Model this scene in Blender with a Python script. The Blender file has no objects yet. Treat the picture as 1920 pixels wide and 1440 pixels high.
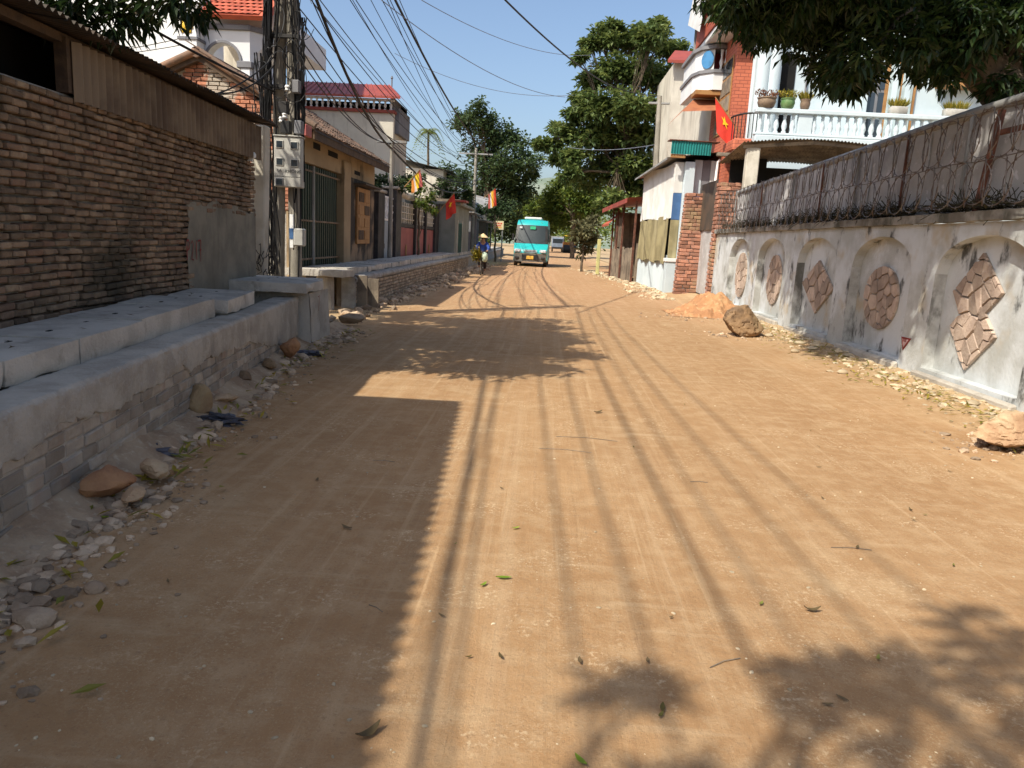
import bpy, bmesh, math, random
import numpy as np
from mathutils import Vector, Matrix, Euler, noise
RND = random.Random(11)
SC = bpy.context.scene
COL = SC.collection

# ------------------------------------------------------------------ camera
FPX = 1400.0; CAMH = 1.57
def _cam_axes(vx=1024, vy=453, roll=3.0):
    r = math.radians(roll)
    d = np.array([vx - 960, -(vy - 720), -FPX]); d /= np.linalg.norm(d)
    h = np.array([math.cos(r), -math.sin(r), 0.0])
    up = np.cross(h, d); up /= np.linalg.norm(up)
    if up[1] < 0: up = -up
    return np.stack([np.cross(d, up), d, up])
CR = _cam_axes()
CAMP = np.array([0.0, 0.0, CAMH])
cam_d = bpy.data.cameras.new('camera'); cam = bpy.data.objects.new('camera', cam_d); COL.objects.link(cam)
cam_d.sensor_width = 36; cam_d.lens = 36 * FPX / 1920; cam_d.clip_end = 3000; cam_d.clip_start = 0.05
mw = Matrix.Identity(4)
for i in range(3):
    for j in range(3): mw[i][j] = float(CR[i][j])
mw.translation = Vector((0, 0, CAMH)); cam.matrix_world = mw
SC.camera = cam

# ------------------------------------------------------------------ world, sun, exposure
SUNV = Vector((-0.60, -0.65, 1.0)).normalized()          # towards the sun
el = math.asin(SUNV.z); az = math.atan2(SUNV.x, SUNV.y)
world = bpy.data.worlds.new('World'); SC.world = world; world.use_nodes = True
wn = world.node_tree; bg = wn.nodes['Background']
sky = wn.nodes.new('ShaderNodeTexSky'); sky.sky_type = 'NISHITA'; sky.sun_disc = False
sky.sun_elevation = el; sky.sun_rotation = az; sky.air_density = 1.0; sky.dust_density = 3.0; sky.ozone_density = 2.6
wn.links.new(sky.outputs[0], bg.inputs[0]); bg.inputs[1].default_value = 0.14
sd = bpy.data.lights.new('sun', 'SUN'); sd.energy = 4.4; sd.angle = math.radians(0.53); sd.color = (1.0, 0.93, 0.80)
sun = bpy.data.objects.new('sun', sd); COL.objects.link(sun)
sun.rotation_euler = (-SUNV).to_track_quat('-Z', 'Y').to_euler(); sun.location = (-30, -30, 50)
SC.view_settings.view_transform = 'Standard'; SC.view_settings.look = 'None'
SC.view_settings.exposure = 0.45; SC.view_settings.gamma = 1.0

# ------------------------------------------------------------------ pixel -> place
def ray(x, y):
    v = CR @ np.array([x - 960.0, -(y - 720.0), -FPX]); return v / np.linalg.norm(v)
def G(x, y, z=0.0):
    v = ray(x, y); p = CAMP + v * ((z - CAMH) / v[2]); return Vector(p.tolist())
def AY(x, y, Y):
    v = ray(x, y); p = CAMP + v * (Y / v[1]); return Vector(p.tolist())
class Fr:
    """upright plane standing on the ground: x runs along it, y goes in, z up"""
    def __init__(s, o, deg):
        a = math.radians(deg); s.a = a; s.o = Vector((o[0], o[1], 0))
        s.x = Vector((math.cos(a), math.sin(a), 0)); s.y = Vector((-math.sin(a), math.cos(a), 0))
    def uv(s, px, py, d=0.0):
        v = Vector(ray(px, py).tolist()); c = Vector(CAMP.tolist())
        p = c + v * ((s.o + s.y * d - c).dot(s.y) / v.dot(s.y)); q = p - s.o
        return q.dot(s.x), p.z
    def w(s, x, y, z=0): 
        p = s.o + s.x * x + s.y * y; p.z = z; return p
    def th(s, name, label, cat, group=None): return thing(name, label, cat, s.o, s.a, group)

# ------------------------------------------------------------------ objects
def tag(o, label=None, cat=None, group=None, kind=None):
    if label: o['label'] = label
    if cat: o['category'] = cat
    if group: o['group'] = group
    if kind: o['kind'] = kind
    return o
def thing(name, label, cat, loc=(0, 0, 0), rotz=0.0, group=None):
    o = bpy.data.objects.new(name, None); COL.objects.link(o); o.empty_display_size = 0.2
    o.location = loc; o.rotation_euler = (0, 0, rotz)
    o['_m'] = [v for r in (Matrix.Translation(Vector(loc)) @ Matrix.Rotation(rotz, 4, 'Z')) for v in r]
    return tag(o, label, cat, group)
def wm(o):
    f = list(o['_m']); return Matrix([f[0:4], f[4:8], f[8:12], f[12:16]])
def copytree(o, parent=None):
    c = o.copy(); COL.objects.link(c); c.parent = parent
    for ch in list(o.children): copytree(ch, c)
    return c

class MB:
    def __init__(s): s.v = []; s.f = []; s.r = []
    def add(s, vs, fs, r=None):
        o = len(s.v); s.v += [tuple(p) for p in vs]; s.f += [tuple(i + o for i in f) for f in fs]
        s.r += [RND.random() if r is None else r] * len(fs); return s
    def box(s, x0, x1, y0, y1, z0, z1, r=None):
        return s.add([(x0,y0,z0),(x1,y0,z0),(x1,y1,z0),(x0,y1,z0),(x0,y0,z1),(x1,y0,z1),(x1,y1,z1),(x0,y1,z1)],
                     [(0,3,2,1),(4,5,6,7),(0,1,5,4),(1,2,6,5),(2,3,7,6),(3,0,4,7)], r)
    def cb(s, x0, x1, y0, y1, z0, z1, b=0.01, jit=0.0, m=None, r=None):
        """chamfered box"""
        c = Vector(((x0+x1)/2, (y0+y1)/2, (z0+z1)/2)); h = ((x1-x0)/2, (y1-y0)/2, (z1-z0)/2)
        b = min(b, h[0]*.9, h[1]*.9, h[2]*.9)
        vs = []; ix = {}
        for sx in (-1, 1):
            for sy in (-1, 1):
                for sz in (-1, 1):
                    j = Vector((RND.uniform(-jit,jit), RND.uniform(-jit,jit), RND.uniform(-jit,jit)))
                    for k in range(3):
                        p = [sx*(h[0]-(b if k!=0 else 0)), sy*(h[1]-(b if k!=1 else 0)), sz*(h[2]-(b if k!=2 else 0))]
                        ix[(sx,sy,sz,k)] = len(vs); q = Vector(p) + j
                        if m is not None: q = m @ q
                        vs.append(c + q)
        fs = []
        for sg in (-1, 1):
            fs.append([ix[(sg,a,d,0)] for a,d in ((-1,-1),(1,-1),(1,1),(-1,1))])
            fs.append([ix[(a,sg,d,1)] for a,d in ((-1,-1),(1,-1),(1,1),(-1,1))])
            fs.append([ix[(a,d,sg,2)] for a,d in ((-1,-1),(1,-1),(1,1),(-1,1))])
        for a in (-1, 1):
            for d in (-1, 1):
                fs.append([ix[(-1,a,d,1)], ix[(1,a,d,1)], ix[(1,a,d,2)], ix[(-1,a,d,2)]])
                fs.append([ix[(a,-1,d,0)], ix[(a,1,d,0)], ix[(a,1,d,2)], ix[(a,-1,d,2)]])
                fs.append([ix[(a,d,-1,0)], ix[(a,d,1,0)], ix[(a,d,1,1)], ix[(a,d,-1,1)]])
                for e in (-1, 1): fs.append([ix[(a,d,e,k)] for k in range(3)])
        return s.add(vs, fs, r)
    def chip(s, hx, hy, h, seed=0, cell=.06, amt=.012):
        """cast block with chipped, uneven edges, base at z 0"""
        H = (hx, hy, h/2); off = Vector((seed*3.7, seed*1.9, seed*2.3))
        def warp(p):
            near = [max(0, 1-(H[k]-abs(p[k]-(h/2 if k == 2 else 0)))/.035) for k in range(3)]
            e = sorted(near)[1]; q = Vector(p)
            n = .5+.5*noise.noise(q*9+off) ; n2 = max(0, noise.noise(q*3.2+off)-.15)*2.2
            c = Vector((0,0,h/2)); d = Vector([(c[k]-q[k])/H[k] if near[k] > 0 else 0 for k in range(3)])
            return q + d*e*(amt*n*.5 + amt*1.5*n2) + Vector((0,0,.005*noise.noise(q*2.1+off) if q.z > h*.5 else 0))
        for ax in range(3):
            a, b = (ax+1) % 3, (ax+2) % 3; na = max(2, int(2*H[a]/cell)); nb = max(2, int(2*H[b]/cell))
            for sg in (-1, 1):
                def f(u, v):
                    p = [0,0,0]; p[ax] = sg*H[ax]; p[a] = (-1+2*u)*H[a]; p[b] = (-1+2*v)*H[b]; p[2] += h/2; return warp(p)
                s.grid(f, na, nb, .5)
        return s
    def tube(s, pts, r, n=6, cap=True, rr=None):
        pts = [Vector(p) for p in pts]; N = len(pts)
        rs = r if isinstance(r, (list, tuple)) else [r]*N
        vs = []; up = None
        for i, p in enumerate(pts):
            t = (pts[min(i+1,N-1)] - pts[max(i-1,0)])
            if t.length < 1e-9: t = Vector((0,0,1))
            t.normalize()
            if up is None: up = Vector((0,0,1)) if abs(t.z) < .9 else Vector((1,0,0))
            a = t.cross(up)
            if a.length < 1e-6: a = t.cross(Vector((0,1,0)))
            a.normalize(); b = a.cross(t); up = b
            for k in range(n):
                an = 2*math.pi*k/n; vs.append(p + (a*math.cos(an) + b*math.sin(an))*rs[i])
        fs = [(i*n+k, i*n+(k+1)%n, (i+1)*n+(k+1)%n, (i+1)*n+k) for i in range(N-1) for k in range(n)]
        if cap: fs += [tuple(range(n-1,-1,-1)), tuple((N-1)*n+k for k in range(n))]
        return s.add(vs, fs, rr)
    def lathe(s, prof, c=(0,0,0), n=12, r=None, sx=1, sy=1):
        vs = [(c[0]+q*sx*math.cos(2*math.pi*k/n), c[1]+q*sy*math.sin(2*math.pi*k/n), c[2]+z) for q, z in prof for k in range(n)]
        N = len(prof)
        fs = [(i*n+k, i*n+(k+1)%n, (i+1)*n+(k+1)%n, (i+1)*n+k) for i in range(N-1) for k in range(n)]
        fs += [tuple(range(n-1,-1,-1)), tuple((N-1)*n+k for k in range(n))]
        return s.add(vs, fs, r)
    def prism(s, poly, y0, y1, r=None, ax='y'):
        """extrude polygon (x,z) from y0 to y1;  ax 'x': polygon is (y,z) along x;  ax 'z': polygon is (x,y)"""
        n = len(poly)
        if ax == 'y': vs = [(a,y0,b) for a,b in poly] + [(a,y1,b) for a,b in poly]
        elif ax == 'x': vs = [(y0,a,b) for a,b in poly] + [(y1,a,b) for a,b in poly]
        else: vs = [(a,b,y0) for a,b in poly] + [(a,b,y1) for a,b in poly]
        fs = [tuple(range(n)), tuple(range(2*n-1,n-1,-1))] + [(i,(i+1)%n,n+(i+1)%n,n+i) for i in range(n)]
        return s.add(vs, fs, r)
    def grid(s, fn, nu, nv, r=None):
        vs = [fn(i/nu, j/nv) for j in range(nv+1) for i in range(nu+1)]; w = nu+1
        return s.add(vs, [(j*w+i, j*w+i+1, (j+1)*w+i+1, (j+1)*w+i) for j in range(nv) for i in range(nu)], r)
    def ico(s, c, rad, sub=2, amp=0.25, fr=1.3, sc=(1,1,1), seed=0, m=None, r=None, facet=0.0):
        bm = bmesh.new(); bmesh.ops.create_icosphere(bm, subdivisions=sub, radius=1)
        off = Vector((seed*7.31, seed*3.17, seed*5.77))
        vs = []
        for v in bm.verts:
            p = v.co.normalized()
            d = 1 + amp*noise.noise(p*fr + off) + amp*.4*noise.noise(p*fr*2.7 + off) + (amp*.22*noise.noise(p*fr*6.5 + off) if sub > 2 else 0)
            if facet:
                d = 1 + amp*.5*noise.noise(p*fr + off)
                for k in range(9):
                    nn = Vector((math.sin(seed*3.1+k*2.4), math.cos(seed*1.7+k*1.9), math.sin(seed+k*4.1))).normalized()
                    fk = facet + .16*((k*37+seed*11) % 10)/10; dd = p.dot(nn)*d
                    if dd > fk: p = p - nn*(dd-fk)*.92/d
                d += .07*noise.noise(p*3.1 + off) + .045*noise.noise(p*7.3 + off) + .028*noise.noise(p*15 + off)
                cr_ = noise.noise(p*2.3 - off); d -= .10*max(0, 1-abs(cr_)*14)
            q = Vector((p.x*d*sc[0], p.y*d*sc[1], p.z*d*sc[2]))*rad
            if m is not None: q = m @ q
            vs.append(q + Vector(c))
        bm.verts.ensure_lookup_table()
        fs = [tuple(v.index for v in f.verts) for f in bm.faces]; bm.free()
        return s.add(vs, fs, r)
    def mesh(s, name, smooth=None, recalc=True):
        me = bpy.data.meshes.new(name); me.from_pydata(s.v, [], s.f)
        if recalc and len(s.f) < 60000:
            bm = bmesh.new(); bm.from_mesh(me); bmesh.ops.recalc_face_normals(bm, faces=bm.faces); bm.to_mesh(me); bm.free()
        at = me.attributes.new('rnd', 'FLOAT', 'FACE'); at.data.foreach_set('value', s.r)
        if smooth is not None:
            me.polygons.foreach_set('use_smooth', [True]*len(me.polygons))
            if smooth < 180: me.set_sharp_from_angle(angle=math.radians(smooth))
        return me
    def build(s, name, mat, parent=None, smooth=None, kind=None, label=None, recalc=True):
        me = s.mesh(name, smooth, recalc)
        if mat is not None: me.materials.append(mat)
        o = bpy.data.objects.new(name, me); COL.objects.link(o)
        if parent is not None: o.parent = parent
        if kind: o['kind'] = kind
        if label: o['label'] = label
        return o
def solo(mb, name, mat, label, cat, group=None, smooth=None, kind=None, center=True, recalc=True):
    """a thing that is one mesh; its origin is put at its base"""
    if center and mb.v:
        xs = [p[0] for p in mb.v]; ys = [p[1] for p in mb.v]; zs = [p[2] for p in mb.v]
        c = ((min(xs)+max(xs))/2, (min(ys)+max(ys))/2, min(zs))
        mb.v = [(p[0]-c[0], p[1]-c[1], p[2]-c[2]) for p in mb.v]
    else: c = (0, 0, 0)
    o = mb.build(name, mat, None, smooth, kind, None, recalc); o.location = c
    return tag(o, label, cat, group)

def pieces(parent, name, items, variants, mat, cap=300):
    """items: (local matrix, variant). The nearest ones become parts, the rest one joined part."""
    pw = wm(parent); cv = Vector(CAMP.tolist())
    items = sorted(items, key=lambda it: ((pw @ it[0].translation) - cv).length)
    meshes = []
    for vb in variants:
        me = vb.mesh(name); me.materials.append(mat); meshes.append(me)
    for m, k in items[:cap]:
        o = bpy.data.objects.new(name, meshes[k % len(meshes)]); COL.objects.link(o); o.parent = parent; o.matrix_basis = m
    if len(items) > cap:
        j = MB()
        for m, k in items[cap:]: j.add([m @ Vector(p) for p in variants[k % len(variants)].v], variants[k % len(variants)].f)
        j.build(name + '_field', mat, parent, kind='stuff', recalc=False)
def bricks(x0, x1, z0, z1, bl, bh, gap, y, inside=lambda x, z: True, jy=.006, jr=.012, half=True, nv=6, lj=.12):
    its = []; z = z0; row = 0
    while z + bh*.6 < z1:
        x = x0 - (bl*.5 if row % 2 else 0) + RND.uniform(-.02, .02)
        while x < x1:
            L = bl*RND.uniform(1-lj, 1+lj)
            xa, xb = max(x, x0), min(x+L, x1)
            if xb - xa > bl*.25 and inside((xa+xb)/2, z+bh/2):
                m = Matrix.Translation(((xa+xb)/2, y + RND.uniform(-jy, jy), z+bh/2)) @ Euler((RND.uniform(-jr,jr), RND.uniform(-jr,jr), RND.uniform(-jr,jr))).to_matrix().to_4x4()
                m = m @ Matrix.Diagonal(((xb-xa-gap)/bl, 1, (bh-gap)/bh*RND.uniform(.95,1.03), 1))
                its.append((m, RND.randrange(nv)))
            x += L
        z += bh; row += 1
    return its
def brick_variants(bl, bh, dep, n=6, b=.008, jit=.004):
    return [MB().cb(-bl/2, bl/2, -dep/2, dep/2, -bh/2, bh/2, b, jit) for _ in range(n)]
def corr_sheet(x0, x1, z0, z1, pitch, amp, y=0.0, n=None, zfn=None):
    """corrugated sheet standing in the x-z plane, with thickness"""
    per = max(1, int(round((x1-x0)/pitch))); nu = per*6
    mb = MB(); t = .004
    def f(off):
        def g(u, v):
            x = x0+(x1-x0)*u; ph = (x/pitch)*2*math.pi
            zz = z0+(z1-z0)*v
            return (x, y + off + amp*math.sin(ph), zz)
        return g
    mb.grid(f(0), nu, 1, 0.5)
    return mb
def text_mb(txt, size, depth=0.002):
    cu = bpy.data.curves.new('txt', 'FONT'); cu.body = txt; cu.size = size; cu.align_x = 'CENTER'; cu.align_y = 'CENTER'; cu.extrude = depth; cu.resolution_u = 2
    o = bpy.data.objects.new('txt', cu); COL.objects.link(o)
    dg = bpy.context.evaluated_depsgraph_get(); me = o.evaluated_get(dg).to_mesh()
    mb = MB(); mb.add([(v.co.x, -v.co.z, v.co.y) for v in me.vertices], [tuple(p.vertices) for p in me.polygons], .5)
    o.evaluated_get(dg).to_mesh_clear(); COL.objects.unlink(o); bpy.data.objects.remove(o); bpy.data.curves.remove(cu)
    return mb
def moved(mb, dx=0, dy=0, dz=0):
    mb.v = [(p[0]+dx, p[1]+dy, p[2]+dz) for p in mb.v]; return mb
def ribbon(pts, w, y):
    """flat painted stroke in the x-z plane"""
    mb = MB(); P = [Vector((a, 0, b)) for a, b in pts]; vs = []
    for i, p in enumerate(P):
        t = (P[min(i+1,len(P)-1)] - P[max(i-1,0)]).normalized(); n = Vector((-t.z, 0, t.x))*w*RND.uniform(.35,.6)
        vs += [(p+n)+Vector((0,y,0)), (p-n)+Vector((0,y,0))]
    mb.add(vs, [(2*i, 2*i+1, 2*i+3, 2*i+2) for i in range(len(P)-1)], .5); return mb

def bxs(parent, name, mat, boxes, b=0.0):
    """each box a part of its own"""
    out = []
    for q in boxes:
        mb = MB()
        if b: mb.cb(*q, b=b)
        else: mb.box(*q)
        out.append(mb.build(name, mat, parent))
    return out

# ------------------------------------------------------------------ materials
def _new(name):
    m = bpy.data.materials.new(name); m.use_nodes = True; nt = m.node_tree
    for n in list(nt.nodes): nt.nodes.remove(n)
    out = nt.nodes.new('ShaderNodeOutputMaterial'); b = nt.nodes.new('ShaderNodeBsdfPrincipled')
    nt.links.new(b.outputs[0], out.inputs[0]); return m, nt, b, out
class N:
    """small helper to wire nodes"""
    def __init__(s, nt): s.nt = nt
    def n(s, t, **kw):
        x = s.nt.nodes.new(t)
        for k, v in kw.items(): setattr(x, k, v)
        return x
    def l(s, a, b): s.nt.links.new(a, b)
    def val(s, sock, v):
        if hasattr(v, 'links'): s.l(v, sock)
        else: sock.default_value = v
    def noise(s, vec, scale, detail=4, rough=.55, sc3=None):
        if sc3:
            mp = s.n('ShaderNodeMapping'); s.l(vec, mp.inputs[0]); mp.inputs['Scale'].default_value = sc3; vec = mp.outputs[0]
        t = s.n('ShaderNodeTexNoise'); t.inputs['Scale'].default_value = scale; t.inputs['Detail'].default_value = detail; t.inputs['Roughness'].default_value = rough
        s.l(vec, t.inputs['Vector']); return t.outputs[0]
    def ramp(s, fac, a, b, va=0.0, vb=1.0):
        r = s.n('ShaderNodeMapRange'); r.inputs[1].default_value = a; r.inputs[2].default_value = b; r.inputs[3].default_value = va; r.inputs[4].default_value = vb
        r.interpolation_type = 'SMOOTHSTEP'; s.l(fac, r.inputs[0]); return r.outputs[0]
    def mix(s, fac, a, b, mode='MIX'):
        x = s.n('ShaderNodeMix'); x.data_type = 'RGBA'; x.blend_type = mode
        s.val(x.inputs[0], fac)
        for sock, c in ((x.inputs[6], a), (x.inputs[7], b)):
            if hasattr(c, 'links'): s.l(c, sock)
            else: sock.default_value = (c[0], c[1], c[2], 1)
        return x.outputs[2]
    def math(s, op, a, b=0.0):
        x = s.n('ShaderNodeMath'); x.operation = op; s.val(x.inputs[0], a); s.val(x.inputs[1], b); return x.outputs[0]
    def rnd(s):
        oi = s.n('ShaderNodeObjectInfo'); at = s.n('ShaderNodeAttribute'); at.attribute_name = 'rnd'
        return s.math('FRACT', s.math('ADD', oi.outputs['Random'], at.outputs['Fac']))
def M(name, col, col2=None, scale=3.0, rough=.85, bump=.25, bscale=30, stain=None, sc3=(1.2,1.2,.25), sr=(.5,.7), samt=.7, sscale=1.5,
      rnd=0.0, metal=0.0, spec=.3, speck=None, kr=(.4,.62), rcol=None):
    m, nt, b, out = _new(name); q = N(nt)
    pos = q.n('ShaderNodeNewGeometry').outputs['Position']
    col2 = col2 or tuple(c*.75 for c in col)
    c = q.mix(q.ramp(q.noise(pos, scale, 6, .6), kr[0], kr[1]), col, col2)
    if speck: c = q.mix(q.ramp(q.noise(pos, speck[1], 3), .55, .72, 0, speck[2]), c, speck[0])
    if rnd:
        hs = q.n('ShaderNodeHueSaturation'); q.l(c, hs.inputs['Color'])
        q.l(q.ramp(q.rnd(), 0, 1, 1-rnd, 1+rnd), hs.inputs['Value'])
        c = hs.outputs[0]
    if rcol: c = q.mix(q.ramp(q.math('FRACT', q.math('MULTIPLY', q.rnd(), 7.31)), rcol[1], rcol[1]+.05, 0, rcol[2]), c, rcol[0])
    if stain:
        c = q.mix(q.ramp(q.noise(pos, sscale, 5, .65, sc3), sr[0], sr[1], 0, samt), c, stain)
    q.l(c, b.inputs['Base Color']); b.inputs['Roughness'].default_value = rough; b.inputs['Metallic'].default_value = metal
    b.inputs['Specular IOR Level'].default_value = spec
    if bump:
        bp = q.n('ShaderNodeBump'); bp.inputs['Strength'].default_value = bump; bp.inputs['Distance'].default_value = .02
        q.l(q.noise(pos, bscale, 6, .65), bp.inputs['Height']); q.l(bp.outputs[0], b.inputs['Normal'])
    return m
def leafmat(name, dark, light, rough=.5, trans=.35):
    m, nt, b, out = _new(name); q = N(nt)
    at = q.n('ShaderNodeAttribute'); at.attribute_name = 'rnd'
    c = q.mix(q.ramp(at.outputs['Fac'], .0, 1), dark, light)
    q.l(c, b.inputs['Base Color']); b.inputs['Roughness'].default_value = rough; b.inputs['Specular IOR Level'].default_value = .4
    tr = q.n('ShaderNodeBsdfTranslucent'); hs = q.n('ShaderNodeHueSaturation'); hs.inputs['Value'].default_value = 1.5; hs.inputs['Hue'].default_value = .48
    q.l(c, hs.inputs['Color']); q.l(hs.outputs[0], tr.inputs['Color'])
    mx = q.n('ShaderNodeMixShader'); mx.inputs[0].default_value = trans
    q.l(b.outputs[0], mx.inputs[1]); q.l(tr.outputs[0], mx.inputs[2]); q.l(mx.outputs[0], out.inputs[0]); return m
# ------------------------------------------------------------------ palette
m_plaster_w = M('white_plaster', (.74,.74,.71), (.62,.63,.61), 1.3, .8, .2, 25, stain=(.25,.22,.17), sc3=(1.6,1.6,.22), sr=(.56,.78), samt=.45)
m_nichewall = M('weathered_whitewash', (.56,.59,.60), (.40,.41,.39), 1.1, .88, .45, 20, stain=(.045,.045,.04), sc3=(1.5,1.5,.75), sr=(.545,.68), samt=.9, sscale=1.9, speck=((.40,.31,.18),1.7,.65))
m_coping = M('coping_concrete', (.30,.29,.26), (.14,.13,.11), 2.2, .9, .5, 22, stain=(.03,.035,.02), sr=(.45,.65), samt=.8, sc3=(1.2,1.2,.8))
m_concrete = M('concrete', (.47,.43,.365), (.35,.315,.265), 2.6, .92, .7, 38, stain=(.20,.18,.15), sc3=(1.5,1.5,.6), sr=(.55,.75), samt=.5, speck=((.55,.54,.50),40,.3))
m_mortar = M('mortar', (.40,.38,.34), (.28,.26,.23), 4, .95, .8, 28, stain=(.20,.18,.14), sr=(.5,.7), samt=.5)
m_slab = M('slab_concrete', (.56,.52,.45), (.43,.395,.34), 3.2, .92, .7, 45, stain=(.26,.225,.18), sc3=(2.5,2.5,2), sr=(.54,.70), samt=.6, sscale=2.0, rnd=.10, speck=((.52,.50,.46),30,.4))
m_brick_old = M('old_brown_brick', (.27,.185,.115), (.19,.125,.08), 7, .92, .6, 60, rnd=.30, rcol=((.25,.13,.08),.82,.45), stain=(.035,.035,.022), sc3=(.7,.7,.9), sr=(.47,.66), samt=.8, sscale=1.0, speck=((.46,.35,.22),9,.4))
m_brick_drain = M('grey_drain_brick', (.37,.315,.25), (.29,.235,.18), 6, .92, .5, 55, rnd=.25, stain=(.38,.36,.32), sc3=(2,2,2), sr=(.5,.7), samt=.5, speck=((.30,.17,.11),3.1,.5))
m_brick_red = M('red_brick', (.40,.17,.10), (.30,.13,.08), 5, .92, .5, 60, rnd=.33, stain=(.43,.40,.33), sc3=(1,1,.8), sr=(.5,.56), samt=.8, sscale=1.5)
m_brick_pillar = M('pillar_brick', (.36,.17,.11), (.27,.14,.10), 6, .92, .6, 60, rnd=.35, stain=(.34,.27,.15), sc3=(1,1,.9), sr=(.52,.68), samt=.7, sscale=.9)
m_brick_orange = M('orange_brick', (.62,.16,.07), (.52,.12,.05), 5, .8, .2, 50, rnd=.16)
m_tin_brown = M('brown_tin', (.20,.145,.092), (.12,.08,.05), 1.5, .6, .15, 30, stain=(.10,.055,.03), sc3=(2,2,.15), sr=(.5,.72), samt=.7, rnd=.15)
m_tin_dark = M('dark_rust_tin', (.10,.07,.05), (.06,.05,.04), 2, .7, .2, 30)
m_tin_white = M('white_tin', (.66,.66,.64), (.58,.57,.53), 1.5, .5, .1, 20, stain=(.30,.20,.12), sc3=(2.5,2.5,.2), sr=(.6,.8), samt=.5)
m_tin_grey = M('grey_tin', (.30,.30,.29), (.22,.22,.21), 1.5, .55, .15, 20, stain=(.16,.10,.06), sc3=(2,2,.2), sr=(.52,.75), samt=.7)
m_tin_teal = M('teal_tin', (.02,.22,.20), (.015,.17,.16), 2, .45, .05, 20)
m_tin_red = M('red_tin', (.31,.065,.042), (.25,.055,.04), 1.5, .5, .08, 20, stain=(.20,.05,.04), sr=(.5,.8), samt=.5)
m_tile_red = M('red_roof_tile', (.46,.11,.06), (.36,.085,.05), 3, .7, .2, 30, rnd=.2)
m_tile_old = M('old_brown_tile', (.20,.12,.08), (.11,.08,.06), 3, .92, .5, 40, rnd=.42, stain=(.30,.22,.16), sc3=(2,2,2), sr=(.52,.7), samt=.5)
m_wood_dark = M('dark_wood', (.10,.065,.04), (.06,.04,.028), 5, .8, .4, 30)
m_wood_grey = M('weathered_board', (.27,.22,.16), (.15,.12,.09), 2, .85, .5, 30, stain=(.06,.05,.04), sc3=(4,4,.35), sr=(.5,.7), samt=.8)
m_wood_orange = M('orange_wood', (.36,.19,.07), (.28,.14,.05), 4, .6, .2, 30)
m_dark = M('dark_interior', (.012,.011,.010), (.008,.008,.008), 2, .95, 0)
m_metal_dark = M('dark_metal', (.045,.042,.040), (.03,.03,.03), 3, .5, .1, 40, metal=.3)
m_rust = M('rusty_steel', (.16,.065,.04), (.09,.04,.028), 8, .8, .4, 60)
m_wire = M('razor_wire_steel', (.22,.20,.18), (.12,.08,.06), 6, .5, 0, metal=.6)
m_cable = M('black_cable', (.012,.012,.013), (.02,.02,.02), 3, .6, 0)
m_pole = M('pole_concrete', (.34,.31,.26), (.24,.22,.18), 1.5, .9, .4, 30, stain=(.12,.10,.08), sc3=(3,3,.3), sr=(.5,.7), samt=.6)
m_post = M('pale_post_concrete', (.60,.56,.47), (.46,.42,.34), 2, .9, .4, 25, stain=(.18,.15,.11), sr=(.56,.75), samt=.6)
m_yellowwall = M('yellow_plaster', (.37,.275,.165), (.30,.22,.13), 1.2, .9, .2, 25, stain=(.035,.03,.025), sc3=(.9,.9,.5), sr=(.55,.72), samt=.85, sscale=.9)
m_sootwall = M('sooty_plaster', (.30,.21,.13), (.045,.04,.035), .8, .92, .25, 25, kr=(.38,.52), stain=(.03,.028,.025), sr=(.5,.7), samt=.8)
m_gate_green = M('green_gate_steel', (.022,.045,.032), (.016,.034,.025), 3, .5, .1, 30, stain=(.05,.04,.02), sc3=(4,4,.3), sr=(.55,.8), samt=.4)
m_house_w = M('house_white', (.70,.71,.70), (.63,.64,.64), .8, .7, .1, 20, stain=(.50,.47,.40), sc3=(1.5,1.5,.2), sr=(.6,.8), samt=.35)
m_house_blue = M('pale_blue_white', (.54,.62,.65), (.47,.55,.58), 1.0, .7, .1, 20, stain=(.34,.37,.36), sc3=(1.5,1.5,.3), sr=(.58,.8), samt=.45)
m_trim_grey = M('grey_trim', (.20,.20,.21), (.16,.16,.17), 2, .8, .1, 30)
m_cream = M('cream_render', (.60,.56,.47), (.50,.46,.38), .7, .85, .15, 20, stain=(.16,.14,.11), sc3=(1.4,1.4,.25), sr=(.52,.75), samt=.75)
m_greyhouse = M('grey_render', (.25,.26,.23), (.20,.21,.18), 1.2, .85, .2, 25, stain=(.10,.09,.07), sr=(.52,.75), samt=.6)
m_greydoor = M('grey_steel_door', (.27,.31,.36), (.24,.28,.33), 2, .45, .05, 20)
m_greendoor = M('green_door', (.06,.13,.10), (.05,.10,.08), 2, .5, .05, 20)
m_redpanel = M('faded_red_panel', (.38,.11,.10), (.30,.085,.08), 1.5, .6, .1, 20, stain=(.36,.20,.10), sr=(.6,.75), samt=.5)
m_blackstone = M('black_pillar_stone', (.035,.032,.03), (.06,.05,.05), 3, .6, .2, 25)
m_tarp = M('olive_tarp', (.30,.26,.14), (.21,.18,.095), 1.6, .75, .35, 10, stain=(.40,.36,.22), sc3=(4,4,.12), sr=(.52,.72), samt=.6)
m_blue = M('blue_sheet', (.07,.15,.31), (.055,.12,.25), 2, .45, .05, 20)
m_glass = M('window_glass', (.03,.04,.05), (.02,.03,.035), 1, .08, 0, spec=.8)
m_stone = M('flagstone', (.46,.36,.285), (.36,.275,.22), 4, .92, .9, 25, rnd=.28, stain=(.28,.09,.06), sc3=(1,1,1), sr=(.66,.70), samt=.6, sscale=.8)
m_boulder = M('brown_boulder', (.30,.19,.10), (.17,.11,.065), 3, .9, .8, 14, stain=(.50,.36,.18), sc3=(1,1,1), sr=(.5,.7), samt=.6)
m_boulder_pale = M('pale_boulder', (.50,.34,.20), (.36,.22,.125), 3.5, .9, 1.0, 22, stain=(.56,.44,.28), sc3=(1,1,1), sr=(.5,.65), samt=.7)
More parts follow.
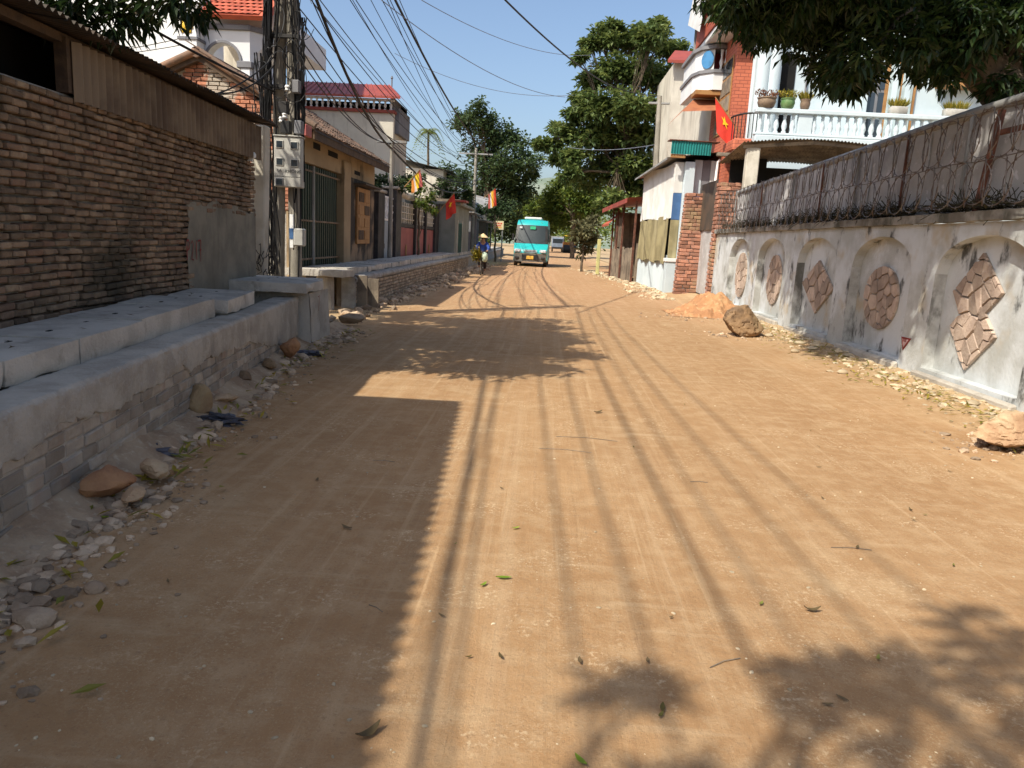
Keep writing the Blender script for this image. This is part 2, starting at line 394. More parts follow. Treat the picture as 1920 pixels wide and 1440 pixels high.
m_boulder_or = M('orange_boulder', (.40,.21,.10), (.29,.14,.07), 3, .9, .8, 14, stain=(.16,.08,.04), sc3=(1,1,1), sr=(.58,.7), samt=.7)
m_rubble = M('rubble', (.48,.36,.245), (.34,.24,.155), 5, .95, .8, 40, rnd=.40, stain=(.40,.20,.11), sc3=(1,1,1), sr=(.58,.7), samt=.6)
m_rubble_pale = M('pale_rubble', (.52,.43,.29), (.42,.33,.21), 5, .95, .6, 40, rnd=.25)
m_dirt_or = M('orange_dirt', (.46,.25,.12), (.36,.18,.085), 2, .97, .9, 14, speck=((.62,.45,.25),7,.5))
m_bark = M('bark', (.13,.10,.068), (.07,.052,.036), 5, .95, 1.0, 14, stain=(.24,.21,.13), sc3=(2,2,1), sr=(.55,.7), samt=.5)
m_red_paint = M('red_paint', (.22,.035,.03), (.17,.03,.025), 5, .8, 0)
m_flag_red = M('flag_red', (.62,.045,.025), (.52,.035,.02), 2, .7, .1, 10)
m_flag_yel = M('flag_yellow', (.85,.55,.02), (.80,.48,.02), 2, .7, 0)
m_gold = M('gold_emblem', (.70,.47,.03), (.52,.33,.02), 8, .5, .3, 40)
m_meterbox = M('meter_box_grey', (.46,.45,.405), (.39,.38,.345), 2, .5, .05, 20, stain=(.28,.25,.2), sr=(.58,.75), samt=.5)
m_letter = M('dark_lettering', (.10,.10,.10), (.07,.07,.07), 3, .7, 0)
m_white = M('white_paint', (.80,.80,.78), (.72,.72,.70), 2, .5, .05, 20)
m_leaf_near = leafmat('broad_leaf', (.014,.034,.008), (.055,.090,.018), .45, .30)
m_leaf_mango = leafmat('mango_leaf', (.012,.028,.007), (.045,.075,.016), .4, .25)
m_leaf_right = leafmat('tree_leaf', (.055,.095,.026), (.20,.25,.07), .55, .35)
m_leaf_bright = leafmat('bright_leaf', (.060,.105,.018), (.20,.25,.045), .5, .4)
m_leaf_dark = leafmat('dark_leaf', (.032,.062,.024), (.100,.150,.055), .5, .3)
m_leaf_dusty = leafmat('dusty_leaf', (.07,.075,.035), (.22,.21,.10), .8, .3)
m_leaf_yellow = leafmat('yellow_leaf', (.14,.15,.02), (.34,.27,.03), .55, .3)
m_fallen = leafmat('fallen_leaf', (.10,.075,.02), (.22,.24,.05), .6, .3)

# ------------------------------------------------------------------ ground and road
def road_material():
    m, nt, b, out = _new('dirt_road'); q = N(nt)
    pos = q.n('ShaderNodeNewGeometry').outputs['Position']
    sep = q.n('ShaderNodeSeparateXYZ'); q.l(pos, sep.inputs[0])
    X, Y = sep.outputs[0], sep.outputs[1]
    big = q.noise(pos, .45, 5, .6)
    c = q.mix(q.ramp(big, .38, .64), (.50,.315,.165), (.41,.245,.120))
    far = q.ramp(Y, 11, 26, 0, .85)
    c = q.mix(far, c, (.47,.27,.155))
    # pale dusty verges
    e = q.math('ADD', q.math('ABSOLUTE', q.math('SUBTRACT', X, 0.55)), q.math('MULTIPLY', q.math('SUBTRACT', q.noise(pos, .8, 5, .6), .5), 1.5))
    c = q.mix(q.ramp(e, 3.1, 4.3, 0, .8), c, (.55,.42,.25))
    # lengthwise streaks left by tyres and water
    st = q.noise(pos, 1.0, 5, .6, (7.5, .13, 1))
    c = q.mix(q.ramp(st, .48, .68, 0, .36), c, (.66,.49,.31))
    st2 = q.noise(pos, 1.0, 5, .6, (14.0, .30, 1))
    c = q.mix(q.ramp(st2, .54, .70, 0, .45), c, (.38,.225,.12))
    # compacted, darker wheel paths with broken edges
    wx = q.math('ADD', X, q.math('MULTIPLY', q.math('SUBTRACT', q.noise(pos, .35, 4, .6), .5), 1.6))
    tr_ = q.math('ABSOLUTE', q.math('SINE', q.math('MULTIPLY', wx, 1.75)))
    c = q.mix(q.math('MULTIPLY', q.ramp(tr_, .55, .95, 0, .5), q.ramp(q.noise(pos, 1.4, 5, .65), .35, .6, .15, 1)), c, (.40,.235,.115))
    bx_ = q.math('ADD', X, q.math('MULTIPLY', q.math('SUBTRACT', q.noise(pos, .5, 5, .6), .5), 2.4))
    band = q.math('MULTIPLY', q.ramp(bx_, .5, 1.3), q.ramp(bx_, 2.7, 3.7, 1, 0))
    c = q.mix(q.math('MULTIPLY', band, .5), c, (.385,.235,.12))
    pt = q.noise(pos, .9, 6, .65)
    c = q.mix(q.ramp(pt, .56, .70, 0, .55), c, (.62,.46,.28))
    # crosswise scraping marks and mottling
    st3 = q.noise(pos, 1.0, 4, .6, (.8, 7.0, 1))
    c = q.mix(q.ramp(st3, .58, .72, 0, .38), c, (.64,.49,.31))
    mot = q.noise(pos, 6, 9, .78)
    c = q.mix(q.ramp(mot, .44, .62, 0, .45), c, (.62,.45,.27))
    mo3 = q.noise(pos, 1.0, 7, .75, (5, 13, 1))
    c = q.mix(q.ramp(mo3, .52, .66, 0, .22), c, (.36,.215,.11))
    ln_ = q.noise(pos, 1.0, 4, .6, (15, .4, 1))
    c = q.mix(q.ramp(ln_, .58, .70, 0, .32), c, (.70,.52,.32))
    mot2 = q.noise(pos, 24, 6, .7)
    c = q.mix(q.ramp(mot2, .53, .68, 0, .5), c, (.31,.19,.105))
    mo4 = q.noise(pos, 38, 5, .7)
    c = q.mix(q.math('MULTIPLY', q.ramp(mo4, .53, .64, 0, .8), q.ramp(q.noise(pos, 2.2, 4, .6), .46, .66)), c, (.74,.58,.38))
    grit = q.noise(pos, 95, 5, .8)
    gm_ = q.ramp(q.noise(pos, 1.1, 5, .6), .38, .62, .12, .75)
    c = q.mix(q.math('MULTIPLY', q.ramp(grit, .52, .68), gm_), c, (.66,.51,.32))
    gr2 = q.noise(pos, 60, 5, .8)
    c = q.mix(q.ramp(gr2, .56, .70, 0, .6), c, (.26,.165,.10))
    c = q.mix(1.0, c, (.815,.785,.745), 'MULTIPLY')
    q.l(c, b.inputs['Base Color']); b.inputs['Roughness'].default_value = .95; b.inputs['Specular IOR Level'].default_value = .15
    h = q.math('ADD', q.math('MULTIPLY', q.noise(pos, 22, 8, .75), 1.0), q.math('ADD', q.math('MULTIPLY', grit, .4), q.math('MULTIPLY', st2, .8)))
    bp = q.n('ShaderNodeBump'); bp.inputs['Strength'].default_value = .6; bp.inputs['Distance'].default_value = .02
    q.l(h, bp.inputs['Height']); q.l(bp.outputs[0], b.inputs['Normal']); return m
m_road = road_material()
m_ground = M('bare_ground', (.46,.34,.20), (.36,.25,.14), .4, .97, .6, 12, stain=(.14,.16,.06), sc3=(1,1,1), sr=(.55,.7), samt=.5, sscale=.3)
def road_z(x, y):
    """gentle unevenness; verges rise a little towards the rubble"""
    z = .016*noise.noise(Vector((x*.55, y*.25, 3.1))) + .006*noise.noise(Vector((x*2.1, y*1.1, 9.7)))
    z += .10*max(0.0, min(1.0, (x-3.9)/1.1))**1.5
    lx = -2.2 - .115*max(0, min(y, 12)) if y < 12 else -3.6
    z += .05*max(0.0, min(1.0, (lx+.35-x)/.6))
    return z
ys = []
y = -4.0
while y < 240: ys.append(y); y += .10 if y < 9 else (.3 if y < 25 else (1.0 if y < 70 else 6))
xs = []
x = -4.6
while x <= 5.31: xs.append(x); x += .11
gm = MB(); W = len(xs)
gm.add([(a, b_, road_z(a, b_)) for b_ in ys for a in xs], [(j*W+i, j*W+i+1, (j+1)*W+i+1, (j+1)*W+i) for j in range(len(ys)-1) for i in range(W-1)], .5)
road = gm.build('dirt_road', m_road, None, smooth=180, kind='structure', recalc=False)
gm = MB(); gm.grid(lambda u, v: (-700+1400*u, -60+1500*v, -.16), 4, 4, .5)
gm.build('ground', m_ground, None, kind='structure', recalc=False)
# raised earth behind the two sides of the road
gm = MB(); gm.grid(lambda u, v: (-40+35.6*u, -10+250*v, .02), 6, 30, .5); gm.build('yard_ground', m_ground, None, kind='structure', recalc=False)
gm = MB(); gm.grid(lambda u, v: (5.2+40*u, -10+250*v, .13), 6, 30, .5); gm.build('yard_ground', m_ground, None, kind='structure', recalc=False)

# ------------------------------------------------------------------ trees and leaves
def leaf_quads(mb, p, d, L, wd, rv, droop=.0):
    """one folded leaf: base p, direction d"""
    d = d.normalized(); s = d.cross(Vector((RND.uniform(-.4,.4), RND.uniform(-.4,.4), 1)))
    if s.length < 1e-4: s = Vector((1,0,0))
    s.normalize(); n = s.cross(d)
    mid = p + d*L*.5; tip = p + d*L - Vector((0,0,droop*L))
    o = len(mb.v)
    mb.v += [tuple(p), tuple(mid + s*wd*.5 + n*wd*.18), tuple(tip), tuple(mid - s*wd*.5 + n*wd*.18)]
    mb.f += [(o, o+1, o+2), (o, o+2, o+3)]; mb.r += [rv, rv]
def cluster(mb, c, rad, n, L, wd, hang=.0, sq=.75, tone=0.0):
    for _ in range(n):
        v = Vector((RND.gauss(0,1), RND.gauss(0,1), RND.gauss(0,1))).normalized()*rad*(RND.random()**.45)
        v.z *= sq
        d = v.normalized()*.7 + Vector((RND.uniform(-1,1), RND.uniform(-1,1), RND.uniform(-.6,.7)-hang))
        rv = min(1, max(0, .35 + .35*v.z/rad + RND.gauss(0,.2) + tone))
        leaf_quads(mb, c+v, d, L*RND.uniform(.6,1.25), wd*RND.uniform(.7,1.2), rv, .15)
def limb(mb, a, b, r0, r1, sag=.0, n=6, seg=6, wob=.08):
    a, b = Vector(a), Vector(b); L = (b-a).length; pts = []
    for i in range(seg+1):
        t = i/seg; p = a.lerp(b, t) + Vector((RND.uniform(-1,1), RND.uniform(-1,1), RND.uniform(-.5,.5)))*wob*L*.3*(1 if 0 < i < seg else 0)
        p.z += sag*L*math.sin(math.pi*t)
        pts.append(p)
    mb.tube(pts, [r0+(r1-r0)*i/seg for i in range(seg+1)], n, True, .5); return pts
def lobe_tree(name, label, base, trunk_top, r0, lobes, leaf, mat, group=None, per=14, ln=26, sub=.33, hang=0.0, cat='tree', sq=.8, depth=1.0):
    """lobes: (centre, radius). Each lobe is filled with leaf clumps on its own limb."""
    t = thing(name, label, cat, base, 0, group); B = Vector(base)
    wood = MB(); cr = MB(); top = Vector(trunk_top) - B
    tp = limb(wood, (0,0,-.1), top, r0, r0*.55, 0, 8, 7, .05)
    for c, rad in lobes:
        c = Vector(c) - B
        st = tp[min(len(tp)-1, max(2, int(len(tp)*RND.uniform(.55,1))))]
        lp = limb(wood, st, c, r0*.32, r0*.08, .06, 5, 5, .12)
        nC = max(3, int(per*(rad**1.3)))
        for k in range(nC):
            v = Vector((RND.gauss(0,1), RND.gauss(0,1), RND.gauss(0,1))).normalized()*rad*(RND.random()**.5); v.z *= sq; v.y *= depth
            cc = c + v
            limb(wood, lp[RND.randrange(2,5)], cc, r0*.06, r0*.015, .03, 4, 3, .1)
            cluster(cr, cc, rad*sub*RND.uniform(.7,1.3), ln, leaf[0], leaf[1], hang, .7, RND.uniform(-.15,.15))
    wood.build('trunk', m_bark, t, smooth=60)
    cr.build('crown', mat, t, kind='stuff', recalc=False)
    return t
# ================================================================== LEFT, NEAR
# ---- brick shed
W1 = Fr((-3.77, 4.05), 93.64)
shed = W1.th('brick_shed', 'long shed of old brown brick under a rusty corrugated tin roof', 'shed')
LS = 6.78; ZT = 2.55
mb = MB(); mb.box(0, LS, .055, .25, 0, ZT-.01); mb.box(LS-.22, LS, .25, 3.3, 0, 2.9); mb.box(0, .2, .25, 3.3, 0, 3.1); mb.box(0, LS, 3.3, 3.45, 0, 3.42); mb.build('wall_core', m_mortar, shed)
xp, zp = W1.uv(352, 400); xq, _ = W1.uv(420, 480)
plx = W1.uv(348, 470)[0]
def keep(x, z):
    return not (x > plx + .12 and z < 1.72 + .05*math.sin(x*7))
shb = bricks(0, LS, .0, ZT, .18, .063, .011, .03, keep, jy=.011, jr=.025, lj=.25)
shb = [(Matrix.Translation((0, 0, .009*noise.noise(Vector((m.translation.x*1.3, m.translation.z*2, 5))) + RND.uniform(-.005,.005))) @ m @ Matrix.Diagonal((RND.uniform(.92,1.0), 1, RND.uniform(.88,1.0), 1)), k) for m, k in shb]
pieces(shed, 'brick', shb, brick_variants(.18, .063, .09, 10, .010, .005), m_brick_old, 300)
mb = MB(); mb.grid(lambda u, v: (plx+.03+(LS-plx-.03)*u + (.10*noise.noise(Vector((v*5, 1, 3)))+.04*noise.noise(Vector((v*17, 1, 3))))*(1-u), -.012+.006*noise.noise(Vector((u*9, v*7, 1))), 1.8*v + v*(.14*noise.noise(Vector((u*4, 2, 7)))+.05*noise.noise(Vector((u*15, 2, 7))))), 40, 40)
mb.build('plaster_patch', M('grey_plaster_patch', (.25,.23,.18), (.18,.165,.13), 2, .9, .2, 25, stain=(.07,.065,.05), sr=(.5,.7), samt=.7), shed)
# painted mark P217
tx, tz = W1.uv(347, 488); tx2, tz2 = W1.uv(376, 457); tz3 = W1.uv(347,457)[1]
hgt = .22; wd = (tx2-tx)/4.2
def stroke(pts, ox): return ribbon([(ox+a*wd*.75, tz+b*hgt) for a, b in pts], .022, -.026)
num = MB()
for pts, k in (([(0,0),(0,.5),(.02,1)],0), ([(0,1),(.5,1.02),(.95,.85),(.8,.6),(0,.5)],0), ([(.1,.85),(.45,1),(.85,.8),(.6,.45),(.1,.05),(.9,.0)],1), ([(.5,1),(.48,.5),(.5,0)],2), ([(0,.98),(.5,1),(1,1)],2.8), ([(1,1),(.85,.5),(.8,-.1)],2.8), ([(.5,.5),(1.15,.52)],2.8)):
    r_ = stroke(pts, tx + k*wd*1.05); num.add(r_.v, r_.f)
num.build('painted_number', m_red_paint, shed, recalc=False, label='P217 brushed in red on the plaster patch')
# corrugated band under the eave
bx0 = W1.uv(134, 150)[0]; zb0 = ZT+.01; zb1 = 2.93
x = bx0; k = 0
while x < LS-.05:
    x2 = min(x+.86, LS+.03); sh = MB(); nn = max(1, int((x2-x)/.12))*8
    tilt = RND.uniform(-.006,.006)
    sh.grid(lambda u, v: (x+(x2-x)*u, -.035-.008*k % 2 + .024*math.sin((x+(x2-x)*u)/.12*2*math.pi) + tilt*v, zb0-.07+(zb1+.02-zb0+.07)*v), nn, 1)
    sh.build('tin_sheet', m_tin_brown, shed, smooth=180, recalc=False); x = x2-.02; k += 1
bxs(shed, 'timber_post', m_wood_dark, [(bx0-.05, bx0+.03, .0, .10, ZT, 2.97), (LS-.1, LS, .02, .12, ZT, 2.95), (.1,.2,.0,.1,ZT,2.9)])
bxs(shed, 'purlin', m_wood_dark, [(0, LS+.2, .03, .13, 2.93, 3.0), (0, LS+.15, 1.6, 1.7, 3.13, 3.2)])
mb = MB(); mb.box(.1, LS-.3, .55, .58, 2.3, 3.06); mb.build('dark_backing', m_dark, shed)  # added dark sheet; shade inside the open shed is put into its colour
# corrugated roof
x = -.05; k = 0
while x < LS+.2:
    x2 = min(x+.9, LS+.32); rf = MB(); nn = max(1, int((x2-x)/.09))*6
    rf.grid(lambda u, v: (x+(x2-x)*u, -.26+3.75*v, 3.0+.012*(k % 2)+.145*3.75*v*.9 + .018*math.sin((x+(x2-x)*u)/.09*2*math.pi) - (.05*max(0, 1.4-(x+(x2-x)*u)))), nn, 2)
    rf.build('roof_sheet', m_tin_dark, shed, smooth=180, recalc=False); x = x2-.03; k += 1
lm = MB(); lx, lz = W1.uv(464, 292); lm.lathe([(.02,0),(.045,.02),(.05,.06),(.03,.09)], (lx, -.07, lz-.04), 8); lm.box(lx-.02, lx+.02, -.07, 0, lz-.07, lz-.02); lm.build('lamp_holder', m_white, shed)

# ---- taller tin-roofed building beside the viewer, its eave throws the scalloped shadow
TB = Fr((-3.25, -4.6), 93.35)
tb = TB.th('tin_roofed_building', 'plastered building with tall corrugated eave beside the brick shed', 'building')
mb = MB(); mb.box(0, 8.1, .45, 4.5, 0, 4.9); mb.build('wall', m_cream, tb)
mb = MB(); mb.grid(lambda u, v: (-.3+8.72*u, .0+4.9*v, 5.02+.07*4.9*v+.03*math.sin((-.3+8.72*u)/.15*2*math.pi)), 58*6, 1); mb.build('roof', m_tin_dark, tb, smooth=180, recalc=False)
mb = MB(); mb.box(2.0, 3.0, .40, .50, .1, 2.2); mb.build('door', m_wood_dark, tb)

# ---- covered roadside drain, near run
D1 = Fr((-2.43, 3.0), 97.1); D1.o = D1.w(-4.2, 0); DL = 11.2
dr = D1.th('roadside_drain', 'half built open drain of grey brick with rough mortar cap beside the shed', 'drain')
mb = MB(); mb.box(0, DL, .012, .26, -.1, .62); mb.box(0, DL, .95, 1.12, -.1, .66); mb.build('wall_core', m_concrete, dr)
def capline(x): return .45 + .06*noise.noise(Vector((x*1.7, .3, 2))) + .05*noise.noise(Vector((x*5.1, 2.2, 4))) - (.28*max(0, min(1, (x-8.3)/1.6)))
pieces(dr, 'brick', bricks(0, DL, -.05, .58, .20, .082, .009, .045, lambda x, z: z < capline(x)+.05, jy=.006, jr=.015, lj=.18), brick_variants(.20, .082, .09, 6, .009, .005), m_brick_drain, 300)
mb = MB()   # lumpy mortar cap with ragged lower edge
nx = 520
def capf(u, v):
    x = DL*u; zl = capline(x) + .025*noise.noise(Vector((x*14, 0, 7)))
    P = [(.035, zl-.02), (-.008, zl), (-.012, zl+.03), (-.014, .60), (-.010, .648), (.008, .668), (.14, .672), (.26, .67)]
    a = v*7; i = min(6, int(a)); t = a-i; yy = P[i][0]*(1-t)+P[i+1][0]*t; zz = P[i][1]*(1-t)+P[i+1][1]*t
    j = .006*noise.noise(Vector((x*6, zz*9, 1.3))) + .007*noise.noise(Vector((x*19, zz*23, 4))) + .004*noise.noise(Vector((x*47, zz*51, 6)))
    return (x, yy + j, zz + j*.8)
mb.grid(capf, nx, 21); mb.build('mortar_cap', m_concrete, dr, smooth=50, recalc=False)
# cover slabs resting on the drain
def slab(fr, x0, x1, y0, y1, z0, z1, label, group, tilt=(0,0), yaw=0.0):
    c = fr.w((x0+x1)/2, (y0+y1)/2, z0)
    mb = MB(); hx, hy = (x1-x0)/2, (y1-y0)/2
    n = 10
    mb.chip(hx, hy, z1-z0, int(abs(x0*37+y0*11)) % 97 + len(bpy.data.objects) % 50, .05 if fr.o.y < 12 else .16)
    o = mb.build('cover_slab', m_slab, smooth=30, recalc=False); o.location = c; o.rotation_euler = (tilt[0], tilt[1], fr.a + yaw)
    # lifting slots cast in the top
    for sx in (-.5, .5):
        h = MB(); h.cb(sx*hx-.028, sx*hx+.028, -.012, .012, z1-z0-.004, z1-z0+.003, .003); h.build('lifting_slot', m_dark, o)
    return tag(o, label, 'concrete slab', group)
zz = [.665, .67, .672, .675, .68, .682, .69]
xsl = D1.uv(0, 710, .25)[0]
edges = [-.4+4.2, 5.0, 5.75, 6.6, 7.45, 8.35, 9.35]
edges = [3.2, 4.05, 4.95, 5.75, 6.75, 7.75, 8.5]
for i in range(len(edges)-1):
    slab(D1, edges[i]+.006, edges[i+1]-.006, .25+RND.uniform(-.012,.012), .87, .655, .672+.125+.012*i, 'grey concrete cover slab laid on the near drain beside the shed', 'near drain cover slabs', (RND.uniform(-.012,.012), -.006), RND.uniform(-.012,.012))
slab(D1, 8.62, 9.9, .20, .90, .676, .83, 'wide pale cover slab set askew next to the manhole', None, (0, -.004), .05)
# twigs and dead leaves on the slabs come later
# ---- manhole box
MH = Fr((-3.62, 10.02), 92.0)
mh = MH.th('manhole_box', 'square plastered drain manhole with a red painted seven', 'manhole')
mb = MB(); 
mb.grid(lambda u, v: (0.0-.02+.03*noise.noise(Vector((v*3, u*3, 1))), -.46+.92*u+(.04*(1-v))*(-1 if u < .5 else 0), -.1+.82*v), 6, 10)
mb.grid(lambda u, v: (1.0*u, -.46-.04*(1-v)+.02*noise.noise(Vector((u*4, v*5, 3))), -.1+.82*v), 8, 10)
mb.box(.0, 1.0, -.44, -.30, -.1, .70); mb.box(.0, 1.0, .3, .46, -.1, .72); mb.box(.0,.12,-.3,.3,-.1,.70); mb.box(.88,1.0,-.3,.3,-.1,.70)
mb.build('box_wall', m_concrete, mh, smooth=40)
seven = ribbon([(-.0,.1),(.07,.11),(.05,.0),(.03,-.1)], .02, 0)
sv = MB(); sv.add([(.30+p[0], -.50, .55+p[2]) for p in seven.v], seven.f); sv.build('painted_number', m_red_paint, mh, recalc=False)
mc = slab(MH, -.32, .62, -.50, .92, .735, .865, 'thick cover slab lying across the manhole box', None, (0, 0), .02)
m2 = slab(MH, .66, 1.12, -.36, .80, .725, .86, 'narrow cover slab behind the manhole slab', None, (0, 0), .02)

# ---- drain, far run
D2 = Fr((-3.78, 15.0), 90.4); FL = 62
d2 = D2.th('roadside_drain', 'long covered brick drain running along the house fronts', 'drain')
mb = MB(); mb.box(0, FL, .06, .27, -.1, .66); mb.box(-.2, FL, .95, 1.15, -.1, .70); mb.build('wall_core', m_mortar, d2)
mb = MB(); mb.box(-.01,.05,.0,.28,-.1,.6); mb.build('end_face', m_mortar, d2)
pieces(d2, 'brick', bricks(0, 24, -.02, .56, .21, .08, .012, .05, jy=.008), brick_variants(.21, .08, .09, 5, .008, .006), M('far_drain_brick', (.42,.34,.25), (.34,.26,.18), 4, .92, .5, 40, rnd=.25), 300)  # far run has its own warmer, paler brick tone
mb = MB(); mb.grid(lambda u, v: (FL*u, [.03,-.01,-.014,.03,.28][int(v*4+.01)]+.012*noise.noise(Vector((u*300, v*3, 1))), [.55,.57,.63,.675,.68][int(v*4+.01)]+.02*noise.noise(Vector((u*200, v*2, 4)))), 240, 4)
mb.grid(lambda u, v: (-.03+.02*noise.noise(Vector((u*4, v*4, 0))), .0+.28*u, -.05+.72*v), 4, 6)
mb.build('mortar_cap', m_mortar, d2, smooth=60)
x = -.95; k = 0
while x < 34:
    L = RND.uniform(.88, 1.0)
    if k == 0:
        slab(D2, -1.0, .12, .02, 1.12, .69, .83, 'pale thick slab bridging the open gap of the drain', None, (.0,.03), .04); x = .15
    else:
        slab(D2, x, x+L-.015, .22+RND.uniform(-.02,.02), 1.1, .685, .82+RND.uniform(-.012,.012), 'concrete cover slab on the long drain by the house fronts', 'far drain cover slabs', (RND.uniform(-.01,.01), RND.uniform(-.006,.006)), RND.uniform(-.02,.02)); x += L
    k += 1
slb = MB(); 
while x < FL: slb.cb(x, x+.93, .24, 1.1, .685, .82, .015, .01); x += .95
slb.build('far_cover_slabs', m_slab, d2, kind='stuff')
# back wall and stub of the open pit between manhole and far run
# earth bank at the foot of the near drain
bk_ = MB()
def bankf(u, v):
    y_ = 1.5+10.6*u; x_ = -2.0-.126*y_ - .10 + .42*v if y_ < 10 else -3.25 - .1 + .42*v
    h = .15*(1-v)**1.6*(.75+.5*noise.noise(Vector((y_*1.2, 0, 1)))) + .03*noise.noise(Vector((x_*6, y_*6, 2)))*(1-v) + .012*noise.noise(Vector((x_*17, y_*17, 4)))*(1-v*.8)
    return (x_, y_, road_z(x_, y_) + h - .012*v - (.02 if v > .98 else 0))
bk_.grid(bankf, 220, 16); bk_.build('earth_bank', M('verge_earth', (.46,.335,.215), (.33,.22,.135), 3, .97, .9, 30, speck=((.58,.48,.35),22,.55)), None, smooth=70, kind='structure', recalc=False)
pit = thing('drain_stub', 'short stub wall and plank side of the open drain pit', 'drain', G(612, 585))
c = Vector(G(612, 585))
mb = MB(); mb.cb(-.14, .14, -.22, .05, -.1, .74, .05, .015); mb.build('stub_wall', m_concrete, pit)
mb = MB(); mb.box(.0, .62, .72, .78, -.1, .70); mb.box(-.5, .75, 1.2, 1.3, -.1, .62); mb.build('side_board', m_wood_grey, pit)
# ================================================================== LEFT, MIDDLE
# ---- pale post at the end of the shed
p = AY(491, 400, 11.7)
t = thing('concrete_post', 'pale peeling concrete post between the brick shed and the meter pole', 'post', (p.x, p.y, 0))
mb = MB(); mb.cb(-.125, .10, -.1, .1, 0, 3.08, .02, .012)
mb.v = [(x - .05*(1-z/3.1) + .012*noise.noise(Vector((x*3, z*4, 1))), y, z) for x, y, z in mb.v]
mb.build('shaft', m_post, t)
mb = MB()
for k in range(16):
    z0 = RND.uniform(.7, 1.3); x0 = RND.uniform(-.05,.25)
    pts = [Vector((x0, -.16, z0))]
    for j in range(7): pts.append(pts[-1] + Vector((RND.uniform(-.06,.07), RND.uniform(-.03,.03), RND.uniform(-.14,.12))))
    mb.tube(pts, .006, 4)
mb.build('cable_coil', m_cable, t, kind='stuff')

# ---- twin utility poles with meter box
PA = Vector((-4.58, 13.25, 0))
pole = thing('utility_pole', 'twin concrete utility pole wrapped in black cables carrying the meter box', 'utility pole', PA)
for nm, (a, b, r0, r1) in (('pole_shaft', ((-.17,0,0), (-.02,.02,9.3), .12, .085)), ('pole_shaft', ((.15,.06,0), (.06,.05,9.0), .12, .085))):
    mb = MB(); mb.tube([Vector(a).lerp(Vector(b), i/8) for i in range(9)], [r0+(r1-r0)*i/8 for i in range(9)], 12); mb.build(nm, m_pole, pole, smooth=60)
for z in (3.9, 4.7, 5.6, 6.7, 7.9):
    mb = MB(); mb.cb(-.3, .3, -.17, -.11, z-.03, z+.03, .006); mb.build('clamp_bar', m_metal_dark, pole)
for z, L in ((6.4, 1.1), (7.4, 1.4), (8.5, 1.6)):
    mb = MB(); mb.cb(-L/2, L/2, .16, .24, z-.04, z+.04, .006); mb.build('crossarm', m_metal_dark, pole)
for (px0, px1, py0, py1, mt) in ((527, 545, 226, 251, m_metal_dark), (553, 567, 226, 252, m_trim_grey), (523, 540, 190, 214, m_metal_dark), (549, 562, 150, 175, m_trim_grey)):
    a = AY(px0, py0, 12.98); b = AY(px1, py1, 12.98)
    mb = MB(); mb.cb(a.x-PA.x, b.x-PA.x, -.32, -.18, b.z, a.z, .012); mb.build('junction_box', mt, pole)
# small grey box and blue plate low on the pole
a = AY(553, 428, 12.98); b = AY(572, 462, 12.98); mb = MB(); mb.cb(a.x-PA.x, b.x-PA.x, -.36, -.2, b.z, a.z, .02); mb.build('fuse_box', m_meterbox, pole)
a = AY(544, 402, 12.98); b = AY(551, 465, 12.98); mb = MB(); mb.cb(a.x-PA.x, b.x-PA.x, -.30, -.26, b.z, a.z, .004); mb.build('number_strip', m_white, pole)
a = AY(544, 428, 12.97); b = AY(551, 448, 12.97); mb = MB(); mb.cb(a.x-PA.x-.004, b.x-PA.x+.004, -.312, -.302, b.z, a.z, .002); mb.build('blue_plate', m_blue, pole)
for i in range(3): pass
# meter box
a = AY(514, 255, 12.9); b = AY(564, 352, 12.9)
mbx = thing('meter_box', 'large grey electricity meter cabinet with four small windows on the pole', 'meter box', ((a.x+b.x)/2, 12.9, b.z)); mbx.rotation_euler.z = math.radians(4)
w_ = (b.x-a.x)/2; h_ = a.z-b.z
mb = MB(); mb.cb(-w_, w_, 0, .24, 0, h_, .012); mb.build('cabinet', m_meterbox, mbx)
mb = MB(); mb.cb(-w_-.012, w_+.012, -.02, .26, h_+.002, h_+.022, .006); mb.build('lid', m_meterbox, mbx)
mb = MB(); mb.box(-w_*.97, w_*.97, -.004, 0, h_*.205, h_*.212); mb.build('seam', m_letter, mbx)
for (u, v) in ((-.58,.845),(.50,.835),(-.58,.50),(.50,.485),(-.62,.10)):
    cx, cz = u*w_, v*h_
    fr = MB(); fr.cb(cx-.068, cx+.068, -.014, .0, cz-.066, cz+.066, .006); f_ = fr.build('window_frame', m_trim_grey if v < .2 else m_meterbox, mbx)
    gl = MB(); gl.box(cx-.05, cx+.05, -.018, -.0145, cz-.05, cz+.05); gl.build('pane', m_glass, f_)
for txt, u, v, s_ in (('1A', -.62, .32, .075), ('KHONG', .42, .315, .075)):
    tm = moved(text_mb(txt, s_, .001), u*w_, -.006, v*h_); tm.build('lettering', m_letter, mbx, recalc=False)
